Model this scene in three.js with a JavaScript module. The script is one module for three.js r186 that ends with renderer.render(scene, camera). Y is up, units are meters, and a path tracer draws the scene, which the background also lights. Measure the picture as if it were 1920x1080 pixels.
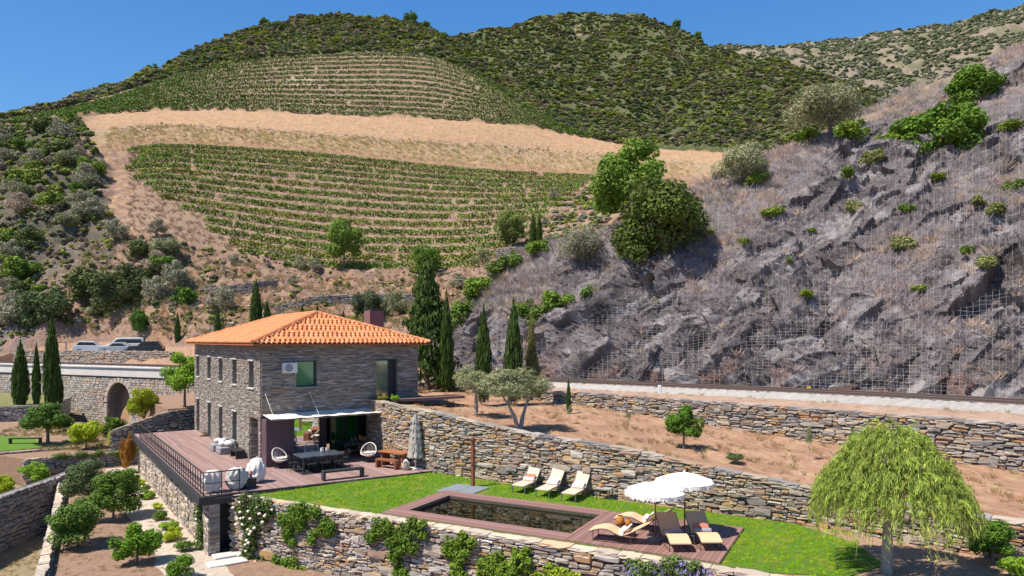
import * as THREE from 'three';
import { mergeGeometries } from 'three/addons/utils/BufferGeometryUtils.js';
import { RoundedBoxGeometry } from 'three/addons/geometries/RoundedBoxGeometry.js';
import { createNoise2D, createNoise3D } from 'simplex-noise';

// ---------------------------------------------------------------- camera, sky, sun, exposure
const scene = new THREE.Scene();
const camera = new THREE.PerspectiveCamera(52.98, 1920 / 1276, 0.5, 3000);
camera.position.set(0, 6.5, 0);
camera.setViewOffset(1920, 1276, 0, 0, 1920, 1080);   // level camera, lens shifted upwards
scene.add(camera);

const renderer = new THREE.WebGLRenderer({ antialias: true });
renderer.setSize(1920, 1080);
renderer.toneMapping = THREE.LinearToneMapping;
renderer.toneMappingExposure = 1.48;
renderer.shadowMap.enabled = true;

const sunDir = new THREE.Vector3(-0.47, 0.85, 0.23).normalize();
{ // clear summer sky: deep blue, paler towards the horizon, a little brighter round the sun
  const W = 512, Hh = 256, data = new Float32Array(W * Hh * 4);
  for (let r = 0; r < Hh; r++) for (let c = 0; c < W; c++) {
    const el = ((r + 0.5) / Hh - 0.5) * Math.PI, az = ((c + 0.5) / W - 0.5) * 2 * Math.PI;
    const y = Math.sin(el), x = Math.cos(az) * Math.cos(el), z = Math.sin(az) * Math.cos(el);
    const e = Math.max(0, y), f = Math.pow(1 - e, 3.2);
    const cs = Math.max(0, x * sunDir.x + y * sunDir.y + z * sunDir.z), glow = 0.35 * Math.pow(cs, 24) + 0.06 * Math.pow(cs, 4);
    const i = (r * W + c) * 4, gnd = y < 0 ? 0.45 : 1.06 - 0.48 * e * e;   // the zenith is the deepest blue
    data[i] = 0.8 * (0.03 + 0.26 * f + glow) * gnd; data[i + 1] = 0.81 * (0.17 + 0.42 * f + glow) * gnd; data[i + 2] = 0.84 * (0.49 + 0.44 * f + glow) * gnd; data[i + 3] = 1;
  }
  const t = new THREE.DataTexture(data, W, Hh, THREE.RGBAFormat, THREE.FloatType);
  t.mapping = THREE.EquirectangularReflectionMapping; t.magFilter = t.minFilter = THREE.LinearFilter; t.needsUpdate = true;
  scene.background = t; scene.environment = t;
}
const sun = new THREE.DirectionalLight(new THREE.Color(1.0, 0.925, 0.8), 5.0);
sun.position.copy(sunDir).multiplyScalar(200); sun.castShadow = true; sun.shadow.mapSize.set(4096, 4096);
Object.assign(sun.shadow.camera, { left: -260, right: 260, top: 260, bottom: -260, near: 1, far: 900 });
scene.add(sun, sun.target);

// ---------------------------------------------------------------- helpers
const rng = (seed) => { let a = seed * 2654435761 >>> 0; return () => { a = (a + 0x6d2b79f5) | 0; let t = Math.imul(a ^ (a >>> 15), 1 | a); t = (t + Math.imul(t ^ (t >>> 7), 61 | t)) ^ t; return ((t ^ (t >>> 14)) >>> 0) / 4294967296; }; };
const n2 = createNoise2D(rng(11)), n3 = createNoise3D(rng(12));
const fbm = (x, y, o = 4) => { let s = 0, a = 0.5, f = 1; for (let i = 0; i < o; i++) { s += a * n2(x * f + i * 17.3, y * f - i * 9.1); a *= 0.5; f *= 2.03; } return s; };
const lerp = (a, b, t) => a + (b - a) * t, clamp = (x, a = 0, b = 1) => Math.min(b, Math.max(a, x));
const sm = (a, b, x) => { const t = clamp((x - a) / (b - a)); return t * t * (3 - 2 * t); };
const V = (x, y, z) => new THREE.Vector3(x, y, z);
const mix3 = (a, b, t) => [lerp(a[0], b[0], t), lerp(a[1], b[1], t), lerp(a[2], b[2], t)];
const used = {};
const numbered = (n) => { const k = used[n] = (used[n] ?? -1) + 1; return k ? n + '_' + String(k).padStart(3, '0') : n; };
function shade(o) { o.traverse((c) => { if (c.isMesh) { c.castShadow = true; c.receiveShadow = true; } }); return o; }
function tag(o, label, category, group) { o.userData.label = label; o.userData.category = category; if (group) o.userData.group = group; return o; }
function thing(name, label, category, [x, y, z] = [0, 0, 0], turn = 0, group) {
  const o = new THREE.Group(); o.name = numbered(name); o.position.set(x, y, z); o.rotation.y = turn; scene.add(o); return tag(o, label, category, group);
}
const flat = (g) => { const q = g.index ? g.toNonIndexed() : g; for (const k of Object.keys(q.attributes)) if (!['position', 'normal', 'uv', 'color'].includes(k)) q.deleteAttribute(k); return q; };
function merge(list) {
  const gs = list.flat(9).map(flat), col = gs.some((g) => g.attributes.color);
  for (const g of gs) { if (!g.attributes.uv) g.setAttribute('uv', new THREE.BufferAttribute(new Float32Array(g.attributes.position.count * 2), 2)); if (!g.attributes.normal) g.computeVertexNormals(); if (col && !g.attributes.color) g.setAttribute('color', new THREE.BufferAttribute(new Float32Array(g.attributes.position.count * 3).fill(1), 3)); }
  return gs.length === 1 ? gs[0] : mergeGeometries(gs);
}
function part(name, geos, m, parent, label) { const o = new THREE.Mesh(Array.isArray(geos) ? merge(geos) : geos, m); o.name = name; o.castShadow = o.receiveShadow = true; if (label) o.userData.label = label; parent.add(o); return o; }
function struct(name, geos, m) { const o = part(numbered(name), geos, m, scene); o.userData.kind = 'structure'; return o; }
function stuffPart(name, geos, m, parent) { const o = part(name, geos, m, parent); o.userData.kind = 'stuff'; return o; }
const place = (g, x, y, z, rx = 0, ry = 0, rz = 0) => { if (rx || ry || rz) g.applyMatrix4(new THREE.Matrix4().makeRotationFromEuler(new THREE.Euler(rx, ry, rz))); return g.translate(x, y, z); };
const box = (w, h, d, x = 0, y = 0, z = 0, rx = 0, ry = 0, rz = 0) => place(new THREE.BoxGeometry(w, h, d), x, y, z, rx, ry, rz);
const rbox = (w, h, d, r, x = 0, y = 0, z = 0, rx = 0, ry = 0, rz = 0) => place(new RoundedBoxGeometry(w, h, d, 2, r), x, y, z, rx, ry, rz);
const cyl = (r0, r1, h, n, x = 0, y = 0, z = 0, rx = 0, ry = 0, rz = 0) => place(new THREE.CylinderGeometry(r0, r1, h, n), x, y, z, rx, ry, rz);
const ball = (r, x, y, z, sx = 1, sy = 1, sz = 1, n = 12) => { const g = new THREE.SphereGeometry(r, n, Math.max(6, n * 0.7 | 0)); g.scale(sx, sy, sz); return g.translate(x, y, z); };
function rod(a, b, r, n = 6, r2 = r) { const d = b.clone().sub(a), g = new THREE.CylinderGeometry(r2, r, d.length(), n); g.applyQuaternion(new THREE.Quaternion().setFromUnitVectors(V(0, 1, 0), d.clone().normalize())); return g.translate((a.x + b.x) / 2, (a.y + b.y) / 2, (a.z + b.z) / 2); }
const pipe = (pts, r, seg = 24, n = 6, closed = false) => new THREE.TubeGeometry(new THREE.CatmullRomCurve3(pts, closed), seg, r, n, closed);
function tint(g, c) { const q = flat(g), n = q.attributes.position.count, a = new Float32Array(n * 3); for (let i = 0; i < n; i++) a.set(c, i * 3); q.setAttribute('color', new THREE.BufferAttribute(a, 3)); return q; }
// a grid surface: f(i, j) -> { p: [x, y, z], c: [r, g, b], uv: [u, v] }
function sheet(ni, nj, f) {
  const N = (ni + 1) * (nj + 1), P = new Float32Array(N * 3), C = new Float32Array(N * 3), U = new Float32Array(N * 2), I = new Uint32Array(ni * nj * 6); let k = 0;
  for (let i = 0; i <= ni; i++) for (let j = 0; j <= nj; j++) { const q = i * (nj + 1) + j, r = f(i / ni, j / nj, i, j); P.set(r.p, q * 3); C.set(r.c ?? [1, 1, 1], q * 3); U.set(r.uv ?? [r.p[0], r.p[2]], q * 2); }
  for (let i = 0; i < ni; i++) for (let j = 0; j < nj; j++) { const a = i * (nj + 1) + j, b = a + nj + 1; I.set([a, b, a + 1, b, b + 1, a + 1], k); k += 6; }
  const g = new THREE.BufferGeometry(); g.setAttribute('position', new THREE.BufferAttribute(P, 3)); g.setAttribute('color', new THREE.BufferAttribute(C, 3)); g.setAttribute('uv', new THREE.BufferAttribute(U, 2)); g.setIndex(new THREE.BufferAttribute(I, 1)); g.computeVertexNormals(); return g;
}
// plan outline [[x, z], ...] raised from y0 to y1
function slab(outline, y0, y1, holes = []) {
  const s = new THREE.Shape(outline.map(([x, z]) => new THREE.Vector2(x, -z)));
  for (const h of holes) s.holes.push(new THREE.Path(h.map(([x, z]) => new THREE.Vector2(x, -z))));
  const g = new THREE.ExtrudeGeometry(s, { depth: y1 - y0, bevelEnabled: false }); g.rotateX(-Math.PI / 2); return g.translate(0, y0, 0);
}
// ---------------------------------------------------------------- textures and materials
function grey(size, f) { const d = new Uint8Array(size * size * 4); for (let y = 0; y < size; y++) for (let x = 0; x < size; x++) { const v = clamp(f(x / size, y / size)) * 255, i = (y * size + x) * 4; d[i] = d[i + 1] = d[i + 2] = v; d[i + 3] = 255; } const t = new THREE.DataTexture(d, size, size); t.wrapS = t.wrapT = THREE.RepeatWrapping; t.magFilter = t.minFilter = THREE.LinearFilter; t.needsUpdate = true; return t; }
// noise that wraps round: sampled on a torus
const wrapNoise = (u, v, f, s = 0) => { const a = u * 6.28318, b = v * 6.28318, r = f / 6.28318; return 0.5 * (n3(Math.cos(a) * r + s, Math.sin(a) * r, Math.cos(b) * r + 5) + n3(Math.sin(b) * r + s + 40, Math.cos(a) * r * 0.7 + 9, Math.sin(a) * r + Math.cos(b) * r * 0.3)); };
const texGrit = grey(512, (u, v) => 0.5 + 0.28 * wrapNoise(u, v, 30) + 0.3 * wrapNoise(u, v, 110, 7) + 0.2 * wrapNoise(u, v, 240, 3));
const texSoft = grey(512, (u, v) => 0.9 + 0.2 * wrapNoise(u, v, 9) + 0.16 * wrapNoise(u, v, 40, 7) + 0.12 * wrapNoise(u, v, 160, 3));
const rep = (t, x, y = x) => { const c = t.clone(); c.repeat.set(x, y); c.needsUpdate = true; return c; };
const lin = (r, g, b) => new THREE.Color().setRGB(r, g, b);
const mats = {};
function mat(r, g, b, rough = 0.8, extra = {}) { const k = [r, g, b, rough, JSON.stringify(Object.keys(extra)), Object.values(extra).map((e) => e?.uuid ?? String(e))].join('|'); return mats[k] ??= new THREE.MeshStandardMaterial({ color: lin(r, g, b), roughness: rough, ...extra }); }
const earthMat = new THREE.MeshStandardMaterial({ vertexColors: true, roughness: 0.95, map: rep(texSoft, 1 / 3.3), bumpMap: rep(texGrit, 1 / 2.1), bumpScale: 0.05 });
const hillMat = new THREE.MeshStandardMaterial({ vertexColors: true, roughness: 0.95, map: rep(texSoft, 1 / 14), bumpMap: rep(texGrit, 1 / 9), bumpScale: 0.35 });
const rockMat = new THREE.MeshStandardMaterial({ vertexColors: true, roughness: 0.85, map: rep(texSoft, 1 / 4.7), bumpMap: rep(texGrit, 1 / 3.1), bumpScale: 0.16 });
const stoneVC = new THREE.MeshStandardMaterial({ vertexColors: true, roughness: 0.88 });

// ---------------------------------------------------------------- the valley side: survey tables of slopes
// each line: bearing (tangent from the viewpoint's north), distances to the boundaries, their heights
function hermite(n, xs, ys, x) {
  let i = 0; x = clamp(x, xs(0), xs(n - 1)); while (i < n - 2 && x > xs(i + 1)) i++;
  const m = (j) => { const a = Math.max(j - 1, 0), b = Math.min(j + 1, n - 1); return (ys(b) - ys(a)) / (xs(b) - xs(a)); };
  const h = xs(i + 1) - xs(i), s = (x - xs(i)) / h, q = s * s, c = q * s;
  return (2 * c - 3 * q + 1) * ys(i) + (c - 2 * q + s) * h * m(i) + (3 * q - 2 * c) * ys(i + 1) + (c - q) * h * m(i + 1);
}
class Slope {
  constructor(table) { this.t = table; this.n = table[0][1].length; }
  column(b) {
    if (this.last !== b) { this.last = b; const T = this.t, at = (k, j) => hermite(T.length, (i) => T[i][0], (i) => T[i][k][j], b); this.D = []; this.h = []; for (let j = 0; j < this.n; j++) { this.D.push(at(1, j)); this.h.push(at(2, j)); } }
    return this;
  }
  at(b, t) { this.column(b); const D = hermite(this.n, (i) => i, (i) => this.D[i], t), h = hermite(this.n, (i) => i, (i) => this.h[i], t); return V(b * D, h, -D); }
}
const hill = new Slope([
  [-1.078, [108, 128, 150, 178, 220, 240], [1.3, 14.3, 32, 49.3, 64.6, 71.8]],
  [-0.867, [104, 124, 150, 178, 218, 238], [3.1, 18.9, 37.9, 57, 71.7, 79]],
  [-0.75, [100, 122, 150, 178, 215, 235], [4.2, 22.5, 42.6, 61.9, 75.7, 82.9]],
  [-0.672, [103, 122, 150, 182, 225, 245], [5.9, 23.9, 46.1, 65.1, 82.4, 90.1]],
  [-0.594, [104, 123, 160, 197, 240, 262], [6.2, 25.5, 50.6, 71.8, 92.4, 102.9]],
  [-0.516, [99, 122, 176, 208, 256, 287], [5.6, 24.9, 56.7, 76.5, 104.1, 120.6]],
  [-0.398, [90, 122, 183, 214, 281, 336], [6, 21.8, 58.1, 78.6, 121.3, 157.4]],
  [-0.266, [82, 120, 189, 219, 296, 375], [6.4, 19.2, 57.9, 79, 130.9, 185.2]],
  [-0.125, [74, 118, 196, 229, 301, 385], [6.4, 18.7, 57, 81.1, 132.1, 182.8]],
  [-0.047, [70, 113, 201, 235, 291, 340], [6.4, 18.7, 56.8, 81.8, 119.3, 146.2]],
  [0.031, [70, 113, 206, 241, 272, 300], [6.4, 20.3, 57, 81.4, 101.7, 114.8]],
  [0.109, [74, 113, 209, 244, 256, 264], [7.5, 22, 57.1, 78.9, 85.5, 88.6]],
  [0.188, [78, 114, 211, 245, 251, 256], [8.8, 24, 57.1, 76, 78.5, 80.3]],
  [0.297, [82, 114, 212, 246, 251, 256], [11.5, 26.8, 56.5, 74.2, 75.9, 77.7]],
  [0.469, [84, 115, 213, 247, 252, 257], [11.6, 26.1, 55.3, 71.7, 73.4, 75.2]]]);
const ridge = new Slope([
  [-0.312, [330, 400, 470, 540], [106.5, 146.5, 189.4, 229.2]],
  [-0.203, [330, 400, 470, 540], [109.1, 152.8, 200.4, 242.8]],
  [-0.086, [325, 390, 460, 530], [102.5, 146.1, 196.2, 241.7]],
  [-0.008, [320, 390, 465, 545], [96, 143, 198.3, 255.6]],
  [0.07, [315, 395, 475, 560], [92.1, 141.7, 204.3, 271.2]],
  [0.148, [310, 400, 480, 570], [89.6, 141.8, 206.4, 277.7]],
  [0.227, [310, 400, 480, 565], [88.4, 141.8, 204.5, 267.8]],
  [0.289, [310, 395, 470, 550], [88.4, 137, 191.2, 245.4]],
  [0.344, [310, 390, 460, 530], [87.2, 132.3, 181.9, 227.6]],
  [0.422, [310, 385, 450, 510], [85.9, 127.7, 171, 208.9]],
  [0.539, [310, 380, 440, 500], [83.5, 118.7, 153.6, 185.4]],
  [0.656, [310, 380, 440, 500], [81.1, 112.8, 143.3, 171.7]]]);
const oliveHill = new Slope([
  [0.172, [520, 570, 630, 690], [188.5, 223.8, 261.4, 293.8]],
  [0.289, [500, 555, 620, 690], [181.5, 218.1, 262.2, 300.8]],
  [0.359, [480, 545, 615, 690], [170.8, 214.3, 262.6, 304.1]],
  [0.422, [460, 540, 610, 690], [156.7, 212.4, 262.9, 305.1]],
  [0.531, [430, 510, 590, 670], [136.8, 196.9, 259.1, 305.9]],
  [0.641, [400, 490, 570, 650], [124.6, 193.3, 257.2, 307.1]],
  [0.703, [390, 480, 560, 640], [127.8, 197, 261.6, 312.5]],
  [0.75, [380, 470, 550, 630], [130.6, 198.5, 263.4, 316.6]],
  [0.891, [360, 450, 530, 610], [143.8, 213.2, 283.1, 339.1]],
  [1.203, [340, 430, 510, 590], [162.7, 237.6, 312.5, 374.3]]]);
const cliff = new Slope([
  [-0.133, [62.6, 67.6, 70.6, 74.6, 80.6], [3.1, 4.5, 5.6, 6.4, 6.9]],
  [-0.094, [61, 65, 69, 73, 80], [3.1, 4.8, 6.9, 8.5, 9.5]],
  [-0.047, [58.9, 62.9, 66.4, 69.9, 76.9], [3.1, 5.7, 8.5, 11.2, 13]],
  [0, [57.1, 61.1, 65.6, 69.6, 77.1], [3.1, 6.4, 10.5, 13.9, 15.9]],
  [0.062, [54.9, 58.9, 63.4, 67.4, 74.9], [3.1, 7.3, 11.8, 15.1, 17.4]],
  [0.148, [52, 55.6, 60, 64.5, 73], [3.1, 7.3, 12, 15.9, 18.6]],
  [0.227, [49.5, 52.9, 57.5, 62.5, 71.5], [3.1, 7.2, 12.7, 17.6, 21.2]],
  [0.297, [47.5, 50.9, 56, 62.5, 72.5], [3.1, 7.6, 13, 19.5, 23.7]],
  [0.383, [45.2, 48.6, 54.7, 62.2, 72.2], [3.1, 7.9, 14.5, 22.1, 26.8]],
  [0.469, [43.1, 46.4, 53.1, 62.6, 73.1], [3.1, 7.9, 15.1, 24.6, 29.5]],
  [0.578, [40.4, 43.7, 50.9, 60.9, 72.4], [3.1, 8.1, 16, 26.5, 32.9]],
  [0.672, [38.3, 41.6, 49.3, 60.3, 72.3], [3.1, 8.1, 16.4, 28.5, 35.3]],
  [0.75, [36.7, 40.1, 48.2, 59.7, 72.7], [3.1, 8.3, 17.4, 30.7, 38.3]],
  [0.891, [34.3, 37.9, 46.8, 58.3, 71.3], [3.1, 8.8, 19.2, 34.2, 43.7]],
  [1.203, [29.7, 33.3, 42.2, 53.7, 66.7], [3.1, 8.5, 19.6, 36.2, 46]]]);

// vineyard terraces on the hill
const ROWS_LOW = 15, ROWS_HIGH = 13;
const inLow = (b) => sm(-0.59, -0.566, b) * (1 - sm(0.102, 0.148, b));
const inHigh = (b) => sm(-0.797, -0.719, b) * (1 - sm(0.094, 0.133, b));
const stepped = (t, n) => { const u = t * n, k = Math.floor(u), f = u - k; return (k + (f < 0.52 ? f * 0.42 : 0.2184 + (f - 0.52) * 1.628)) / n; };
function hillPoint(b, t, rough = true) {
  let tt = t;
  if (t > 1 && t < 2) tt = lerp(t, 1 + stepped(t - 1, ROWS_LOW), inLow(b) * 0.9);
  else if (t > 3 && t < 4) tt = lerp(t, 3 + stepped(t - 3, ROWS_HIGH), inHigh(b) * 0.9);
  const p = hill.at(b, t), q = hill.at(b, tt);
  p.y = q.y; if (tt !== t) { p.x = lerp(p.x, q.x, 0.25); p.z = lerp(p.z, q.z, 0.25); }
  if (rough) {
    const wild = t < 1 ? sm(0, 0.12, t) : t > 4 ? 1 : t > 2 && t < 3 ? 0.1 + 0.25 * (1 - sm(2.3, 2.55, t)) : 1 - Math.max(inLow(b) * (t < 2 ? 1 : 0), inHigh(b) * (t > 3 ? 1 : 0));
    const s = t < 1 ? 1 : 1.6;
    p.y += wild * s * (1.6 * fbm(p.x / 22, p.z / 22, 4) + 0.6 * n2(p.x / 4.1, p.z / 4.1)) + 0.12 * n2(p.x / 1.7, p.z / 1.7);
    if (t < 0.9 && b < -0.422) { const o = Math.max(0, n2(p.x / 9 + 3, p.z / 9)) ; p.y += 1.6 * o * sm(0, 0.15, t); }
  }
  return p;
}
const C_SOIL = [0.42, 0.25, 0.155], C_SAND = [0.68, 0.42, 0.235], C_PINK = [0.46, 0.28, 0.205], C_DRY = [0.46, 0.34, 0.175], C_BANK = [0.29, 0.2, 0.155], C_SCRUB = [0.135, 0.15, 0.05], C_ROCK = [0.27, 0.255, 0.255], C_RUST = [0.48, 0.26, 0.15];
function hillColor(b, t, p) {
  const a = fbm(p.x / 13, p.z / 13, 4), d = fbm(p.x / 3.1 + 9, p.z / 3.1, 3), e = n2(p.x / 1.1, p.z / 1.1);
  let c;
  if (t < 1) {
    c = mix3(mix3(C_PINK, C_RUST, sm(-0.1, 0.5, a)), C_DRY, sm(0.05, 0.5, d) * 0.6);
    c = mix3(c, C_BANK, sm(0.1, 0.6, -d) * 0.8);
    c = mix3(c, C_ROCK, sm(-0.633, -0.766, b) * sm(-0.25, 0.1, a + d * 0.5) * 0.9);
    if (b < -0.586) c = mix3(c, [0.19, 0.165, 0.12], sm(0.45, 0.8, t) * 0.8);
  } else if (t < 2) {
    const f = ((t - 1) * ROWS_LOW) % 1, bank = f > 0.5;
    c = bank ? mix3([0.5, 0.32, 0.23], C_DRY, sm(-0.1, 0.5, d) * 0.55) : mix3(C_SOIL, [0.42, 0.29, 0.19], sm(-0.3, 0.4, a));
    if (b < -0.492) c = mix3(c, mix3(C_PINK, C_SAND, sm(-0.2, 0.4, d)), 1 - sm(-0.582, -0.523, b));
    const wild = 1 - sm(-0.613, -0.582, b + 0.03 * a); c = mix3(c, [0.17, 0.15, 0.1], wild);
  } else if (t < 3) {
    const g = t - 2;
    c = mix3([0.58, 0.39, 0.225], C_SAND, sm(0.42, 0.62, g + 0.1 * a));
    if (g < 0.5) c = mix3(c, [0.42, 0.34, 0.15], sm(0.1, 0.6, d + 0.3 * a) * 0.7);
    if (g > 0.36 && g < 0.56) c = mix3(c, [0.6, 0.46, 0.34], sm(0.2, 0.7, e + d) * 0.7);
    if (g < 0.12) c = mix3(c, C_RUST, 0.6);
    c = mix3(c, [0.14, 0.13, 0.08], 1 - sm(-0.645, -0.605, b + 0.02 * a));
  } else if (t < 4) {
    const f = ((t - 3) * ROWS_HIGH) % 1, k = inHigh(b);
    c = mix3(C_SCRUB, f > 0.5 ? mix3([0.45, 0.31, 0.215], C_DRY, sm(0, 0.5, d) * 0.6) : [0.36, 0.25, 0.15], k);
    c = mix3(c, C_SCRUB, sm(0, 0.05, b - lerp(0.125, -0.047, Math.pow(t - 3, 1.2))));
    const bare = Math.hypot((b - -0.312) / 0.028, (t - 3.52) / 0.09); c = mix3(c, [0.58, 0.43, 0.31], (1 - sm(0.7, 1.15, bare + 0.3 * d)) * k);
  } else c = mix3(C_SCRUB, [0.27, 0.215, 0.15], sm(0.15, 0.6, d + 0.3 * a) * 0.8);
  const v = 1 + 0.13 * e; return [c[0] * v, c[1] * v, c[2] * v];
}
{
  // distances between radial lines follow the terraces, so every tread and bank has its own faces
  const ts = []; const add = (a, b, n) => { for (let i = 0; i < n; i++) ts.push(a + (b - a) * i / n); };
  add(0, 1, 90);
  for (let k = 0; k < ROWS_LOW; k++) for (const f of [0, 0.13, 0.26, 0.39, 0.5, 0.54, 0.65, 0.77, 0.9]) ts.push(1 + (k + f) / ROWS_LOW);
  add(2, 3, 60);
  for (let k = 0; k < ROWS_HIGH; k++) for (const f of [0, 0.17, 0.35, 0.5, 0.54, 0.7, 0.86]) ts.push(3 + (k + f) / ROWS_HIGH);
  add(4, 5, 40); ts.push(5);
  const nb = 440, b0 = -1.047, b1 = 0.453, skirt = 3;
  const g = sheet(nb, ts.length - 1 + skirt, (u, v, i, j) => {
    const b = lerp(b0, b1, u);
    if (j >= ts.length) { const p = hillPoint(b, 5), k = j - ts.length + 1; return { p: [p.x * (1 + 0.07 * k), p.y - 14 * k, p.z * (1 + 0.07 * k)], c: C_SCRUB, uv: [p.x, p.z - k * 20] }; }
    const t = ts[j], p = hillPoint(b, t); return { p: [p.x, p.y, p.z], c: hillColor(b, t, p), uv: [p.x, p.z - p.y * 0.8] };
  });
  struct('vineyard_hill', g, hillMat);
}
function farPoint(s, b, t) { const p = s.at(b, t), a = sm(0, 0.4, t); p.y += a * (7 * fbm(p.x / 70, p.z / 70, 4) + 1.2 * n2(p.x / 12, p.z / 12)); return p; }
function farHill(name, s, b0, b1, nb, nt, color) {
  struct(name, sheet(nb, nt + 2, (u, v, i, j) => {
    const b = lerp(b0, b1, u), t = Math.min(1, j / nt) * (s.n - 1), p = farPoint(s, b, t), k = Math.max(0, j - nt);
    return { p: [p.x * (1 + 0.1 * k), p.y - 25 * k, p.z * (1 + 0.1 * k)], c: color(b, t, p), uv: [p.x, p.z - p.y * 0.8] };
  }), hillMat);
}
farHill('scrub_hill', ridge, -0.312, 0.656, 320, 120, (b, t, p) => {
  const d = fbm(p.x / 22, p.z / 22, 4), e = fbm(p.x / 6, p.z / 6, 3); let c = mix3([0.12, 0.14, 0.045], [0.2, 0.165, 0.105], sm(0.3, 0.75, d + 0.4 * e));
  const scar = Math.hypot((b - 0.09) / 0.05, (t - 2.65) / 0.3); c = mix3(c, [0.46, 0.32, 0.24], (1 - sm(0.5, 1, scar)) * sm(0.0, 0.3, e)); return c;
});
farHill('olive_grove_hill', oliveHill, 0.172, 1.203, 300, 120, (b, t, p) => { const d = fbm(p.x / 22, p.z / 22, 4), e = fbm(p.x / 5, p.z / 5, 3); return mix3([0.31, 0.245, 0.185], [0.19, 0.18, 0.1], sm(-0.1, 0.35, d + 0.5 * e)); });

// ---------------------------------------------------------------- netted rock face above the railway
const DIP = 0.9, cD = Math.cos(DIP), sD = Math.sin(DIP);
const hash = (i, j, k) => { let h = Math.imul(i, 374761393) ^ Math.imul(j, 668265263) ^ Math.imul(k, 2147483647 ^ 0x5bd1e995); h = Math.imul(h ^ (h >>> 13), 1274126177); return ((h ^ (h >>> 16)) >>> 0) / 4294967296; };
function block(x, y, k) { // the rock breaks into tilted, angular blocks: one plane per cell
  const ix = Math.floor(x), iy = Math.floor(y); let best = 9, bi = 0, bj = 0, bx = 0, by = 0;
  for (let i = ix - 1; i <= ix + 1; i++) for (let j = iy - 1; j <= iy + 1; j++) { const dx = x - i - 0.1 - 0.8 * hash(i, j, k), dy = y - j - 0.1 - 0.8 * hash(i, j, k + 1), d = dx * dx + dy * dy; if (d < best) { best = d; bi = i; bj = j; bx = dx; by = dy; } }
  const h = hash(bi, bj, k + 2); return { d: (h - 0.5) + bx * (hash(bi, bj, k + 3) - 0.5) * 1.3 + by * (hash(bi, bj, k + 4) - 0.25) * 1.3, id: hash(bi, bj, k + 5) };
}
function rockRelief(p, t) {
  const a = p.x * 0.78 + p.z * 0.62, e = p.y * 1.35;                    // along the cutting, up the face
  const wx = 0.8 * n2(a * 0.11, e * 0.13), xi = a * cD + e * sD + wx, eta = -a * sD + e * cD + 0.6 * n2(a * 0.13 + 9, e * 0.11);
  const big = block(xi * 0.2, eta * 0.52, 11), mid = block(xi * 0.55, eta * 1.25, 31), small = block(xi * 1.5, eta * 2.6, 57);
  const bare = sm(-0.5, 0.1, n2(a * 0.06 + 4, e * 0.07) + 0.4 * (2.0 - t) + 0.15);     // where the rock is bare of brush
  return { d: bare * (1.5 * big.d + 0.62 * mid.d + 0.2 * small.d) + 0.45 * fbm(a / 7, e / 7, 3) + 0.06 * n3(p.x * 2.2, p.y * 2.4, p.z * 2.2) + 0.35, bare, a, e, tone: big.id * 0.4 + mid.id * 0.4 + small.id * 0.2 };
}
const faceted = (g) => { const q = g.toNonIndexed(); q.computeVertexNormals(); return q; };
const FACE_OUT = V(-0.5, 0.52, 0.69).normalize();
function cliffPoint(b, t) {
  const p = cliff.at(b, t), r = rockRelief(p, t), k = sm(0, 0.1, t) * (1 - 0.55 * sm(2.6, 3.4, t));
  p.addScaledVector(FACE_OUT, (r.d - 0.6) * k); p.relief = r; return p;
}
struct('rock_cliff', faceted(sheet(600, 320, (u, v, i, j) => {
  const b = lerp(-0.129, 1.008, Math.pow(u, 0.92)), t = v < 0.95 ? v / 0.95 * 4 : 4, p = cliffPoint(b, t), r = p.relief, k = v > 0.95 ? (v - 0.95) / 0.05 : 0;
  const m = fbm(r.a / 4 + 20, r.e / 4, 4), q = n3(p.x * 0.9, p.y * 0.9, p.z * 0.9), dry = fbm(r.a / 7 - 8, r.e / 5, 3);
  let c = mix3([0.23, 0.192, 0.198], [0.47, 0.42, 0.425], sm(-0.1, 0.55, m + 0.2 * q + 1.1 * (r.tone - 0.5)));
  c = mix3(c, [0.135, 0.11, 0.108], sm(0.1, 0.5, -m) * 0.8);
  c = mix3(c, [0.26, 0.14, 0.11], sm(0.75, 0.05, t) * sm(0.1, 0.45, n2(r.a * 0.24 + 2, r.e * 0.3)) * 0.85);                       // rusty rock low down
  c = mix3(c, mix3([0.27, 0.225, 0.235], [0.4, 0.3, 0.23], sm(0.2, 0.5, dry + 0.2 * q)), (1 - r.bare) * 0.75);                    // dead brush litter
  if (t > 3.1) c = mix3(c, mix3([0.45, 0.32, 0.22], [0.3, 0.24, 0.18], sm(-0.2, 0.3, dry)), sm(3.1, 3.5, t));
  return { p: [p.x * (1 + 0.25 * k), p.y - 22 * k * sm(0.891, 0.266, b) - 6 * k, p.z * (1 + 0.25 * k)], c, uv: [r.a, r.e + k * 30] };
})), rockMat);

// ---------------------------------------------------------------- valley floor and the railway shelf
struct('ground', sheet(60, 60, (u, v) => { const x = (u - 0.5) * 3600, z = (v - 0.5) * 3600, d = n2(x / 40, z / 40); return { p: [x, -5.1, z], c: mix3([0.36, 0.29, 0.17], [0.28, 0.2, 0.14], d * 0.5 + 0.5) }; }), earthMat);
const RAIL_Y = 3.4;
const railPlan = [[48, -8.5], [36, -22], [25.4, -33.6], [19.2, -39.8], [11, -46.2], [3.4, -51.8], [-8, -59.5], [-22, -68.5], [-42, -81.5], [-56, -89], [-71, -95], [-95, -102]];
const railCurve = new THREE.CatmullRomCurve3(railPlan.map(([x, z]) => V(x, 0, z))), RAIL_LEN = railCurve.getLength();
const railAt = (u, off, y) => { const p = railCurve.getPointAt(u), d = railCurve.getTangentAt(u); return V(p.x - d.z * off, y, p.z + d.x * off); };   // off > 0: towards the cliff
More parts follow.
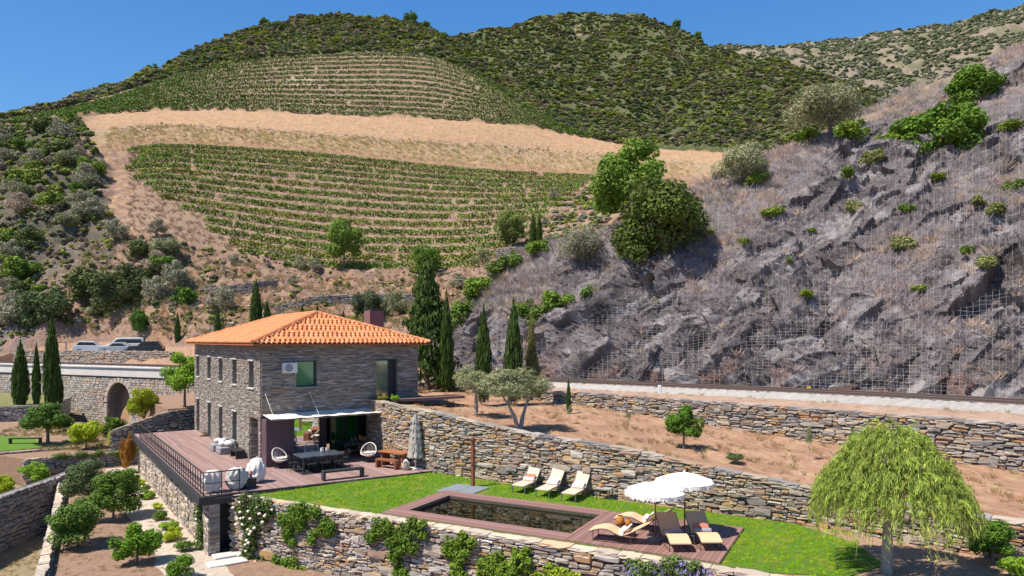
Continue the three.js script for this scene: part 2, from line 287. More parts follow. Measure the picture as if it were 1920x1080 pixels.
function railStrip(profile, nu, color, u0 = 0, u1 = 1, bumps = 0) { // profile [[off, y], ...]
  return sheet(nu, profile.length - 1, (u, v, i, j) => { const [o, y] = profile[j], uu = lerp(u0, u1, u), p = railAt(uu, o, y); p.y += bumps * n2(p.x * 1.7, p.z * 1.7); return { p: [p.x, p.y, p.z], c: color(p, o), uv: [uu * RAIL_LEN, o] }; });
}
const cGravel = (p) => { const e = n2(p.x * 2.1, p.z * 2.1) * 0.08 + n2(p.x * 0.4, p.z * 0.4) * 0.06; return [0.55 + e, 0.39 + e * 0.9, 0.3 + e * 0.8]; };
const cBallast = (p) => { const e = n2(p.x * 3.1, p.z * 3.1) * 0.1; return [0.64 + e, 0.59 + e, 0.55 + e]; };
const cSoil = (p) => { const e = fbm(p.x / 2.6, p.z / 2.6, 4), d = n2(p.x * 1.9, p.z * 1.9) * 0.05, c = mix3(mix3([0.4, 0.22, 0.135], [0.5, 0.29, 0.185], sm(-0.3, 0.4, e)), [0.52, 0.37, 0.2], sm(0.15, 0.6, fbm(p.x / 1.7 + 20, p.z / 1.7, 3))); return [c[0] + d, c[1] + d, c[2] + d]; };
const plan = (list) => new THREE.CatmullRomCurve3(list.map(([x, z, y]) => V(x, y, z)), false, 'centripetal');
function resample(list, n, straight = true) { // points at even arc length along a polyline [[x, z, y], ...]
  const P = list.map(([x, z, y]) => V(x, y, z)), L = [0]; for (let i = 1; i < P.length; i++) L.push(L[i - 1] + Math.hypot(P[i].x - P[i - 1].x, P[i].z - P[i - 1].z));
  const at = (s) => { let i = 1; while (i < P.length - 1 && s > L[i]) i++; return P[i - 1].clone().lerp(P[i], clamp((s - L[i - 1]) / (L[i] - L[i - 1]))); };
  at.len = L[L.length - 1]; at.stops = L; at.pts = P; return at;
}
// railway shelf
const ballastProfile = [[-3.0, 2.98], [-2.5, 3.1], [-2.0, 3.2], [-1.45, 3.34], [-0.7, 3.36], [0, 3.36], [0.7, 3.36], [1.45, 3.34], [1.9, 3.2], [2.5, 3.1], [4.6, 3.05]];
struct('railway_ballast', railStrip(ballastProfile, 900, cBallast, 0, 1, 0.05), new THREE.MeshStandardMaterial({ vertexColors: true, roughness: 0.95, bumpMap: rep(texGrit, 1 / 1.3), bumpScale: 0.08 }));
struct('railway_bank', railStrip([[-4.4, -5.2], [-3.9, 0], [-3.3, 2.7], [-3.0, 3.02]], 300, cSoil, 0.38, 1), earthMat);
// ground rising from the railway to the foot of the hill
struct('hill_foot', sheet(220, 14, (u, v) => { const a = railAt(lerp(0.42, 0.995, u), 4.6, 3.05), b = clamp(a.x / -a.z, -1.047, -0.102), h = hillPoint(b, 0); const p = a.lerp(h, v); p.y += Math.sin(v * Math.PI) * 0.5 * n2(p.x / 3, p.z / 3) - (v === 1 ? 0 : 0.05); return { p: [p.x, p.y, p.z], c: mix3(cSoil(p), [0.36, 0.22, 0.15], 0.5) }; }), earthMat);

// upper terrace, between its dry stone wall and the railway wall
const TERRACE_WALL = [[-8.15, -39.01, 3.1], [-6.06, -36.1, 3.0], [-3.86, -34.1, 2.85], [-1.66, -32.75, 2.5], [0.78, -31.06, 2.2], [4.45, -28.5, 1.96], [10.94, -24.14, 1.12], [15.2, -20.2, 1.05], [26, -11, 1.0]];
const RAIL_WALL = [[-20, -61.5, 3.0], [-12, -56, 3.0], [-4, -50.2, 2.9], [4.4, -43, 2.5], [15.2, -32, 1.7], [20.2, -26.9, 1.4], [32, -14, 1.3]];
{
  const A = resample(TERRACE_WALL, 1), B = resample(RAIL_WALL, 1);
  struct('upper_terrace', sheet(150, 46, (u, v) => {
    const a = A(u * A.len), b = B(Math.pow(u, 0.92) * B.len); const p = a.clone().lerp(b, v * 1.03 + 0.012);
    p.y = lerp(a.y, b.y, sm(0, 1, v) * 0.5 + v * 0.5) - 0.1 + 0.07 * n2(p.x / 1.8, p.z / 1.8) * sm(0, 0.1, v);
    return { p: [p.x, p.y, p.z], c: cSoil(p) };
  }), earthMat);
}
{ // shoulder between the railway wall and the ballast
  const B = resample(RAIL_WALL, 1);
  struct('track_shoulder', sheet(160, 8, (u, v) => {
    const b = B(u * B.len); b.y = 3.12; const q = railAt(clamp(lerp(0.005, 0.5, 0) + 0, 0, 1), 0, 3); let best = 1e9, uu = 0;
    if (v > 0) { for (let k = 0; k <= 200; k++) { const r = railCurve.getPoint(k / 200 * 0.72), d = (r.x - b.x) ** 2 + (r.z - b.z) ** 2; if (d < best) { best = d; uu = k / 200 * 0.72; } } const r = railCurve.getPoint(uu), d = railCurve.getTangent(uu); q.set(r.x + d.z * 2.2, 3.06, r.z - d.x * 2.2); b.lerp(q, v); b.y += 0.1 * Math.sin(v * 3.14) + 0.05 * n2(b.x * 1.3, b.z * 1.3); }
    return { p: [b.x, b.y, b.z], c: mix3(cGravel(b), cSoil(b), 0.35) };
  }), earthMat);
}
// plateau that carries the lawn, lower garden and the steps of ground to the left
const POOL = { x: -2.64, z: -28.83, turn: -0.487 }, poolC = Math.cos(POOL.turn), poolS = Math.sin(POOL.turn);
const poolXZ = (x, z) => [POOL.x + x * poolC + z * poolS, POOL.z - x * poolS + z * poolC];
const HOUSE = { x: -13.06, z: -35.56, turn: 0.61334 }, hC = Math.cos(HOUSE.turn), hS = Math.sin(HOUSE.turn);
const houseXZ = (s, t) => [HOUSE.x + s * hC - t * hS, HOUSE.z - s * hS - t * hC];
const wallBack = TERRACE_WALL.map(([x, z]) => [x + 0.15, z - 0.2]).reverse();
const poolHole = [poolXZ(-0.05, -0.05), poolXZ(6.8, -0.05), poolXZ(6.8, 2.9), poolXZ(-0.05, 2.9)];
const plateauOutline = [poolXZ(-8.2, 3.9), poolXZ(30, 3.9), ...wallBack, houseXZ(5.9, -5), houseXZ(-2.0, -5.5)];
struct('garden_plateau', slab(plateauOutline, -5.1, -0.12, [poolHole]), mat(0.5, 0.32, 0.22, 0.95, { map: rep(texSoft, 1 / 3), bumpMap: rep(texGrit, 1 / 2), bumpScale: 0.06 }));
const soilPlain = mat(0.43, 0.265, 0.18, 0.95, { map: rep(texSoft, 1 / 3.1), bumpMap: rep(texGrit, 1 / 1.9), bumpScale: 0.07 });
const grassDry = mat(0.52, 0.4, 0.21, 0.95, { map: rep(texSoft, 1 / 2.1), bumpMap: rep(texGrit, 1 / 1.1), bumpScale: 0.1 });
struct('lower_garden', slab([[-14.5, -19], [-18.1, -26.3], [-25.3, -38], [-28.4, -43.5], [-29.5, -50], [-23, -50], [-9, -29.5], [26, -10], [26, 3], [-10, 3]], -5.1, -2.55), soilPlain);
struct('rubble_wall_ground', slab([[-28.0, -31], [-28.2, -38], [-28.8, -46], [-33.2, -46.6], [-37.2, -49.2], [-64, -46], [-60, -28]], -5.09, -3.5), grassDry);
struct('raised_ground', slab([[-37.0, -49.0], [-33.2, -51.8], [-28.2, -49.9], [-25.5, -56], [-28, -66], [-60, -70], [-66, -52]], -5.08, -1.64), soilPlain);
struct('raised_lawn', slab([[-66, -50.8], [-37.6, -49.7], [-35.4, -51.5], [-37.5, -54.5], [-41, -57.5], [-66, -59]], -1.642, -1.6), mat(0.13, 0.27, 0.015, 0.95, { map: rep(texSoft, 1 / 2.4), bumpMap: rep(texGrit, 1 / 0.7), bumpScale: 0.04 }));
struct('rosemary_bed', slab([[-32.9, -46.7], [-28.1, -49.7], [-33.4, -51.6], [-37.2, -49.1]], -5.07, -1.72), soilPlain);
struct('bridge_terrace', slab([[-70, -66], [-52.5, -67.5], [-47.2, -69.8], [-51.6, -79.4], [-58, -83], [-80, -93]], -5.06, -0.1), mat(0.27, 0.26, 0.09, 0.95, { map: rep(texSoft, 1 / 2.4), bumpMap: rep(texGrit, 1 / 0.9), bumpScale: 0.06 }));
struct('tree_bed', slab([[-25.9, -51.4], [-22.2, -54.8], [-17.5, -62], [-30, -70], [-34, -62]], -5.05, 1.32), soilPlain);
// lawn
{
  const outline = [poolXZ(-8.0, 3.7), poolXZ(13.2, 3.7), poolXZ(15.2, 3.0), poolXZ(16.1, 1.4), poolXZ(15.3, -0.6), [10.2, -24.5], [4.2, -28.2], [0.6, -30.8], [-1.8, -32.4], [-3.8, -33.8], houseXZ(6.4, -6.5), houseXZ(-2.2, -6.1)];
  const deckHole = [poolXZ(-0.05, -0.05), poolXZ(6.8, -0.05), poolXZ(6.8, 2.9), poolXZ(-0.05, 2.9)];
  const d = new Uint8Array(512 * 512 * 4);
  for (let y = 0; y < 512; y++) for (let x = 0; x < 512; x++) {
    const u = x / 512, v = y / 512, a = wrapNoise(u, v, 8), b = wrapNoise(u, v, 26, 4), c = wrapNoise(u, v, 200, 8), e = 0.86 + 0.2 * c + 0.14 * b, dry = sm(0.12, 0.5, a + 0.5 * b), i = (y * 512 + x) * 4;
    const q = mix3([0.165, 0.325, 0.006], [0.3, 0.35, 0.02], dry * 0.9); for (let k = 0; k < 3; k++) d[i + k] = 255 * Math.pow(clamp(q[k] * e), 1 / 2.2); d[i + 3] = 255;
  }
  const t = new THREE.DataTexture(d, 512, 512); t.colorSpace = THREE.SRGBColorSpace; t.wrapS = t.wrapT = THREE.RepeatWrapping; t.magFilter = t.minFilter = THREE.LinearFilter; t.repeat.set(1 / 9, 1 / 9); t.needsUpdate = true;
  struct('lawn', slab(outline, -0.118, -0.085, [deckHole]), new THREE.MeshStandardMaterial({ map: t, roughness: 0.95, bumpMap: rep(texGrit, 1 / 0.8), bumpScale: 0.05 }));
}
// garden path
{
  const c = new THREE.CatmullRomCurve3([[-10.0, -23.6], [-12.9, -27.4], [-15.0, -30.6], [-18.2, -34.9], [-22.0, -40.2], [-25.4, -45.0], [-27.6, -48.4]].map(([x, z]) => V(x, 0, z)));
  struct('garden_path', sheet(90, 6, (u, v) => { const p = c.getPoint(u), d = c.getTangent(u), w = (v - 0.5) * (2.3 + 0.3 * n2(u * 9, v > 0.5 ? 3 : 8)); return { p: [p.x + d.z * w, -2.54 + 0.03 * Math.sin(v * 3.14), p.z - d.x * w], c: (() => { const e = n2(p.x * 2 + w, p.z * 2) * 0.05; return [0.66 + e, 0.55 + e, 0.45 + e]; })() }; }), earthMat);
}

// ---------------------------------------------------------------- dry stone walls
function stoneShape(seed, soft) { // an irregular flat-faced stone in a unit box, its face towards +z
  const r = rng(seed), n = 7 + (r() * 3 | 0), ring = [];
  for (let i = 0; i < n; i++) { const a = (i + 0.3 * (r() - 0.5)) / n * 6.2832, c = Math.cos(a), s = Math.sin(a), m = Math.pow(Math.pow(Math.abs(c), 8 - 5.6 * soft) + Math.pow(Math.abs(s), 8 - 5.6 * soft), -1 / (8 - 5.6 * soft)); const k = 0.5 * m * (0.93 + 0.13 * r()); ring.push([c * k, s * k]); }
  const P = [], tri = (a, b, c) => P.push(...a, ...b, ...c), zf = ring.map(() => 0.42 + 0.12 * (r() - 0.5)), bev = 0.92 - 0.25 * soft;
  const F = ring.map(([x, y], i) => [x * bev, y * bev, zf[i] + 0.05]), M = ring.map(([x, y]) => [x, y, 0.18]), K = ring.map(([x, y]) => [x * 0.9, y * 0.9, -0.5]), c = [0.05 * (r() - 0.5), 0.05 * (r() - 0.5), 0.5 + 0.1 * soft];
  for (let i = 0; i < n; i++) { const j = (i + 1) % n; tri(c, F[i], F[j]); tri(F[i], M[i], M[j]); tri(F[i], M[j], F[j]); tri(M[i], K[i], K[j]); tri(M[i], K[j], M[j]); }
  const g = new THREE.BufferGeometry(); g.setAttribute('position', new THREE.BufferAttribute(new Float32Array(P), 3)); g.setAttribute('uv', new THREE.BufferAttribute(new Float32Array(P.length / 3 * 2), 2)); g.computeVertexNormals(); return g;
}
const stoneSets = [0, 0.5, 1].map((s, k) => Array.from({ length: 9 }, (_, i) => stoneShape(100 + k * 20 + i, s)));
const PAL_SCHIST = [[0.36, 0.32, 0.27], [0.27, 0.25, 0.235], [0.46, 0.41, 0.34], [0.4, 0.33, 0.24], [0.5, 0.42, 0.31], [0.24, 0.215, 0.2], [0.43, 0.25, 0.12], [0.47, 0.3, 0.12], [0.33, 0.24, 0.19], [0.55, 0.5, 0.44], [0.31, 0.28, 0.265], [0.42, 0.365, 0.31], [0.45, 0.35, 0.22], [0.37, 0.25, 0.19]];
const PAL_DARK = [[0.24, 0.235, 0.235], [0.19, 0.185, 0.185], [0.3, 0.285, 0.275], [0.34, 0.29, 0.24], [0.16, 0.155, 0.16], [0.33, 0.23, 0.16], [0.27, 0.255, 0.25], [0.38, 0.35, 0.32]];
const PAL_GREY = [[0.44, 0.42, 0.41], [0.37, 0.355, 0.35], [0.5, 0.47, 0.45], [0.42, 0.36, 0.31], [0.31, 0.295, 0.295], [0.47, 0.43, 0.39]];
const PAL_WARM = [[0.42, 0.36, 0.29], [0.36, 0.31, 0.26], [0.47, 0.4, 0.31], [0.44, 0.3, 0.2], [0.3, 0.27, 0.24], [0.5, 0.44, 0.37]];
for (const P of [PAL_SCHIST, PAL_GREY, PAL_WARM]) for (const c of P) { const g = (c[0] + c[1] + c[2]) / 3; for (let i = 0; i < 3; i++) c[i] = lerp(g, c[i], 0.92) * [0.84, 0.8, 0.77][i]; }
for (const c of PAL_DARK) { c[0] *= 0.98; c[1] *= 0.93; c[2] *= 0.9; }
const stoneMat = (c) => mat(c[0], c[1], c[2], 0.88);
const copingGeos = Array.from({ length: 8 }, (_, i) => { const g = new THREE.BoxGeometry(1, 1, 1, 6, 2, 3), q = g.attributes.position; for (let k = 0; k < q.count; k++) { const x = q.getX(k), y = q.getY(k), z = q.getZ(k), e = Math.pow(Math.max(Math.abs(x) * 2, 0.01), 8) * 0.06; q.setXYZ(k, x + 0.02 * n3(x * 3 + i * 9, y * 4, z * 4), y * (1 - e * 2) + 0.14 * n3(x * 2.5 + i * 7, z * 2.5, y), z * (1 - e) + 0.1 * n3(x * 3 + i * 5, z + 3, y * 2)); } const f = g.toNonIndexed(); f.computeVertexNormals(); return f; });
// o: path [[x, z, top], ...], base (number or per point 4th value), side: face towards the left of the walking direction (+1) or right (-1)
function stoneWall(name, label, o) {
  const { path, seed = 1, pal = PAL_SCHIST, hs = [0.1, 0.26], ws = [0.22, 0.62], soft = 0, most = 300, thick = 0.45, side = 1, holes = () => false, big = 0.04, split = 0.3, lean = 0 } = o, r = rng(seed);
  const at = resample(path.map(([x, z, top]) => [x, z, top]), 1), base = resample(path.map(([x, z, top, b]) => [x, z, b ?? o.base]), 1), o0 = at(0);
  const root = thing(name, label, 'wall', [o0.x, base(0).y, o0.z]); root.userData.kind = 'thing'; if (o.group) root.userData.group = o.group;
  const nrm = (s) => { const a = at(Math.max(0, s - 0.15)), b = at(Math.min(at.len, s + 0.15)); return V(-(b.z - a.z), 0, b.x - a.x).normalize().multiplyScalar(side); };   // outwards
  const core = sheet(Math.max(8, at.len * 2 | 0), 3, (u, v, i, j) => { const s = u * at.len, p = at(s), n = nrm(s), b = base(s).y; const y = j === 0 || j === 3 ? b : p.y - 0.05, d = j < 2 ? 0 : thick; return { p: [p.x - n.x * (d + 0.07) - o0.x, y - base(0).y - (j === 0 || j === 3 ? 0.1 : 0), p.z - n.z * (d + 0.07) - o0.z] }; });
  if (!o.noCore) part('core', core, mat(...(o.mortar ?? [0.15, 0.13, 0.115]), 0.95), root);
  const stones = [], hMax = Math.max(...path.map((p, i) => p[2] - (p[3] ?? o.base)));
  for (let y = 0; y < hMax;) {
    const rh = lerp(hs[0], hs[1], Math.pow(r(), 1.6));
    for (let s = -r() * 0.3; s < at.len;) {
      const isBig = r() < big, w = lerp(ws[0], ws[1], r()) * (isBig ? 1.5 + 0.7 * r() : 1), hh = isBig ? rh * (1.6 + 1.2 * r()) : rh, sc = s + w / 2;
      if (sc > at.len - 0.03) break;
      const b = base(sc).y, top = at(sc).y - b, wob = 0.09 * n2(sc * 0.6, y * 1.1 + seed) + 0.03 * n2(sc * 2.1, y * 3);
      const nsub = !isBig && r() < split && rh > 0.1 ? 2 : 1;
      for (let q = 0; q < nsub; q++) {
        const ch = hh / nsub, cy = y + wob + ch * (q + 0.5), cut = Math.min(ch, top - (cy - ch / 2));
        if (cut > 0.045 && cy > -ch && !holes(sc, cy + b)) stones.push({ s: sc, y: cy - (ch - cut) / 2, w: w * 0.985, h: cut * 0.985, d: 0.14 + 0.12 * r() + (isBig ? 0.05 : 0), k: r() * 9 | 0, c: r() * pal.length | 0, rz: (r() - 0.5) * 0.14, ry: (r() - 0.5) * 0.12, out: r() * 0.05, v: 0.85 + 0.3 * r() });
      }
      s += w;
    }
    y += rh;
  }
  const set = stoneSets[soft], mtx = new THREE.Matrix4(), eul = new THREE.Euler(), quat = new THREE.Quaternion();
  const pose = (t) => { const p = at(t.s), n = nrm(t.s), b = base(t.s).y, k = (b + t.y - b) * lean; eul.set(-lean, Math.atan2(n.x, n.z) + t.ry, t.rz, 'YXZ'); quat.setFromEuler(eul); return mtx.compose(V(p.x - o0.x + n.x * (t.out - 0.07 - k), b - base(0).y + t.y, p.z - o0.z + n.z * (t.out - 0.07 - k)), quat, V(t.w, t.h, t.d * 1.3)); };
  stones.sort((a, b) => b.w * b.h / (at(b.s).length() ** 2) - a.w * a.h / (at(a.s).length() ** 2));
  stones.slice(0, most).forEach((t) => { const m = new THREE.Mesh(set[t.k], stoneMat(pal[t.c])); m.name = 'stone'; pose(t).decompose(m.position, m.quaternion, m.scale); root.add(m); });
  const rest = stones.slice(most).map((t) => tint(set[t.k].clone().applyMatrix4(pose(t)), pal[t.c].map((x) => x * t.v)));
  if (rest.length) stuffPart('small_stones', rest, stoneVC, root);
  if (o.coping) { // flat stones along the top, each its own piece
    const [cw, cd, chh, cpal] = o.coping;
    for (let s = 0; s < at.len;) { const w = Math.min(cw * (0.6 + 0.9 * r()), at.len - s); if (w < 0.15) break; const sc = s + w / 2, p = at(sc), n = nrm(sc), a = at(s), bb = at(s + w); const m = part('coping_stone', copingGeos[r() * 8 | 0], stoneMat(cpal[r() * cpal.length | 0]), root); m.scale.set(w - 0.02, chh * (0.75 + 0.6 * r()), cd * (0.82 + 0.3 * r())); m.position.set(p.x - o0.x - n.x * (cd / 2 - 0.1), p.y - base(0).y + chh / 2 - 0.02, p.z - o0.z - n.z * (cd / 2 - 0.1)); m.rotation.set(0, Math.atan2(n.x, n.z) + (r() - 0.5) * 0.1, Math.atan2(bb.y - a.y, w) + (r() - 0.5) * 0.03, 'YXZ'); s += w; }
  }
  return root;
}
// walls of the garden
stoneWall('terrace_wall', 'long dry stone wall of mixed grey and ochre stones behind the pool lawn', { path: TERRACE_WALL.slice(1), base: -0.15, seed: 3, hs: [0.05, 0.16], ws: [0.16, 0.6], big: 0.06, split: 0.5, coping: [1.0, 0.5, 0.1, PAL_DARK.concat(PAL_WARM)] });
stoneWall('pier_wall', 'short shaded stone wall under the right end of the awning', { path: [[-8.15, -39.01, 3.1], [-6.06, -36.1, 3.02]], base: -0.1, seed: 5, most: 160, hs: [0.08, 0.2], ws: [0.2, 0.5], coping: [0.8, 0.45, 0.08, PAL_WARM] });
stoneWall('railway_wall', 'low dark dry stone wall below the railway track', { path: RAIL_WALL.slice(1).map(([x, z, y]) => [x, z, 3.14, y - 0.25]), seed: 8, pal: PAL_DARK.concat(PAL_SCHIST.slice(0, 8)), hs: [0.06, 0.15], ws: [0.2, 0.7], big: 0.04, split: 0.45, coping: [0.9, 0.5, 0.1, PAL_DARK] });
{ const a = poolXZ(-8.3, 4.1), b = poolXZ(-3, 4.1), c = poolXZ(19, 4.1); stoneWall('lawn_wall', 'tall stone retaining wall hung with climbing plants in front of the lawn', { path: [[...a, -0.14], [...b, -0.14], [...c, -0.14]], base: -2.6, seed: 13, pal: PAL_GREY.concat(PAL_SCHIST), hs: [0.05, 0.15], ws: [0.16, 0.55], big: 0.05, split: 0.45, coping: [0.85, 0.44, 0.085, [[0.52, 0.42, 0.32], [0.56, 0.39, 0.25], [0.45, 0.38, 0.31], [0.54, 0.45, 0.35], [0.42, 0.34, 0.28]]] }); }
stoneWall('rubble_wall', 'shaded wall of rounded grey rubble at the lower left corner', { path: [[-27.3, -31.5, -2.0], [-28.0, -38, -2.0], [-28.4, -42, -2.05], [-29.2, -46.4, -2.1]], base: -5.1, side: 1, seed: 17, soft: 2, pal: PAL_GREY.map((c) => c.map((x) => x * 0.85)), hs: [0.14, 0.32], ws: [0.15, 0.36], split: 0.1, big: 0.03, mortar: [0.13, 0.12, 0.115] });  // stone colours darkened to put this wall's shade into them
stoneWall('raised_lawn_wall', 'wall of thin stones under the small raised lawn at left', { path: [[-44, -43.5, -1.55], [-36.9, -48.9, -1.55], [-33.3, -51.7, -1.6]], base: -3.6, seed: 19, side: 1, most: 120, pal: PAL_WARM.concat(PAL_GREY), hs: [0.07, 0.15], ws: [0.3, 0.7], split: 0.2 });
stoneWall('rosemary_wall', 'sunlit low stone wall with trailing rosemary beyond the garden path', { path: [[-33.1, -46.5, -1.66], [-28.1, -49.55, -1.6], [-24.8, -50.7, -1.5]], base: -3.6, side: 1, seed: 23, most: 160, pal: PAL_WARM.concat(PAL_GREY), hs: [0.09, 0.2], ws: [0.25, 0.6], coping: [0.8, 0.4, 0.09, PAL_WARM] });
stoneWall('bridge_terrace_wall', 'pale stone wall below the cypresses at the left edge', { path: [[-70, -65.9, -0.05], [-52.5, -67.35, -0.05], [-47.0, -69.7, -0.05], [-51.3, -79.3, -0.05]], base: -2.0, side: 1, seed: 29, most: 100, pal: PAL_GREY, hs: [0.12, 0.26], ws: [0.3, 0.8] });
stoneWall('stair_wall', 'stone wall beyond the far end of the wooden deck', { path: [[-29, -49.5, -0.1], [-25.9, -51.25, 1.1], [-22.2, -54.6, 1.35], [-20.5, -57, 1.4]], base: -1.7, side: 1, seed: 31, most: 150, pal: PAL_WARM.concat(PAL_DARK), hs: [0.1, 0.2], ws: [0.25, 0.6], coping: [0.8, 0.4, 0.09, PAL_WARM] });
{ // the low edge wall of the lower garden: only its pale top shows
  const root = stoneWall('garden_edge_wall', 'pale low edging wall along the left side of the lower garden', { path: [[-14.4, -18.9, -2.45], [-18.2, -26.3, -2.45], [-25.4, -38.1, -2.45], [-28.2, -42.6, -2.45]], base: -5.1, side: -1, seed: 37, most: 60, pal: PAL_WARM, hs: [0.2, 0.35], ws: [0.4, 0.8], coping: [0.42, 0.36, 0.12, [[0.5, 0.4, 0.31], [0.44, 0.36, 0.29], [0.54, 0.44, 0.35], [0.38, 0.32, 0.27]]] });
}
stoneWall('parking_wall', 'stone wall below the parked cars beyond the railway', { path: [[-71, -97.5, 5.05], [-64.6, -97.2, 5.05], [-52.3, -94.2, 5.05], [-46, -92.5, 5.0]], base: 2.9, side: 1, seed: 41, most: 60, pal: PAL_WARM, hs: [0.14, 0.3], ws: [0.4, 1.0], split: 0.15 });
struct('parking_ground', slab([[-71, -97.8], [-64.6, -97.5], [-52.3, -94.5], [-46, -92.8], [-44, -100], [-56, -105], [-72, -106]], 2, 4.72), mat(0.42, 0.33, 0.27, 0.95));

// ---------------------------------------------------------------- railway track
{
  const t = thing('railway_track', 'single railway track on pale ballast along the foot of the cliff', 'railway');
  const rail = mat(0.075, 0.05, 0.045, 0.6, { metalness: 0.3 });
  for (const o of [-0.83, 0.83]) part('rail', railStrip([[o - 0.07, 3.38], [o - 0.02, 3.42], [o - 0.035, 3.52], [o - 0.035, 3.56], [o + 0.035, 3.56], [o + 0.035, 3.52], [o + 0.02, 3.42], [o + 0.07, 3.38]], 500, () => [1, 1, 1]), rail, t);
  const sl = box(2.5, 0.16, 0.25), sm1 = mat(0.5, 0.46, 0.43, 0.9), count = 240;
  for (let i = 0; i < count; i++) { const u = 0.04 + i * 0.62 / RAIL_LEN; if (u > 0.99) break; const p = railAt(u, 0, 3.29), d = railCurve.getTangentAt(u), m = new THREE.Mesh(sl, sm1); m.name = 'sleeper'; m.position.copy(p); m.rotation.y = Math.atan2(-d.z, d.x) + Math.PI / 2; t.add(m); }
}
{ const p = railAt(0.225, -2.6, 3.1), t = thing('marker_post', 'short white kilometre post beside the railway track', 'post', [9.14, 3.1, -42.25]); part('post', [rbox(0.2, 0.62, 0.14, 0.03, 0, 0.31, 0)], mat(0.7, 0.68, 0.66, 0.8), t); part('foot', [rbox(0.34, 0.12, 0.3, 0.03, 0, 0.04, 0)], mat(0.5, 0.47, 0.44, 0.9), t); }
{ const t = thing('yellow_marker', 'small yellow marker at the foot of the netted cliff', 'marker', [18.97, 3.06, -43.6]); part('plate', [rbox(0.26, 0.34, 0.06, 0.05, 0, 0.3, 0)], mat(0.75, 0.42, 0.01, 0.6), t); part('stake', [cyl(0.03, 0.03, 0.4, 6, 0, -0.05, -0.05)], mat(0.2, 0.18, 0.16, 0.7), t); }

// ---------------------------------------------------------------- railway bridge with its arch
{
  const B = V(-30, 0, -69.9), A = V(-76, 0, -93), len = A.distanceTo(B), dir = B.clone().sub(A).normalize(), turn = Math.atan2(-dir.z, dir.x);
  const t = thing('railway_bridge', 'stone railway bridge with a round arch and pale concrete edge', 'bridge', [A.x, -5, A.z], turn);   // local x along the face, -z... towards the valley
  const aC = len - 16.0, aR = 2.05, spring = 4.7, topY = 7.4, out = 1;                // heights above -5
  const sh = new THREE.Shape([new THREE.Vector2(0, 0), new THREE.Vector2(len, 0), new THREE.Vector2(len, topY), new THREE.Vector2(0, topY)]);
  const hp = new THREE.Path(); hp.moveTo(aC - aR, 0.02); hp.lineTo(aC - aR, spring); hp.absarc(aC, spring, aR, Math.PI, 0, true); hp.lineTo(aC + aR, 0.02); sh.holes.push(hp);
  const body = new THREE.ExtrudeGeometry(sh, { depth: 4.2, bevelEnabled: false, curveSegments: 16 }); body.translate(0, 0, -4.2);
  part('masonry_core', body, mat(0.2, 0.18, 0.165, 0.95), t);
  const r = rng(51), st = [];
  for (let y = 0; y < topY;) { const h = 0.16 + 0.16 * r(); for (let x = -r(); x < len;) { const w = 0.3 + 0.6 * r(), cx = x + w / 2, cy = y + h / 2, dx = cx - aC; x += w; if (cx < 0.2 || cx > len - 0.2 || cy + h / 2 > topY) continue; if ((Math.abs(dx) < aR + 0.3 && cy < spring) || Math.hypot(dx, cy - spring) < aR + 0.45) continue; st.push({ x: cx, y: cy, w: w * 0.97, h: h * 0.95, k: r() * 9 | 0, c: PAL_GREY.concat(PAL_WARM)[r() * 12 | 0].map((v) => v * 1.12), z: r() * 0.05 }); } y += h; }
  const near = st.sort((a, b) => b.w * b.h - a.w * a.h);
  near.slice(0, 120).forEach((q) => { const m = new THREE.Mesh(stoneSets[0][q.k], stoneMat(q.c)); m.name = 'stone'; m.position.set(q.x, q.y, q.z); m.scale.set(q.w, q.h, 0.2); t.add(m); });
  stuffPart('small_stones', near.slice(120).map((q) => tint(stoneSets[0][q.k].clone().scale(q.w, q.h, 0.2).translate(q.x, q.y, q.z), q.c)), stoneVC, t);
  for (let i = 0; i <= 12; i++) { const a = Math.PI * i / 12, m = part('arch_stone', [rbox(0.52, 0.5, 0.3, 0.03, aR + 0.24, 0, 0.02).applyMatrix4(new THREE.Matrix4().makeRotationZ(a)).translate(aC, spring, 0)], stoneMat([0.46, 0.38, 0.32]), t); }
  for (const s of [-1, 1]) for (let k = 0; k < 8; k++) part('arch_stone', [rbox(k % 2 ? 0.5 : 0.75, 0.5, 0.3, 0.03, aC + s * (aR + (k % 2 ? 0.25 : 0.37)), 0.3 + k * 0.53, 0.02)], stoneMat([0.42, 0.37, 0.33]), t);
  part('edge_beam', [rbox(len, 1.0, 0.7, 0.05, len / 2, topY + 0.5, -0.1), box(len, 0.12, 0.9, len / 2, topY + 1.06, -0.05)], mat(0.66, 0.62, 0.6, 0.85, { map: rep(texSoft, 3, 3) }), t);
}

// ruined terrace walls on the stony slope behind the house
{
  const along = (pts, h) => pts.map(([b, t]) => { const p = hillPoint(b, t, true); return [p.x, p.z, p.y + h, p.y - 0.8]; });
  stoneWall('ruined_wall', 'dark ruined terrace wall on the slope above the left end of the roof', { path: along([[-0.449, 0.495], [-0.414, 0.527], [-0.379, 0.58], [-0.344, 0.672]], 1.5), seed: 61, most: 60, pal: PAL_DARK, hs: [0.12, 0.24], ws: [0.3, 0.9] });
  stoneWall('ruined_wall', 'long dark ruined terrace wall just above the roof ridge', { path: along([[-0.344, 0.42], [-0.297, 0.477], [-0.25, 0.545], [-0.195, 0.573], [-0.141, 0.6]], 1.3), seed: 62, most: 80, pal: PAL_DARK, hs: [0.12, 0.24], ws: [0.3, 0.9] });
  stoneWall('ruined_wall', 'short stone wall below the twin cypresses', { path: along([[-0.023, 1.065], [-0.002, 1.05], [0.02, 1.045]], 1.6), seed: 63, most: 40, pal: PAL_DARK, hs: [0.14, 0.28], ws: [0.4, 1.0] });
}

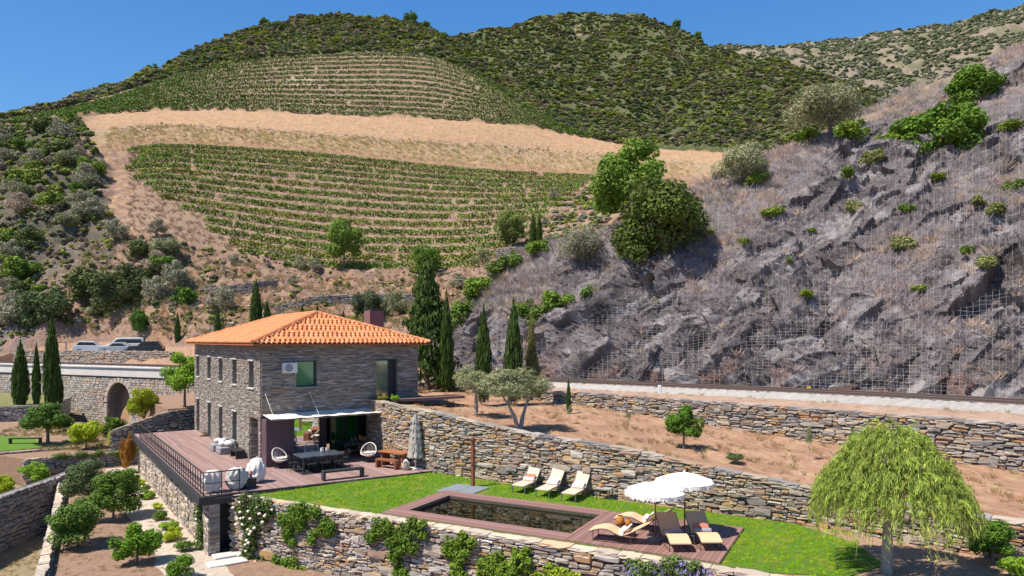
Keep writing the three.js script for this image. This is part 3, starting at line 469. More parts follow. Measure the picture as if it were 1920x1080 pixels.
// ---------------------------------------------------------------- the house (local x along the front, -z towards the back)
const house = thing('stone_house', 'two storey schist stone house with an orange tiled hip roof', 'house', [HOUSE.x, 0, HOUSE.z], HOUSE.turn);
const M = {
  purple: mat(0.115, 0.062, 0.075, 0.7, { map: rep(texSoft, 0.4, 0.4) }), black: mat(0.018, 0.018, 0.02, 0.5), char: mat(0.03, 0.03, 0.034, 0.55), frame: mat(0.05, 0.055, 0.06, 0.45, { metalness: 0.4 }),
  white: mat(0.72, 0.7, 0.68, 0.7), cloth: mat(0.78, 0.71, 0.64, 0.9), wood: mat(0.23, 0.085, 0.038, 0.55), lightStone: mat(0.52, 0.5, 0.49, 0.8), dark: mat(0.03, 0.028, 0.028, 0.9), steel: mat(0.3, 0.3, 0.31, 0.35, { metalness: 0.8 }),
};
const glassMat = new THREE.MeshPhysicalMaterial({ color: lin(0.6, 0.72, 0.68), roughness: 0.03, metalness: 0, transmission: 1, thickness: 0, ior: 1.52, specularIntensity: 1 });
const mirrorGlass = new THREE.MeshPhysicalMaterial({ color: lin(0.42, 0.5, 0.5), roughness: 0.04, metalness: 0.75 });   // coated solar glass
// schist cladding: thin courses of slabs over a face. o: origin, ux: along, n: outwards, W, y0, y1(x), holes [[x0, x1, y0, y1]]
function cladding(o, ux, n, W, y0, y1, holes, pal, seed, hs = [0.03, 0.09], ws = [0.15, 0.6]) {
  const r = rng(seed), out = [], turn = Math.atan2(n.x, n.z);
  for (let y = y0; y < y1 - 0.02;) {
    const h = Math.min(lerp(hs[0], hs[1], r() * r()), y1 - y);
    for (let x = 0; x < W;) {
      let w = Math.min(lerp(ws[0], ws[1], r()), W - x); if (W - x - w < 0.08) w = W - x;
      let a = x, b = x + w; x = b;
      for (const [hx0, hx1, hy0, hy1] of holes) if (y + h > hy0 + 0.01 && y < hy1 - 0.01) { if (a >= hx0 && b <= hx1) { a = b; } else if (a < hx0 && b > hx0) { if (b > hx1 && false) continue; b = hx0; } else if (a < hx1 && b > hx1) a = hx1; }
      if (b - a < 0.03) continue;
      const d = 0.03 + 0.045 * r(), c = pal[r() * pal.length | 0], v = 0.8 + 0.4 * r(), g = box(b - a - 0.006, h - 0.008, d);
      g.rotateZ((r() - 0.5) * 0.012); g.rotateY(turn); const cx = (a + b) / 2; g.translate(o.x + ux.x * cx + n.x * d / 2, y + h / 2, o.z + ux.z * cx + n.z * d / 2);
      out.push(tint(g, c.map((k) => k * v)));
    }
    y += h;
  }
  return out;
}
const PAL_LEFT = [[0.3, 0.27, 0.245], [0.22, 0.2, 0.185], [0.38, 0.345, 0.31], [0.28, 0.245, 0.215], [0.46, 0.42, 0.38], [0.36, 0.27, 0.18], [0.16, 0.148, 0.14], [0.33, 0.3, 0.27], [0.24, 0.18, 0.135]];
const PAL_FRONT = PAL_LEFT;   // the same schist on every side of the house
for (const c of PAL_LEFT) { c[0] *= 0.95; c[1] *= 0.92; c[2] *= 0.9; }
const HW = 9.07, HT = 17.5, EAVE = 6.32;
const upper = [1.77, 5.5, 9.08, 12.5, 16.3], lower = [5.5, 9.05, 12.45, 16.2];
{
  // left wall with deep openings
  const holesL = [...upper.map((t) => [t - 0.52, t + 0.52, 3.93, 5.38]), ...lower.map((t) => [t - 0.5, t + 0.5, 0.02, 2.34]), [0.35, 2.2, 0.02, 2.34]];
  const sh = new THREE.Shape([[0.45, 0], [HT - 0.45, 0], [HT - 0.45, EAVE], [0.45, EAVE]].map(([x, y]) => new THREE.Vector2(x, y)));
  for (const [a, b, c, d] of holesL.map((h) => [Math.max(h[0], 0.47), h[1], h[2], h[3]])) sh.holes.push(new THREE.Path([[a, c], [a, d], [b, d], [b, c]].map(([x, y]) => new THREE.Vector2(x, y))));
  const g = new THREE.ExtrudeGeometry(sh, { depth: 0.45, bevelEnabled: false }); g.rotateY(Math.PI / 2);           // x -> -z (away), depth -> +x
  const wallMat = mat(0.2, 0.185, 0.17, 0.95);
  part('wall', [g], wallMat, house, 'sunlit long side wall of grey schist');
  const fs = new THREE.Shape([[0, 2.5], [6.0, 2.5], [6.0, 0], [HW, 0], [HW, EAVE], [0, EAVE]].map(([x, y]) => new THREE.Vector2(x, y)));
  for (const [a, b, c, d] of [[1.81, 2.95, 4.0, 5.4], [6.41, 7.75, 3.12, 5.4]]) fs.holes.push(new THREE.Path([[a, c], [a, d], [b, d], [b, c]].map(([x, y]) => new THREE.Vector2(x, y))));
  const fg = new THREE.ExtrudeGeometry(fs, { depth: 0.45, bevelEnabled: false }); fg.translate(0, 0, -0.45);
  part('wall', [fg], mat(0.2, 0.185, 0.17, 0.95), house, 'front wall of thin grey brown schist courses');
  part('wall', [box(0.45, EAVE, HT - 0.45, HW - 0.225, EAVE / 2, -HT / 2 - 0.225), box(HW - 0.9, EAVE, 0.45, HW / 2, EAVE / 2, -HT + 0.225), box(0.449, 2.34, 0.45, 0.2245, 3.8, -0.226 - 0.225)], mat(0.2, 0.185, 0.17, 0.95), house);
  stuffPart('stone_cladding', cladding(V(0, 0, 0), V(0, 0, -1), V(-1, 0, 0), HT, 0, EAVE, holesL, PAL_LEFT, 61), stoneVC, house);
  stuffPart('stone_cladding', cladding(V(0, 0, 0), V(1, 0, 0), V(0, 0, 1), HW, 2.5, EAVE, [[1.81, 2.95, 4.0, 5.4], [6.41, 7.75, 2.0, 5.4]], PAL_FRONT, 62), stoneVC, house);
  stuffPart('stone_cladding', cladding(V(0.46, 0, 0), V(0, 0, -1), V(-1, 0, 0), 2.2, 0, 2.34, [], PAL_FRONT, 63).concat(cladding(V(0, 0, -2.21), V(1, 0, 0), V(0, 0, 1), 0.44, 0, 2.34, [], PAL_LEFT, 64)), stoneVC, house);
  // slit windows of the long side
  const slit = (t, y0, y1, w, sill) => {
    const f = part('window', [box(0.06, y1 - y0, 0.06, 0.3, (y0 + y1) / 2, -t + w / 2 - 0.03), box(0.06, y1 - y0, 0.06, 0.3, (y0 + y1) / 2, -t - w / 2 + 0.03), box(0.06, 0.06, w - 0.12, 0.3, y0 + 0.03, -t), box(0.06, 0.06, w - 0.12, 0.3, y1 - 0.03, -t)], M.frame, house);
    part('pane', [box(0.012, y1 - y0 - 0.12, w - 0.12, 0.3, (y0 + y1) / 2, -t)], mirrorGlass, f);
    part('lintel', [box(0.16, 0.07, w + 0.1, -0.035, y1 + 0.036, -t)], M.lightStone, f);
    if (sill) part('sill', [box(0.42, 0.07, w + 0.12, 0.09, y0 - 0.036, -t)], M.lightStone, f);
  };
  for (const t of upper) slit(t, 3.93, 5.38, 1.0, true);
  for (const t of lower) slit(t, 0.02, 2.34, 0.96, false);
  // front window, air conditioner and terrace door
  const w = part('window', [box(0.07, 1.4, 0.07, 1.845, 4.7, -0.28), box(0.07, 1.4, 0.07, 2.915, 4.7, -0.28), box(1.0, 0.07, 0.07, 2.38, 4.035, -0.28), box(1.0, 0.07, 0.07, 2.38, 5.365, -0.28)], M.frame, house);
  part('pane', [box(1.0, 1.26, 0.012, 2.38, 4.7, -0.28)], new THREE.MeshPhysicalMaterial({ color: lin(0.16, 0.34, 0.24), roughness: 0.05, metalness: 0.55 }), w);  // green tint of the pane stands in for reflected greenery
  part('sill', [box(1.6, 0.07, 0.4, 2.4, 3.962, -0.08)], mat(0.2, 0.2, 0.2, 0.7), w); part('lintel', [box(1.5, 0.08, 0.14, 2.42, 5.442, 0.03)], mat(0.17, 0.165, 0.16, 0.8), w);
  const ac = part('air_conditioner', [rbox(0.76, 0.55, 0.28, 0.03, 1.4, 5.04, 0.22)], M.white, house, 'white air conditioning unit on the front wall');
  part('fan_grille', [new THREE.TorusGeometry(0.2, 0.012, 6, 20).translate(1.33, 5.04, 0.37), new THREE.TorusGeometry(0.13, 0.01, 6, 18).translate(1.33, 5.04, 0.37), cyl(0.2, 0.2, 0.01, 20, 1.33, 5.04, 0.362, Math.PI / 2)], mat(0.32, 0.32, 0.33, 0.6), ac);
  part('bracket', [box(0.05, 0.05, 0.3, 1.15, 4.74, 0.14), box(0.05, 0.05, 0.3, 1.65, 4.74, 0.14)], M.frame, ac);
  const d = part('door', [box(0.07, 2.28, 0.08, 6.445, 4.26, -0.25), box(0.07, 2.28, 0.08, 7.715, 4.26, -0.25), box(0.07, 2.28, 0.08, 7.28, 4.26, -0.25), box(1.2, 0.07, 0.08, 7.08, 5.365, -0.25)], M.frame, house, 'glazed terrace door at the right of the front wall');
  part('pane', [box(0.77, 2.2, 0.012, 6.87, 4.22, -0.25)], new THREE.MeshPhysicalMaterial({ color: lin(0.3, 0.34, 0.3), roughness: 0.06, metalness: 0.6 }), d); part('lintel', [box(1.5, 0.08, 0.14, 7.08, 5.442, 0.03)], mat(0.17, 0.165, 0.16, 0.8), d);
  part('dark_leaf', [box(0.36, 2.2, 0.04, 7.5, 4.22, -0.25)], M.black, d);
  // ground floor: plum walls, recess and glazing
  part('plum_wall', [box(1.44, 2.42, 1.6, 0.725, 1.21, 0.1)], M.purple, house, 'plum painted wall block at the house corner');
  part('recess_ceiling', [box(5.4, 0.12, 1.5, 3.2, 2.44, -1.22)], mat(0.42, 0.38, 0.35, 0.9), house);
  part('recess_wall', [box(0.2, 2.38, 0.6, 1.6, 1.19, -1.3), box(0.3, 2.38, 0.35, 3.9, 1.19, -1.7), box(5, 2.4, 0.1, 4.5, 1.2, -5.2)], M.purple, house);
  const g1 = part('glazing', [box(0.08, 2.38, 0.08, 1.75, 1.19, -1.6), box(0.1, 2.38, 0.08, 3.7, 1.19, -1.6), box(0.1, 2.38, 0.08, 4.3, 1.19, -1.6), box(0.06, 2.38, 0.08, 5.2, 1.19, -1.6), box(0.1, 2.38, 0.08, 5.95, 1.19, -1.6)], M.frame, house);
  part('pane', [box(1.85, 2.34, 0.014, 2.72, 1.19, -1.6)], new THREE.MeshPhysicalMaterial({ color: lin(0.8, 0.85, 0.85), roughness: 0.02, metalness: 0.95 }), g1, 'mirror-like sliding glass reflecting the lawn');
  part('pane', [box(0.82, 2.34, 0.014, 4.76, 1.19, -1.6), box(0.68, 2.34, 0.014, 5.57, 1.19, -1.6)], glassMat, g1);
  const greenRibs = []; for (let i = 0; i < 26; i++) greenRibs.push(cyl(0.05, 0.05, 2.3, 7, 4.35 + i * 0.064, 1.17, -1.72 + 0.03 * Math.sin(i * 1.9)));
  part('green_panel', greenRibs, mat(0.04, 0.36, 0.06, 0.9), house);  // ribbed green panel that gives the clear panes their green
  // chimney
  const ch = part('chimney', [box(0.95, 2.3, 0.95, 8.3, 7.25, -4.6)], mat(0.2, 0.1, 0.11, 0.8, { map: rep(texSoft, 0.5) }), house); part('flue', [box(0.7, 0.08, 0.7, 8.3, 8.44, -4.6)], M.dark, ch);
  // awning
  const aw = part('awning', sheet(44, 10, (u, v) => { const s = lerp(0.05, 7.1, u), sag = 0.028 * Math.sin(u * 38) * Math.sin(v * 3.14) * (0.6 + 0.4 * n2(u * 6, 2)) + 0.025 * n2(u * 9, v * 3); return { p: [s, lerp(2.64, 2.54, v) + sag - 0.06 * Math.sin(v * 3.14), lerp(0.06, 1.78, v) + 0.03 * n2(u * 12, 4) * v], uv: [s, v] }; }), mat(0.78, 0.69, 0.6, 0.9, { side: THREE.DoubleSide }), house, 'white fabric awning over the terrace');
  part('frame_bar', [rod(V(0.05, 2.48, 1.75), V(7.1, 2.48, 1.75), 0.025), rod(V(0.05, 2.6, 0.1), V(0.05, 2.48, 1.75), 0.02), rod(V(7.1, 2.6, 0.1), V(7.1, 2.48, 1.75), 0.02), rod(V(3.5, 2.6, 0.1), V(3.5, 2.46, 1.75), 0.02)], M.steel, aw);
  for (const s of [0.19, 2.53]) part('support_rod', [rod(V(s, 3.68, 0.06), V(s + 0.1, 2.62, 1.2), 0.012), ball(0.04, s, 3.68, 0.08)], M.white, aw);
}
{ // roof: hips at 45 degrees in plan
  const ov = 0.55, s0 = -ov, s1 = HW + ov, t0 = -ov, t1 = HT + ov, y0 = 6.34, half = (s1 - s0) / 2, y1 = 8.14, sc = (s0 + s1) / 2, A = V(sc, y1, -(t0 + half)), B = V(sc, y1, -(t1 - half));
  const c = [V(s0, y0, -t0), V(s1, y0, -t0), V(s1, y0, -t1), V(s0, y0, -t1)];
  const tri = (...p) => { const g = new THREE.BufferGeometry(); g.setAttribute('position', new THREE.BufferAttribute(new Float32Array(p.flatMap((q) => [q.x, q.y - 0.03, q.z])), 3)); g.computeVertexNormals(); return g; };
  const roof = part('roof', [tri(c[0], c[1], A), tri(c[1], c[2], B, c[1], B, A), tri(c[2], c[3], B), tri(c[3], c[0], A, c[3], A, B), box(s1 - s0, 0.07, t1 - t0, sc, y0 - 0.07, -(t0 + t1) / 2)], mat(0.4, 0.13, 0.05, 0.9), house, 'orange clay tile hip roof');
  const tile = (() => { // cover and pan, unit tile: across x, up the slope z-, up y
    const P = [], q = (a, b, c2, d) => P.push(...a, ...b, ...c2, ...a, ...c2, ...d), n = 6, L = 0.46;
    for (let i = 0; i < n; i++) { const a = Math.PI * i / n, b = Math.PI * (i + 1) / n, f = (t, r, z) => [-Math.cos(t) * r, Math.sin(t) * r * 0.85 + 0.025 - (z < -0.1 ? 0.02 : 0), z]; q(f(a, 0.098, 0), f(b, 0.098, 0), f(b, 0.082, -L), f(a, 0.082, -L)); P.push(...f(a, 0.098, 0), 0, 0.025, 0, ...f(b, 0.098, 0)); }
    q([0.07, 0.02, 0.0], [0.135, -0.012, 0.0], [0.135, -0.03, -L], [0.07, 0.0, -L]); q([0.135, -0.012, 0.0], [0.2, 0.02, 0.0], [0.2, 0.0, -L], [0.135, -0.03, -L]);
    const g = new THREE.BufferGeometry(); g.setAttribute('position', new THREE.BufferAttribute(new Float32Array(P), 3)); g.setAttribute('uv', new THREE.BufferAttribute(new Float32Array(P.length / 3 * 2), 2)); g.computeVertexNormals(); return g;
  })();
  const tones = [[0.6, 0.22, 0.08], [0.64, 0.245, 0.09], [0.56, 0.2, 0.07], [0.63, 0.26, 0.11], [0.52, 0.185, 0.07], [0.58, 0.25, 0.12]], r = rng(71);
  const slopeLen = Math.hypot(half, y1 - y0), rows = 14, ex = slopeLen / rows, cw = 0.27;
  const lay = (P0, P1, inner, hipL, hipR, one) => { // eave from P0 to P1, inner: horizontal direction up the slope
    const ax = P1.clone().sub(P0), W = ax.length(); ax.normalize(); const up = inner.clone().multiplyScalar(half).setY(y1 - y0).normalize(), nn = new THREE.Vector3().crossVectors(ax, up); if (nn.y < 0) nn.negate();
    const basis = new THREE.Matrix4().makeBasis(ax, nn, up.clone().negate()), merged = [];
    for (let i = 0; i < rows; i++) { const run = i * ex * half / slopeLen, a = hipL ? run : 0, b = W - (hipR ? run : 0), nC = Math.floor((b - a) / cw); if (nC < 1) continue; const off = a + (b - a - nC * cw) / 2;
      for (let k = 0; k < nC; k++) { const p = P0.clone().addScaledVector(ax, off + (k + 0.5) * cw).addScaledVector(up, i * ex - 0.04).addScaledVector(nn, 0.015 + 0.008 * r()), m = basis.clone().setPosition(p), c0 = tones[clamp((r() * 0.6 + 0.4 * (0.5 + 0.8 * n2(p.x * 0.7, p.z * 0.7 + p.y))) * tones.length | 0, 0, 5)];
        if (one) { const o = new THREE.Mesh(tile, mat(...c0, 0.75)); o.name = 'roof_tile'; m.decompose(o.position, o.quaternion, o.scale); roof.add(o); } else merged.push(tint(tile.clone().applyMatrix4(m), c0.map((x) => x * (0.92 + 0.16 * r())))); } }
    if (merged.length) stuffPart('roof_tiles', merged, new THREE.MeshStandardMaterial({ vertexColors: true, roughness: 0.75 }), roof);
  };
  lay(c[0], c[1], V(0, 0, -1), 1, 1, true); lay(c[3], c[0], V(1, 0, 0), 1, 1, false); lay(c[1], c[2], V(-1, 0, 0), 1, 1, false); lay(c[2], c[3], V(0, 0, 1), 1, 1, false);
  const capG = (() => { const P = [], n = 6; for (let i = 0; i < n; i++) { const a = Math.PI * i / n, b = Math.PI * (i + 1) / n, f = (t, rr, z) => [-Math.cos(t) * rr, Math.sin(t) * rr, z]; P.push(...f(a, 0.14, 0), ...f(b, 0.14, 0), ...f(b, 0.115, -0.42), ...f(a, 0.14, 0), ...f(b, 0.115, -0.42), ...f(a, 0.115, -0.42)); P.push(...f(a, 0.14, 0), 0, 0, 0, ...f(b, 0.14, 0)); } const g = new THREE.BufferGeometry(); g.setAttribute('position', new THREE.BufferAttribute(new Float32Array(P), 3)); g.computeVertexNormals(); return g; })();
  const capLine = (a, b) => { const d = b.clone().sub(a), L = d.length(); d.normalize(); const x = new THREE.Vector3().crossVectors(d, V(0, 1, 0)).normalize(), y = new THREE.Vector3().crossVectors(x, d), n = Math.round(L / 0.38); for (let i = 0; i < n; i++) { const o = new THREE.Mesh(capG, mat(...tones[r() * 6 | 0].map((v) => v * 0.92), 0.75)); o.name = 'ridge_tile'; new THREE.Matrix4().makeBasis(x, y, d.clone().negate()).setPosition(a.clone().addScaledVector(d, i * L / n).add(V(0, 0.06, 0))).decompose(o.position, o.quaternion, o.scale); roof.add(o); } };
  capLine(c[0], A); capLine(c[1], A); capLine(c[3], B); capLine(c[2], B); capLine(B, A);
}
// ---------------------------------------------------------------- wooden deck with its railing, above the basement wall
{
  const deck = thing('wooden_deck', 'reddish brown wooden deck round the house', 'deck', [HOUSE.x, 0, HOUSE.z], HOUSE.turn); deck.userData.kind = 'thing';
  const r = rng(81), tones = [[0.265, 0.165, 0.15], [0.295, 0.19, 0.17], [0.24, 0.148, 0.135], [0.32, 0.21, 0.19]], bw = 0.145, front = (s) => -5.95 - 0.05 * (s + 4);
  for (let i = 0; i < 72; i++) {
    const s = -3.95 + (i + 0.5) * bw, end = s < -0.02 ? 17.2 : s < 1.55 ? -0.72 : 1.56; let t = front(s);
    if (s > 6.0) break;
    const wallEnd = s > 5.95 ? -3.7 : end;
    while (t < wallEnd - 0.2) { let L = Math.min(3 + r() * 2.5, wallEnd - t); if (wallEnd - t - L < 0.6) L = wallEnd - t; part('board', [box(bw - 0.008, 0.035, L - 0.006, s, -0.0175, -(t + L / 2))], mat(...tones[r() * 4 | 0], 0.75), deck); t += L; }
  }
  for (let i = 0; i < 5; i++) { const s = 6.05 + i * bw, t = front(s); part('board', [box(bw - 0.008, 0.035, 2.6 - i * 0.2, s, -0.0175, -(t + 1.3 - i * 0.1))], mat(...tones[i % 4], 0.75), deck); }
  part('substructure', [box(10.4, 0.12, 1.7, 1.2, -0.1, 5.0), box(3.9, 0.2, 23, -2.0, -0.14, -5.55), box(6.0, 0.06, 7.8, 3.0, -0.08, 2.4)], mat(0.24, 0.17, 0.14, 0.9), deck);
  part('edge_beam', [box(0.16, 0.34, 23.3, -4.04, -0.19, -5.6), box(2.4, 0.34, 0.14, -2.86, -0.2, 6.0), box(10.2, 0.08, 0.05, 1.5, -0.06, 6.27, 0, 0.05, 0)], M.char, deck);
  const rail = part('railing', [box(0.05, 0.045, 20.7, -3.93, 0.96, -4.4), box(0.03, 0.03, 20.7, -3.93, 0.5, -4.4), box(0.03, 0.03, 20.7, -3.93, 0.08, -4.4), box(1.5, 0.045, 0.05, -3.2, 0.96, 5.92), box(1.5, 0.03, 0.03, -3.2, 0.5, 5.92), box(1.5, 0.03, 0.03, -3.2, 0.08, 5.92)], M.char, deck, 'dark metal railing along the deck edge');
  const post = box(0.035, 0.96, 0.035, 0, 0.48, 0); for (let i = 0; i < 38; i++) { const m = new THREE.Mesh(post, M.char); m.name = 'post'; m.position.set(-3.93, 0, 5.9 - i * 0.555); rail.add(m); }
  for (let i = 1; i < 3; i++) { const m = new THREE.Mesh(post, M.char); m.name = 'post'; m.position.set(-3.93 + i * 0.72, 0, 5.92); rail.add(m); }
}
{ // basement wall under the deck
  const b = thing('basement_wall', 'sunlit stone basement wall with slit windows under the deck', 'wall', [HOUSE.x, -2.6, HOUSE.z], HOUSE.turn); b.userData.kind = 'thing';
  const slits = [-4.6, -1.6, 1.4, 4.6, 8.6, 13].map((t) => [t + 5.95 - 0.12, t + 5.95 + 0.12, 0.1, 2.0]);
  part('core', [box(3.2, 2.35, 21.8, -2.1, 1.175, -6.0), box(0.4, 2.35, 1.1, -3.5, 1.175, 5.4), box(1.9, 2.35, 0.5, -1.2, 1.175, 5.2)], mat(0.16, 0.14, 0.125, 0.95), b);
  const at = V(-3.705, 0, 5.95); stuffPart('stone_cladding', cladding(at, V(0, 0, -1), V(-1, 0, 0), 22.8, 0, 2.32, slits, PAL_LEFT.concat([[0.6, 0.46, 0.32], [0.64, 0.5, 0.37], [0.56, 0.47, 0.39]]), 91, [0.05, 0.16], [0.15, 0.5]).concat(cladding(V(-3.72, 0, 5.96), V(1, 0, 0), V(0, 0, 1), 0.42, 0, 2.32, [], PAL_FRONT, 92, [0.05, 0.12])).concat(cladding(V(-3.3, 0, 4.92), V(1, 0, 0), V(0, 0, 1), 1.2, 0, 2.32, [], PAL_FRONT, 93, [0.05, 0.12])), stoneVC, b);
  for (const [a, c] of slits) { const w = part('slit_window', [box(0.03, 1.9, c - a, -3.68, 1.05, 5.95 - (a + c) / 2)], M.black, b); }
  const d = part('door', [box(0.85, 2.1, 0.06, -2.75, 1.07, 5.0)], M.char, b); part('handle', [box(0.03, 0.14, 0.05, -2.42, 1.0, 5.05)], M.steel, d);
  const st = thing('door_step', 'flat pale stone step at the basement door', 'step', [...(() => { const [x, z] = houseXZ(-3.0, -6.4); return [x, -2.55, z]; })()], HOUSE.turn); part('slab', [rbox(1.3, 0.12, 0.7, 0.04, 0, 0.06, 0)], M.lightStone, st); part('slab', [rbox(1.5, 0.08, 0.8, 0.04, -0.3, 0.04, 0.85)], M.lightStone, st);
}
{ // timber step outside the terrace door
  const [x, z] = houseXZ(8.7, -0.75), t = thing('terrace_boardwalk', 'dark timber boardwalk outside the terrace door', 'boardwalk', [x, 3.05, z], HOUSE.turn);
  for (let i = 0; i < 8; i++) part('board', [box(4.6, 0.05, 0.14, 0.6, 0.09, 0.55 - i * 0.15)], mat(0.2, 0.12, 0.11, 0.8), t); part('joist', [box(4.5, 0.1, 1.1, 0.6, 0.012, 0.02)], mat(0.2, 0.14, 0.12, 0.9), t);
}

// ---------------------------------------------------------------- swimming pool and its timber surround
const poolThing = (name, label, cat, x, z, y = -0.085, turn = 0, group) => { const [X, Z] = poolXZ(x, z); return thing(name, label, cat, [X, y, Z], POOL.turn + turn, group); };
const deckTones = [[0.235, 0.125, 0.105], [0.255, 0.14, 0.12], [0.215, 0.115, 0.1], [0.275, 0.155, 0.135]];
{
  const t = poolThing('swimming_pool', 'rectangular plunge pool with dark still water', 'pool', 0, 0, -1.5);
  const W = 6.75, D = 2.85, tileM = mat(0.085, 0.085, 0.06, 0.6, { map: rep(texSoft, 0.7), bumpMap: rep(texGrit, 0.5), bumpScale: 0.02 });
  part('basin', [box(W, 0.1, D, W / 2, -0.05, D / 2), box(W + 0.2, 1.36, 0.1, W / 2, 0.68, -0.052), box(W + 0.2, 1.36, 0.1, W / 2, 0.68, D + 0.052), box(0.1, 1.36, D, -0.052, 0.68, D / 2), box(0.1, 1.36, D, W + 0.052, 0.68, D / 2)], tileM, t);
  const wg = new THREE.PlaneGeometry(W, D, 40, 20); wg.rotateX(-Math.PI / 2); wg.translate(W / 2, 1.33, D / 2); const wp = wg.attributes.position; for (let i = 0; i < wp.count; i++) wp.setY(i, 1.33 + 0.002 * n2(wp.getX(i) * 2.2, wp.getZ(i) * 2.2)); wg.computeVertexNormals();
  part('water', wg, new THREE.MeshPhysicalMaterial({ color: lin(0.36, 0.42, 0.24), roughness: 0.02, transmission: 1, thickness: 0, ior: 1.33, specularIntensity: 1 }), t);
  for (const [x, z] of [[1.5, 0.6], [4.9, 0.55], [1.6, 2.2], [3.0, 2.35], [4.4, 1.9], [4.6, 2.4]]) part('pool_light', [cyl(0.1, 0.12, 0.03, 18, x, 0.02, z)], M.white, t);
  const d = poolThing('pool_deck', 'dark red timber decking round the pool with the sunbathing platform', 'deck', 0, 0, -0.115); d.userData.kind = 'thing';
  let k = 0; const bd = (x0, x1, z0, z1) => part('board', [box(x1 - x0 - 0.01, 0.05, z1 - z0 - 0.01, (x0 + x1) / 2, 0.055, (z0 + z1) / 2)], mat(...deckTones[(k++ * 7 + (k >> 2)) % 4], 0.7), d);
  for (let i = 0; i < 5; i++) bd(-0.7, 6.9, -0.72 + i * 0.144, -0.72 + (i + 1) * 0.144);
  for (let i = 0; i < 5; i++) bd(-0.7, 6.9, 2.86 + i * 0.158, 2.86 + (i + 1) * 0.158);
  for (let i = 0; i < 5; i++) bd(-0.7 + i * 0.14, -0.7 + (i + 1) * 0.14, 0.01, 2.85);
  bd(6.76, 6.9, 0.01, 2.85);
  for (let i = 0; i < 34; i++) bd(6.91 + i * 0.144, 6.91 + (i + 1) * 0.144, -0.6, 3.65);
  part('subframe', [box(12.4, 0.025, 0.69, 5.6, 0.012, -0.36), box(12.4, 0.025, 0.75, 5.6, 0.012, 3.26), box(0.66, 0.025, 2.82, -0.36, 0.012, 1.42), box(4.95, 0.025, 2.82, 9.32, 0.012, 1.42)], mat(0.18, 0.12, 0.1, 0.9), d);
  part('fascia', [box(0.03, 0.11, 4.25, 11.825, 0.02, 1.52)], mat(0.12, 0.07, 0.06, 0.8), d);
}
{ // shower post on its slate slab
  const t = thing('slate_slab', 'square blue grey slate slab at the corner of the pool', 'slab', [-2.15, -0.085, -30.05], POOL.turn); for (const [x, z] of [[-0.43, -0.43], [0.43, -0.43], [-0.43, 0.43], [0.43, 0.43]]) part('slate_tile', [rbox(0.84, 0.04, 0.84, 0.01, x, 0.02, z)], mat(0.2, 0.23, 0.27, 0.55), t);
  const p = thing('shower_post', 'tall rusty steel post standing beside the slate slab', 'post', [-1.76, -0.085, -30.72], POOL.turn); part('column', [rbox(0.14, 2.2, 0.16, 0.015, 0, 1.1, 0)], mat(0.21, 0.07, 0.03, 0.75, { bumpMap: rep(texGrit, 2), bumpScale: 0.004 }), p); part('spout', [cyl(0.025, 0.03, 0.18, 8, 0, 2.08, 0.13, Math.PI / 2)], mat(0.1, 0.05, 0.03, 0.6), p); part('tap', [cyl(0.03, 0.03, 0.06, 8, 0, 1.05, 0.1, Math.PI / 2)], M.steel, p);
}
// ---------------------------------------------------------------- sun loungers
const slingTan = mat(0.60, 0.46, 0.36, 0.85), slingPeach = mat(0.66, 0.42, 0.25, 0.85), towel = mat(0.78, 0.75, 0.72, 0.95), terracotta = mat(0.5, 0.16, 0.1, 0.9), greyCloth = mat(0.28, 0.27, 0.31, 0.95), bronze = mat(0.09, 0.075, 0.065, 0.5, { metalness: 0.3 });
function ribbon(pts, w, th) { // a bent sheet following [z, y] points, width along x
  const c = new THREE.CatmullRomCurve3(pts.map(([z, y]) => V(0, y, z)), false, 'catmullrom', 0.3), n = 22, P = c.getPoints(n), sh = new THREE.Shape(); P.forEach((p, i) => i ? sh.lineTo(p.z, p.y) : sh.moveTo(p.z, p.y)); for (let i = n; i >= 0; i--) sh.lineTo(P[i].z, P[i].y - th);
  const g = new THREE.ExtrudeGeometry(sh, { depth: w, bevelEnabled: false }); g.rotateY(-Math.PI / 2); return g.translate(w / 2, 0, 0);
}
function lawnLounger(label, x, z) {
  const t = poolThing('sun_lounger', label, 'sun lounger', x, z, -0.085, 0.02, 'sun loungers on the lawn');
  part('seat', [ribbon([[0, 0.36], [-0.6, 0.37], [-1.15, 0.36]], 0.6, 0.03)], slingTan, t); part('backrest', [ribbon([[-1.15, 0.36], [-1.5, 0.62], [-1.85, 0.98]], 0.6, 0.03)], slingTan, t);
  part('frame', [box(0.035, 0.05, 1.2, -0.31, 0.33, -0.58), box(0.035, 0.05, 1.2, 0.31, 0.33, -0.58), rod(V(-0.31, 0.34, -1.15), V(-0.31, 0.95, -1.84), 0.018), rod(V(0.31, 0.34, -1.15), V(0.31, 0.95, -1.84), 0.018), rod(V(-0.31, 0.95, -1.84), V(0.31, 0.95, -1.84), 0.018)], M.steel, t);
  for (const [lx, lz] of [[-0.3, -0.06], [0.3, -0.06], [-0.3, -1.1], [0.3, -1.1]]) part('leg', [box(0.035, 0.34, 0.035, lx, 0.17, lz)], M.steel, t);
  return t;
}
const bolster = (label, x, z, y, turn, w, m, m2) => { const t = poolThing('rolled_towel', label, 'towel', x, z, y, turn); part('roll', [cyl(0.085, 0.085, w, 12, 0, 0.09, 0, 0, 0, Math.PI / 2)], m, t); if (m2) part('folded_throw', [rbox(w * 0.9, 0.05, 0.2, 0.02, 0, 0.2, -0.17, 0.75)], m2, t); return t; };
lawnLounger('tan sun lounger on the lawn nearest the rusty post', 2.35, -1.75); lawnLounger('tan sun lounger on the lawn, middle of the three', 3.6, -1.5); lawnLounger('tan sun lounger on the lawn next to the little side table', 4.85, -1.35);
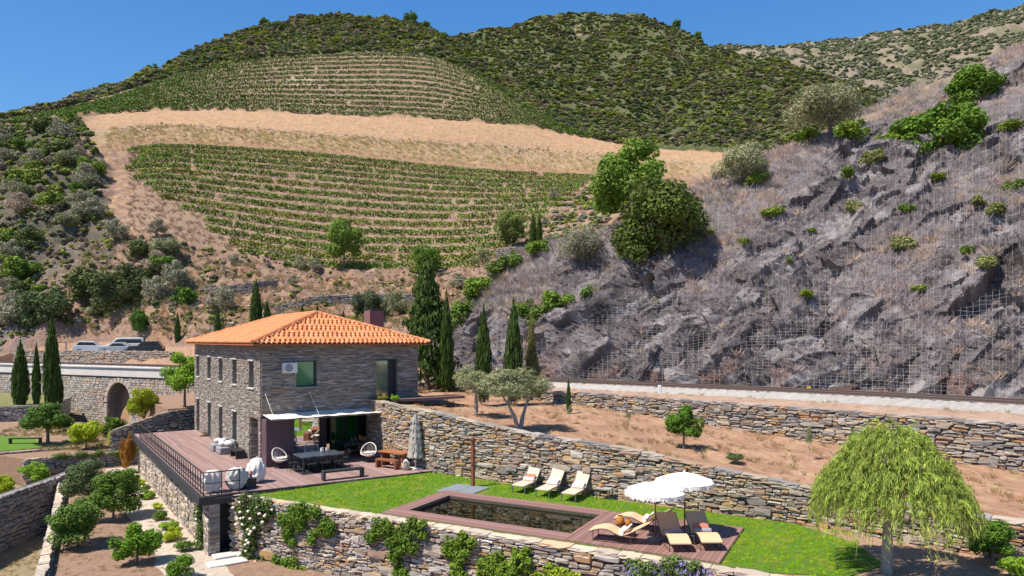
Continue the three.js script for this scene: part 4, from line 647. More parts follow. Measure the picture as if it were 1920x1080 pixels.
bolster('rolled white towel with terracotta throw on the lounger nearest the post', 2.35, -2.83, 0.27, 0.02, 0.5, towel, terracotta); bolster('rolled white towel on the middle lawn lounger', 3.6, -2.58, 0.27, 0.02, 0.5, towel, towel); bolster('rolled white towel on the lawn lounger by the side table', 4.85, -2.43, 0.27, 0.02, 0.5, towel, towel);
function sideTable(label, x, z, m, h = 0.42, w = 0.62, turn = 0) { const t = poolThing('side_table', label, 'side table', x, z, -0.06, turn); part('table_top', [rbox(w, 0.03, w * 0.7, 0.012, 0, h, 0)], m, t); for (const [a, b] of [[-1, -1], [1, -1], [-1, 1], [1, 1]]) part('leg', [box(0.03, h, 0.03, a * (w / 2 - 0.03), h / 2, b * (w * 0.35 - 0.03))], bronze, t); return t; }
sideTable('small grey side table beside the lawn loungers', 5.95, -2.6, mat(0.33, 0.33, 0.36, 0.6));
{ const t = poolThing('clay_jug', 'small orange jug on the side table by the lawn loungers', 'jug', 5.78, -2.62, 0.375); part('body', new THREE.LatheGeometry([[0, 0], [0.06, 0], [0.085, 0.06], [0.07, 0.13], [0.04, 0.16], [0.05, 0.19]].map(([a, b]) => new THREE.Vector2(a, b)), 14), mat(0.6, 0.25, 0.08, 0.6), t); part('handle', [new THREE.TorusGeometry(0.04, 0.01, 6, 12).translate(0.08, 0.1, 0)], mat(0.5, 0.2, 0.07, 0.6), t); }
function waveLounger(label, x, z, turn) {
  const t = poolThing('chaise_lounge', label, 'chaise lounge', x, z, -0.035, turn, 'curved loungers on the pool deck');
  part('seat_sling', [ribbon([[0, 0.3], [-0.35, 0.42], [-0.62, 0.43], [-0.95, 0.3], [-1.1, 0.27], [-1.35, 0.37], [-1.65, 0.54], [-2.0, 0.76]], 0.66, 0.035)], slingPeach, t);
  part('edge_frame', [pipe([[0, 0.28], [-0.35, 0.4], [-0.62, 0.41], [-0.95, 0.28], [-1.1, 0.25], [-1.35, 0.35], [-1.65, 0.52], [-2.0, 0.74]].map(([q, y]) => V(-0.335, y, q)), 0.018, 26, 6), pipe([[0, 0.28], [-0.35, 0.4], [-0.62, 0.41], [-0.95, 0.28], [-1.1, 0.25], [-1.35, 0.35], [-1.65, 0.52], [-2.0, 0.74]].map(([q, y]) => V(0.335, y, q)), 0.018, 26, 6)], bronze, t);
  for (const [lx, lz, h] of [[-0.31, -0.15, 0.31], [0.31, -0.15, 0.31], [-0.31, -1.4, 0.4], [0.31, -1.4, 0.4]]) part('leg', [cyl(0.016, 0.016, h, 6, lx, h / 2, lz)], bronze, t);
  part('floor_bar', [box(0.03, 0.025, 1.3, -0.31, 0.013, -0.78), box(0.03, 0.025, 1.3, 0.31, 0.013, -0.78)], bronze, t); return t;
}
waveLounger('peach curved lounger nearest the pool edge at the front of the deck', 7.55, 3.0, -Math.PI / 2 + 0.08); waveLounger('peach curved lounger behind the woven lantern, head under the parasols', 7.75, 1.15, -Math.PI / 2 + 0.08);
waveLounger('shaded curved lounger facing the camera beside the parasol pole', 10.6, 3.3, 0.5); waveLounger('curved lounger facing the camera at the right end of the deck', 11.42, 2.7, 0.5);
bolster('rolled white towel on the front curved lounger', 8.62, 2.92, 0.23, -Math.PI / 2 + 0.08, 0.56, towel, towel); bolster('rolled white towel on the rear curved lounger', 8.82, 1.07, 0.23, -Math.PI / 2 + 0.08, 0.56, towel, towel);
bolster('grey rolled towel on the shaded lounger by the parasol pole', 10.09, 2.36, 0.23, 0.5, 0.58, greyCloth); bolster('grey rolled towel with terracotta throw on the rightmost lounger', 10.91, 1.76, 0.23, 0.5, 0.56, greyCloth, terracotta);
sideTable('low dark table between the two left curved loungers', 8.45, 2.25, M.char, 0.33, 0.6); sideTable('small dark table between the two loungers facing the camera', 10.62, 2.15, M.char, 0.3, 0.34);
for (const [x, s, l] of [[8.3, 1, 'larger wicker lantern on the low dark table'], [8.58, 0.78, 'smaller wicker lantern on the low dark table']]) { const t = poolThing('wicker_lantern', l, 'lantern', x, 2.25, 0.285); const g = new THREE.LatheGeometry([[0, 0], [0.1, 0], [0.14, 0.1], [0.13, 0.24], [0.08, 0.32]].map(([a, b]) => new THREE.Vector2(a * s, b * s)), 16); part('basket', g, mat(0.5, 0.2, 0.035, 0.7, { side: THREE.DoubleSide, bumpMap: rep(texGrit, 3), bumpScale: 0.01 }), t); part('handle', [new THREE.TorusGeometry(0.08 * s, 0.008, 6, 16, Math.PI).translate(0, 0.31 * s, 0)], mat(0.35, 0.15, 0.04, 0.7), t); }
// ---------------------------------------------------------------- fringed parasols
function parasol(label, x, z, R, h, tilt) {
  const t = poolThing('parasol', label, 'parasol', x, z, -0.035, tilt, 'open white parasols');
  part('base', [cyl(0.24, 0.27, 0.07, 20, 0, 0.035, 0)], mat(0.2, 0.19, 0.19, 0.6), t); part('pole', [cyl(0.024, 0.024, h, 8, 0, h / 2, 0)], mat(0.26, 0.075, 0.035, 0.55), t);
  const cm = mat(0.86, 0.835, 0.8, 0.9, { side: THREE.DoubleSide }), edge = (a) => { const k = Math.abs(Math.sin(a * 4)); return R * (0.9 + 0.12 * Math.pow(k, 0.6)); }, yy = (q, a) => h + 0.02 - 0.28 * Math.pow(q, 1.6) - 0.05 * q * (1 - Math.pow(Math.abs(Math.sin(a * 4)), 0.5));
  const can = part('canopy', sheet(96, 12, (u, v) => { const a = u * 6.28318, r = edge(a) * v; return { p: [Math.cos(a) * r, yy(v, a), Math.sin(a) * r], uv: [u * 8, v] }; }), cm, t);
  const fr = [], rr = rng(7 + x * 10 | 0); for (let i = 0; i < 220; i++) { const a = i / 220 * 6.28318, r = edge(a), L = 0.1 + 0.08 * rr(); fr.push(box(0.032, L, 0.006, Math.cos(a) * r, yy(1, a) - L / 2 + 0.01, Math.sin(a) * r, (rr() - 0.5) * 0.3, -a + Math.PI / 2, (rr() - 0.5) * 0.25)); }
  part('fringe', fr, cm, can); for (let i = 0; i < 8; i++) { const a = (i + 0.5) * Math.PI / 4; part('rib', [rod(V(0, h - 0.06, 0), V(Math.cos(a) * R * 0.95, h - 0.38, Math.sin(a) * R * 0.95), 0.008)], mat(0.3, 0.14, 0.07, 0.7), t); } part('finial', [ball(0.04, 0, h + 0.05, 0, 1, 1.3, 1)], M.white, can); return t;
}
parasol('open white fringed parasol in front, over the left loungers', 9.5, 2.25, 0.98, 1.86, 0.1); parasol('open white fringed parasol behind, over the right loungers', 10.2, 1.2, 0.95, 2.06, 0.35);

// ---------------------------------------------------------------- terrace furniture (placed in the house's own directions: s along the front, t towards the back)
const onDeck = (name, label, cat, s, t, turn = 0, group) => { const [x, z] = houseXZ(s, t); return thing(name, label, cat, [x, 0.0, z], HOUSE.turn + turn, group); };
function diningTable(label, s, t, w, d) { const o = onDeck('dining_table', label, 'table', s, t), m = mat(0.055, 0.065, 0.085, 0.4); part('table_top', [rbox(w, 0.06, d, 0.012, 0, 0.74, 0)], m, o); for (const [a, b] of [[-1, -1], [1, -1], [-1, 1], [1, 1]]) part('leg', [box(0.09, 0.71, 0.09, a * (w / 2 - 0.09), 0.355, b * (d / 2 - 0.09))], M.char, o); part('apron', [box(w - 0.2, 0.08, 0.03, 0, 0.67, d / 2 - 0.1), box(w - 0.2, 0.08, 0.03, 0, 0.67, -d / 2 + 0.1), box(0.03, 0.08, d - 0.2, w / 2 - 0.1, 0.67, 0), box(0.03, 0.08, d - 0.2, -w / 2 + 0.1, 0.67, 0)], M.char, o); return o; }
diningTable('large blue black dining table on the sunny deck', 2.1, -2.75, 2.15, 1.5); diningTable('blue black dining table in the shade by the glass doors', 5.0, 0.15, 1.35, 1.3);
{ const o = onDeck('outdoor_rug', 'black outdoor rug under the large dining table', 'rug', 2.15, -2.55); part('mat', [rbox(2.5, 0.012, 2.7, 0.005, 0, 0.007, 0)], mat(0.014, 0.014, 0.018, 0.95), o); part('border', [box(2.54, 0.01, 0.05, 0, 0.0155, 1.33), box(0.05, 0.01, 2.6, -1.24, 0.0155, 0)], M.char, o); }
let chairCount = 0;
function chair(label, s, t, turn) {
  const o = onDeck('dining_chair', label, 'chair', s, t, turn, 'black wire dining chairs'), m = M.black;
  part('seat', [rbox(0.44, 0.035, 0.43, 0.015, 0, 0.45, 0)], m, o);
  for (const [a, b] of [[-1, -1], [1, -1], [-1, 1], [1, 1]]) part('leg', [rod(V(a * 0.19, 0.44, b * 0.18), V(a * 0.23, 0.0, b * 0.22), 0.014)], m, o);
  part('backrest', [pipe([V(-0.2, 0.45, -0.2), V(-0.23, 0.68, -0.24), V(-0.12, 0.84, -0.26), V(0.12, 0.84, -0.26), V(0.23, 0.68, -0.24), V(0.2, 0.45, -0.2)], 0.014, 24, 6), ...[-0.11, 0, 0.11].map((x) => rod(V(x, 0.46, -0.2), V(x, 0.83, -0.26), 0.008))], m, o);
  part('armrest', [pipe([V(-0.22, 0.45, 0.12), V(-0.26, 0.64, 0.08), V(-0.25, 0.68, -0.1), V(-0.23, 0.68, -0.23)], 0.011, 14, 5), pipe([V(0.22, 0.45, 0.12), V(0.26, 0.64, 0.08), V(0.25, 0.68, -0.1), V(0.23, 0.68, -0.23)], 0.011, 14, 5)], m, o); return o;
}
for (const [k, w] of [[1.42, 'left'], [2.1, 'middle'], [2.78, 'right']]) { chair('black chair at the lawn side of the large table, ' + w + ' of three', k, -3.6, Math.PI); chair('black chair at the house side of the large table, ' + w + ' of three', k, -1.85, 0); }
chair('black chair at the left end of the large dining table', 0.82, -2.75, Math.PI / 2); chair('black chair at the right end of the large dining table', 3.4, -2.75, -Math.PI / 2);
chair('black chair in front of the shaded dining table, left one', 4.68, -0.65, Math.PI); chair('black chair in front of the shaded dining table, right one', 5.3, -0.65, Math.PI); chair('black chair at the left end of the shaded dining table', 4.1, 0.15, Math.PI / 2);
for (const [s, c, l] of [[2.35, [0.75, 0.72, 0.68], 'white glass candle jar on the large dining table'], [2.62, [0.7, 0.55, 0.5], 'pinkish glass candle jar on the large dining table']]) { const [x, z] = houseXZ(s, -2.5), o = thing('candle_jar', l, 'candle jar', [x, 0.77, z]); part('jar', new THREE.LatheGeometry([[0, 0], [0.085, 0], [0.09, 0.12], [0.08, 0.22], [0.085, 0.25]].map(([a, b]) => new THREE.Vector2(a, b)), 16), mat(...c, 0.3, { side: THREE.DoubleSide }), o); part('candle', [cyl(0.05, 0.05, 0.15, 12, 0, 0.09, 0)], M.white, o); }
for (const [s, t, l] of [[5.0, 0.1, 'dark vase on the shaded dining table'], [5.25, 0.2, 'brown bottle on the shaded dining table']]) { const [x, z] = houseXZ(s, t), o = thing('vase', l, 'vase', [x, 0.77, z]); part('body', new THREE.LatheGeometry([[0, 0], [0.07, 0], [0.09, 0.1], [0.05, 0.2], [0.055, 0.26]].map(([a, b]) => new THREE.Vector2(a, b)), 14), mat(s > 5.1 ? 0.25 : 0.06, 0.1, 0.05, 0.25, { side: THREE.DoubleSide }), o); part('rim', [new THREE.TorusGeometry(0.055, 0.006, 6, 16).rotateX(Math.PI / 2).translate(0, 0.26, 0)], M.char, o); }
function eggChair(label, s, t, turn) {
  const o = onDeck('rattan_chair', label, 'chair', s, t, turn, 'white round rattan chairs'), w = mat(0.74, 0.68, 0.62, 0.75);
  const bowl = new THREE.SphereGeometry(0.46, 20, 8, 0, Math.PI * 2, Math.PI * 0.55, Math.PI * 0.42); bowl.scale(1, 0.8, 0.95); bowl.translate(0, 0.68, 0); part('bowl', [bowl], mat(0.7, 0.62, 0.55, 0.8, { side: THREE.DoubleSide }), o);
  part('hoop', [pipe([V(-0.45, 0.56, 0.12), V(-0.42, 0.85, -0.12), V(-0.22, 1.06, -0.3), V(0, 1.12, -0.36), V(0.22, 1.06, -0.3), V(0.42, 0.85, -0.12), V(0.45, 0.56, 0.12), V(0.25, 0.5, 0.4), V(0, 0.48, 0.47), V(-0.25, 0.5, 0.4)], 0.028, 48, 7, true)], w, o);
  part('back_weave', Array.from({ length: 9 }, (_, i) => { const a = (i - 4) / 4.6; return rod(V(a * 0.36, 0.48, -0.22), V(a * 0.4, 1.1 - 0.3 * a * a, -0.34 + 0.14 * a * a), 0.006, 5); }), w, o);
  part('cushion', [ball(0.34, 0, 0.5, 0.05, 1, 0.36, 0.95, 16)], M.white, o);
  part('base', [cyl(0.03, 0.03, 0.4, 8, 0, 0.2, 0), cyl(0.3, 0.32, 0.025, 20, 0, 0.014, 0)], M.char, o); o.scale.setScalar(0.88); return o;
}
eggChair('white round rattan chair in front of the plum wall', 0.55, -1.35, 0.35); eggChair('white round rattan chair behind the large dining table', 2.55, -0.35, 0.1); eggChair('white round rattan chair beside the wooden picnic table', 4.95, -2.35, -0.7);
function slabBench(label, s, t, len, turn, m, h = 0.45, d = 0.4) { const o = onDeck('bench', label, 'bench', s, t, turn); part('seat', [rbox(len, 0.09, d, 0.012, 0, h - 0.045, 0)], m, o); for (const a of [-1, 1]) part('leg', [rbox(0.1, h - 0.09, d, 0.01, a * (len / 2 - 0.05), (h - 0.09) / 2, 0)], m, o); return o; }
slabBench('black bench at the edge of the deck in front of the dining table', 2.2, -5.75, 1.95, -0.05, M.char); slabBench('low black bench against the long stone wall', -0.42, 3.15, 1.25, Math.PI / 2, M.black, 0.45, 0.5);
slabBench('red brown wooden bench in front of the picnic table', 5.0, -4.6, 1.35, -1.17, M.wood, 0.46, 0.34);
{ const o = onDeck('picnic_table', 'red brown plank table beside the closed parasol', 'table', 5.6, -4.25, -1.17); for (let i = 0; i < 4; i++) part('plank', [rbox(1.75, 0.07, 0.19, 0.012, 0, 0.73, -0.3 + i * 0.2)], mat(0.3 + 0.03 * (i % 2), 0.12, 0.05, 0.5), o); for (const a of [-1, 1]) part('leg', [rbox(0.12, 0.69, 0.6, 0.012, a * 0.68, 0.345, 0)], M.wood, o); part('stretcher', [box(1.25, 0.1, 0.08, 0, 0.3, 0)], M.wood, o); }
{ // closed parasol
  const o = onDeck('closed_parasol', 'tall closed grey fringed parasol by the terrace wall', 'parasol', 6.1, -5.55), r = rng(5);
  part('base', [rbox(0.6, 0.06, 0.6, 0.015, 0, 0.03, 0)], mat(0.62, 0.6, 0.58, 0.7), o); part('pole', [cyl(0.028, 0.028, 2.75, 8, 0, 1.4, 0)], M.white, o);
  const cl = part('folded_canopy', sheet(84, 26, (u, v) => { const a = u * 6.28318, y = lerp(0.62, 2.75, v), fold = 0.72 + 0.28 * Math.abs(Math.sin(a * 4 + 0.4 * Math.sin(v * 9))), tier = 0.06 * (1 - ((v * 5) % 1)); const rad = (0.08 + 0.3 * Math.pow(1 - v, 0.75)) * fold + tier * (1 - v); return { p: [Math.cos(a) * rad, y, Math.sin(a) * rad], uv: [u, v] }; }), mat(0.4, 0.36, 0.33, 0.95), o);
  const fr = []; for (let k = 0; k < 6; k++) for (let i = 0; i < 40; i++) { const v = k / 6 + 0.01, a = i / 40 * 6.28 + r() * 0.1, rad = (0.11 + 0.29 * Math.pow(1 - v, 0.75)) * (0.8 + 0.22 * r()) + 0.03, L = 0.14 + 0.1 * r(); fr.push(box(0.026, L, 0.008, Math.cos(a) * rad, lerp(0.62, 2.75, v) + L * 0.2, Math.sin(a) * rad, 0, -a + 1.57, (r() - 0.5) * 0.3)); }
  part('fringe', fr, mat(0.62, 0.57, 0.52, 0.95), cl);
}
{ const o = onDeck('woven_basket', 'pale rope basket with rolled towels beside the picnic bench', 'basket', 5.55, -5.55); part('basket', new THREE.LatheGeometry([[0, 0], [0.17, 0], [0.22, 0.2], [0.21, 0.36]].map(([a, b]) => new THREE.Vector2(a, b)), 18), mat(0.6, 0.48, 0.4, 0.95, { side: THREE.DoubleSide, bumpMap: rep(texGrit, 2), bumpScale: 0.02 }), o); part('towels', [cyl(0.07, 0.07, 0.3, 10, -0.07, 0.36, 0, 0.5), cyl(0.07, 0.07, 0.3, 10, 0.08, 0.37, 0.03, -0.4, 0, 0.3), cyl(0.06, 0.06, 0.3, 10, 0.0, 0.38, -0.08, 0.2, 0, -0.4)], towel, o); }
function beanbag(label, s, t, turn, w, h, col, seed, tall = 0.5) {
  const o = onDeck('bean_bag', label, 'bean bag', s, t, turn, 'bean bags by the railing'), g = new THREE.SphereGeometry(1, 40, 28), p = g.attributes.position;
  for (let i = 0; i < p.count; i++) { let x = p.getX(i), y = p.getY(i), z = p.getZ(i); const a = Math.atan2(z, x), v = (y + 1) / 2, rad = Math.hypot(x, z), sq = Math.pow(Math.pow(Math.abs(Math.cos(a)), 3.4) + Math.pow(Math.abs(Math.sin(a)), 3.4), -1 / 3.4), full = Math.pow(rad, 0.45) / Math.max(rad, 1e-3), fold = sq * full * 0.9 * (1 + 0.13 * Math.sin(a * 9 + seed * 2 + v * 2.5) * (0.3 + v) + 0.16 * n3(x * 1.7 + seed * 5, y * 1.7, z * 1.7)), q = 1 - 0.55 * v * v * tall; const back = -0.32 * v * v; x = x * fold * q * (w / 2); z = z * fold * q * (w / 2) + back * w * 0.6; y = Math.max(0.004, Math.pow(v, 0.85) * h + 0.03 * n3(x * 4, v * 4, z * 4 + seed)); p.setXYZ(i, x, y, z); }
  g.computeVertexNormals(); part('bag', [g], mat(...col, 0.95), o); part('carry_loop', [new THREE.TorusGeometry(0.06, 0.012, 6, 12).translate(0, h * 1.0, -0.19 * w)], mat(...col.map((c) => c * 0.8), 0.95), o); return o;
}
beanbag('white and grey draped bean bag at the corner of the railing', -3.45, -5.3, Math.PI - 0.2, 0.85, 0.95, [0.6, 0.57, 0.54], 1, 0.3); beanbag('grey draped bean bag, second from the railing corner', -2.5, -5.35, Math.PI + 0.2, 0.85, 0.98, [0.5, 0.49, 0.48], 2, 0.3);
beanbag('small white bean bag behind the black cube table', -2.3, -4.5, 0.6, 0.7, 0.75, [0.72, 0.67, 0.63], 3); beanbag('tall white bean bag seat to the right of the black cube table', -1.45, -4.35, -0.9, 0.9, 1.1, [0.72, 0.67, 0.63], 4, 0.75);
{ const o = onDeck('cube_table', 'black cube table between the bean bags', 'side table', -1.95, -5.3, 0.2); part('cube', [rbox(0.48, 0.42, 0.48, 0.015, 0, 0.21, 0)], M.black, o); part('top_inlay', [box(0.42, 0.008, 0.42, 0, 0.424, 0)], M.char, o); }
for (const [k, l] of [[-2.02, 'left of two pink candles on the black cube table'], [-1.86, 'right of two pink candles on the black cube table']]) { const [x, z] = houseXZ(k, -5.3), o = thing('pink_candle', l, 'candle', [x, 0.43, z]); part('wax', [cyl(0.05, 0.055, 0.3, 14, 0, 0.15, 0)], mat(0.6, 0.16, 0.17, 0.5), o); part('wick', [cyl(0.005, 0.005, 0.04, 5, 0, 0.315, 0)], M.dark, o); }
function pouf(label, s, t, turn, w, d) { const o = onDeck('lounge_pouf', label, 'sofa', s, t, turn, 'grey poufs by the long wall'); part('base', [rbox(w, 0.42, d, 0.09, 0, 0.21, 0)], mat(0.27, 0.27, 0.28, 0.95, { bumpMap: rep(texGrit, 2), bumpScale: 0.01 }), o); part('backrest', [rbox(0.2, 0.4, d * 0.9, 0.08, w / 2 - 0.1, 0.56, 0)], mat(0.25, 0.25, 0.26, 0.95), o); return o; }
pouf('grey lounge sofa nearer the black bench by the long wall', -0.62, 5.0, 0.05, 0.95, 0.95); pouf('grey lounge sofa farther along the long wall', -0.72, 6.3, 0.0, 0.9, 0.9);
[[-0.55, 4.75], [-0.45, 5.25], [-0.6, 6.1], [-0.75, 6.5], [-0.85, 5.0]].forEach(([s, t], i) => { const [x, z] = houseXZ(s, t), o = thing('cushion', ['white cushion on the nearer grey sofa, near end', 'white cushion on the nearer grey sofa, far end', 'white cushion on the farther grey sofa, near end', 'white cushion on the farther grey sofa, far end', 'white cushion at the front of the nearer grey sofa'][i], 'cushion', [x, 0.44, z], i * 1.3); part('pillow', [ball(0.24, 0, 0.14, 0, 1, 0.55, 0.85, 14)], M.white, o); part('seam', [new THREE.TorusGeometry(0.22, 0.008, 5, 24).rotateX(Math.PI / 2).scale(1, 1, 0.85).translate(0, 0.14, 0)], mat(0.55, 0.53, 0.5, 0.9), o); });
{ const o = onDeck('small_basket', 'small woven basket at the far end of the deck by the wall', 'basket', -0.3, 13.2); part('basket', new THREE.LatheGeometry([[0, 0], [0.22, 0], [0.26, 0.12], [0.2, 0.28]].map(([a, b]) => new THREE.Vector2(a, b)), 16), mat(0.45, 0.3, 0.22, 0.9, { side: THREE.DoubleSide }), o); part('handle', [new THREE.TorusGeometry(0.18, 0.015, 6, 16, Math.PI).translate(0, 0.26, 0)], mat(0.38, 0.26, 0.2, 0.9), o); }
{ const o = thing('garden_bench', 'black tubular bench on the small raised lawn', 'bench', [-38.2, -1.62, -53.6], 0.1); part('seat', [box(2.3, 0.06, 0.4, 0, 0.42, 0)], M.black, o); for (const a of [-1.1, 1.1]) part('leg', [box(0.06, 0.4, 0.38, a, 0.2, 0)], M.black, o); }
// lights flush in the lawn
for (const [px, l] of [[-2.59, -33.13, 'pale disc light in the lawn below the terrace wall']].map(([x, z, l]) => [[x, z], l])) { const o = thing('lawn_light', l, 'garden light', [px[0], -0.085, px[1]]); part('disc', [cyl(0.11, 0.12, 0.03, 16, 0, 0.012, 0)], M.white, o); part('rim', [new THREE.TorusGeometry(0.12, 0.012, 5, 16).rotateX(Math.PI / 2).translate(0, 0.02, 0)], M.steel, o); }

// ---------------------------------------------------------------- parked cars beyond the railway
function car(label, x, z, y, turn, L, Wd, h, paint, roofline, group) {
  const o = thing(label.includes('van') ? 'parked_van' : 'parked_car', label, label.includes('van') ? 'van' : 'car', [x, y, z], turn, group), sc = (pts) => { const s = new THREE.Shape(); pts.forEach(([a, b], i) => i ? s.lineTo(a * L, b * h) : s.moveTo(a * L, b * h)); return s; };
  const ext = (pts, w, bev = 0.05) => new THREE.ExtrudeGeometry(sc(pts), { depth: w - 2 * bev, bevelEnabled: true, bevelSize: bev, bevelThickness: bev, bevelSegments: 2 }).translate(0, 0, -w / 2 + bev);
  const pm = new THREE.MeshPhysicalMaterial({ color: lin(...paint), roughness: 0.35, metalness: 0.2, clearcoat: 0.8, clearcoatRoughness: 0.1 });
  const b = part('body', [ext([[-0.49, 0.2], [-0.5, 0.42], [-0.46, 0.56], [-0.24, 0.6], [0.42, 0.62], [0.49, 0.5], [0.5, 0.22], [0.4, 0.16], [-0.4, 0.16]], Wd)], pm, o);
  part('cabin', [ext(roofline, Wd * 0.88, 0.08)], pm, b); const win = roofline.map(([a, c]) => [a * 0.93 - 0.0, 0.6 + (c - 0.6) * 0.8]);
  part('side_window', [ext(win, Wd * 0.9, 0.02)], mat(0.02, 0.025, 0.03, 0.08), o);
  for (const a of [-0.31, 0.31]) for (const s of [-1, 1]) { const wl = part('wheel', [cyl(0.31, 0.31, 0.2, 18, a * L, 0.31, s * (Wd / 2 - 0.1), Math.PI / 2)], M.black, o); part('rim', [cyl(0.19, 0.19, 0.21, 12, a * L, 0.31, s * (Wd / 2 - 0.1), Math.PI / 2)], M.steel, wl); }
  for (const s of [-1, 1]) { part('headlight', [rbox(0.08, 0.12, 0.3, 0.02, -0.485 * L, 0.5 * h, s * Wd * 0.36)], mat(0.7, 0.72, 0.75, 0.2), o); part('tail_light', [rbox(0.08, 0.14, 0.22, 0.02, 0.485 * L, 0.54 * h, s * Wd * 0.38)], mat(0.4, 0.02, 0.02, 0.3), o); } return o;
}
const SUVR = [[-0.22, 0.6], [-0.1, 0.96], [0.34, 1.0], [0.44, 0.62]], SED = [[-0.24, 0.6], [-0.08, 0.97], [0.18, 1.0], [0.38, 0.64]], VAN = [[-0.36, 0.6], [-0.24, 0.94], [-0.14, 1.0], [0.47, 1.0], [0.49, 0.6]];
car('white sport utility car at the left of the car park', -61.0, -99.2, 4.72, Math.PI + 0.25, 4.5, 1.85, 1.62, [0.62, 0.63, 0.65], SUVR, 'cars above the stone wall'); car('silver hatchback car in front of the white van', -56.6, -97.9, 4.72, 0.2, 4.3, 1.75, 1.45, [0.42, 0.44, 0.47], SED, 'cars above the stone wall');
car('white panel van parked behind the silver car', -57.2, -101.4, 4.72, 0.2, 5.1, 1.9, 2.1, [0.78, 0.77, 0.75], VAN, 'cars above the stone wall'); car('black car at the right of the car park', -51.9, -97.0, 4.72, 0.25, 4.5, 1.8, 1.6, [0.015, 0.016, 0.018], SUVR, 'cars above the stone wall');
{ const o = thing('wall_frame', 'dark metal frame standing left of the parked cars', 'frame', [-66.0, 4.5, -99.5], 0.3); part('post', [box(0.15, 1.7, 0.15, -0.9, 0.85, 0)], M.steel, o); part('post', [box(0.15, 1.7, 0.15, 0.9, 0.85, 0)], M.steel, o); part('beam', [box(1.95, 0.15, 0.15, 0, 1.7, 0)], M.steel, o); }

// ---------------------------------------------------------------- foliage
function leafMesh(list) { // list of { p, n, t, l, w, c }: rhombic leaves, two faces each
  const N = list.length, P = new Float32Array(N * 18), C = new Float32Array(N * 18), Q = new Float32Array(N * 18), b = new THREE.Vector3(), f = new THREE.Vector3();
  list.forEach(({ p, n, t, l, w, c }, i) => {
    b.crossVectors(n, t).normalize().multiplyScalar(w); const a0 = [p.x - t.x * l, p.y - t.y * l, p.z - t.z * l], a1 = [p.x + t.x * l, p.y + t.y * l, p.z + t.z * l], s = [p.x + b.x + n.x * w * 0.35, p.y + b.y + n.y * w * 0.35, p.z + b.z + n.z * w * 0.35], u = [p.x - b.x + n.x * w * 0.35, p.y - b.y + n.y * w * 0.35, p.z - b.z + n.z * w * 0.35];
    P.set([...a0, ...a1, ...s, ...a0, ...u, ...a1], i * 18); for (let k = 0; k < 6; k++) C.set(c, i * 18 + k * 3);
  });
  const g = new THREE.BufferGeometry(); g.setAttribute('position', new THREE.BufferAttribute(P, 3)); g.setAttribute('color', new THREE.BufferAttribute(C, 3)); g.computeVertexNormals(); return g;
}
const unit = (r) => { const z = 2 * r() - 1, a = 6.28318 * r(), s = Math.sqrt(1 - z * z); return V(s * Math.cos(a), z, s * Math.sin(a)); };
const leafTone = (r, amp = 0.35) => { const v = 1 - amp / 2 + amp * r(), y = (r() - 0.4) * 0.25; return [v * (1 + y), v, v * (1 - y * 0.5)]; };
// clumps [x, y, z, rx, ry, rz]; leaves lie in the outer shell of each clump
function crown(seed, clumps, n, size, o = {}) {
  const { aspect = 0.5, shell = 0.5, up = 0.25, along = 0, amp = 0.4, droop = 0, loose = 0.62 } = o, r = rng(seed), out = [], wts = []; let tot = 0;
  for (const c of clumps) { tot += Math.pow(c[3] * c[4] + c[4] * c[5] + c[3] * c[5], 0.9); wts.push(tot); }
  const ct = clumps.map(() => 0.82 + 0.36 * r());
  for (let i = 0; i < n; i++) {
    const q = r() * tot; let k = 0; while (wts[k] < q) k++; const c = clumps[k], d = unit(r), m = shell + (1 - shell) * Math.pow(r(), 0.5);
    const p = V(c[0] + d.x * c[3] * m, c[1] + d.y * c[4] * m, c[2] + d.z * c[5] * m), nn = d.clone().multiplyScalar(0.75).add(unit(r).multiplyScalar(loose)).add(V(0, up, 0)).normalize();
    const t = unit(r); if (along) t.lerp(V(0, along > 0 ? 1 : -1, 0), Math.abs(along)); if (droop) t.y -= droop; t.addScaledVector(nn, -t.dot(nn)).normalize(); if (along) nn.y *= 1 - Math.abs(along);
    const l = size * (0.6 + 0.8 * r()); out.push({ p, n: nn, t, l, w: l * aspect, c: leafTone(r, amp).map((x) => x * ct[k]) });
  }
  return leafMesh(out);
}
function lobes(seed, k, o = {}) { // clumps filling a unit crown (radius 1, centre at the origin)
  const { flat: fl = 1, rad = [0.32, 0.5], base = -0.7, core = 0.55 } = o, r = rng(seed), L = [[0, -0.05 * fl, 0, core, core * fl, core]];
  for (let i = 0; i < k; i++) { const d = unit(r); if (d.y < base) d.y *= -0.4; const q = lerp(rad[0], rad[1], r()), m = (1 - q * 0.85) * (0.72 + 0.42 * r()); L.push([d.x * m * (0.85 + 0.2 * r()), d.y * m * fl, d.z * m * (0.85 + 0.2 * r()), q, q * (0.75 + 0.3 * r()) * Math.sqrt(fl), q]); }
  return L;
}
const leafMats = {};
const leafMat = (r, g, b) => leafMats[[r, g, b]] ??= new THREE.MeshPhysicalMaterial({ color: lin(r * 1.45, g * 1.4, b * 1.25), vertexColors: true, roughness: 0.75, side: THREE.DoubleSide, transmission: 0.25, thickness: 0, specularIntensity: 0.35 });
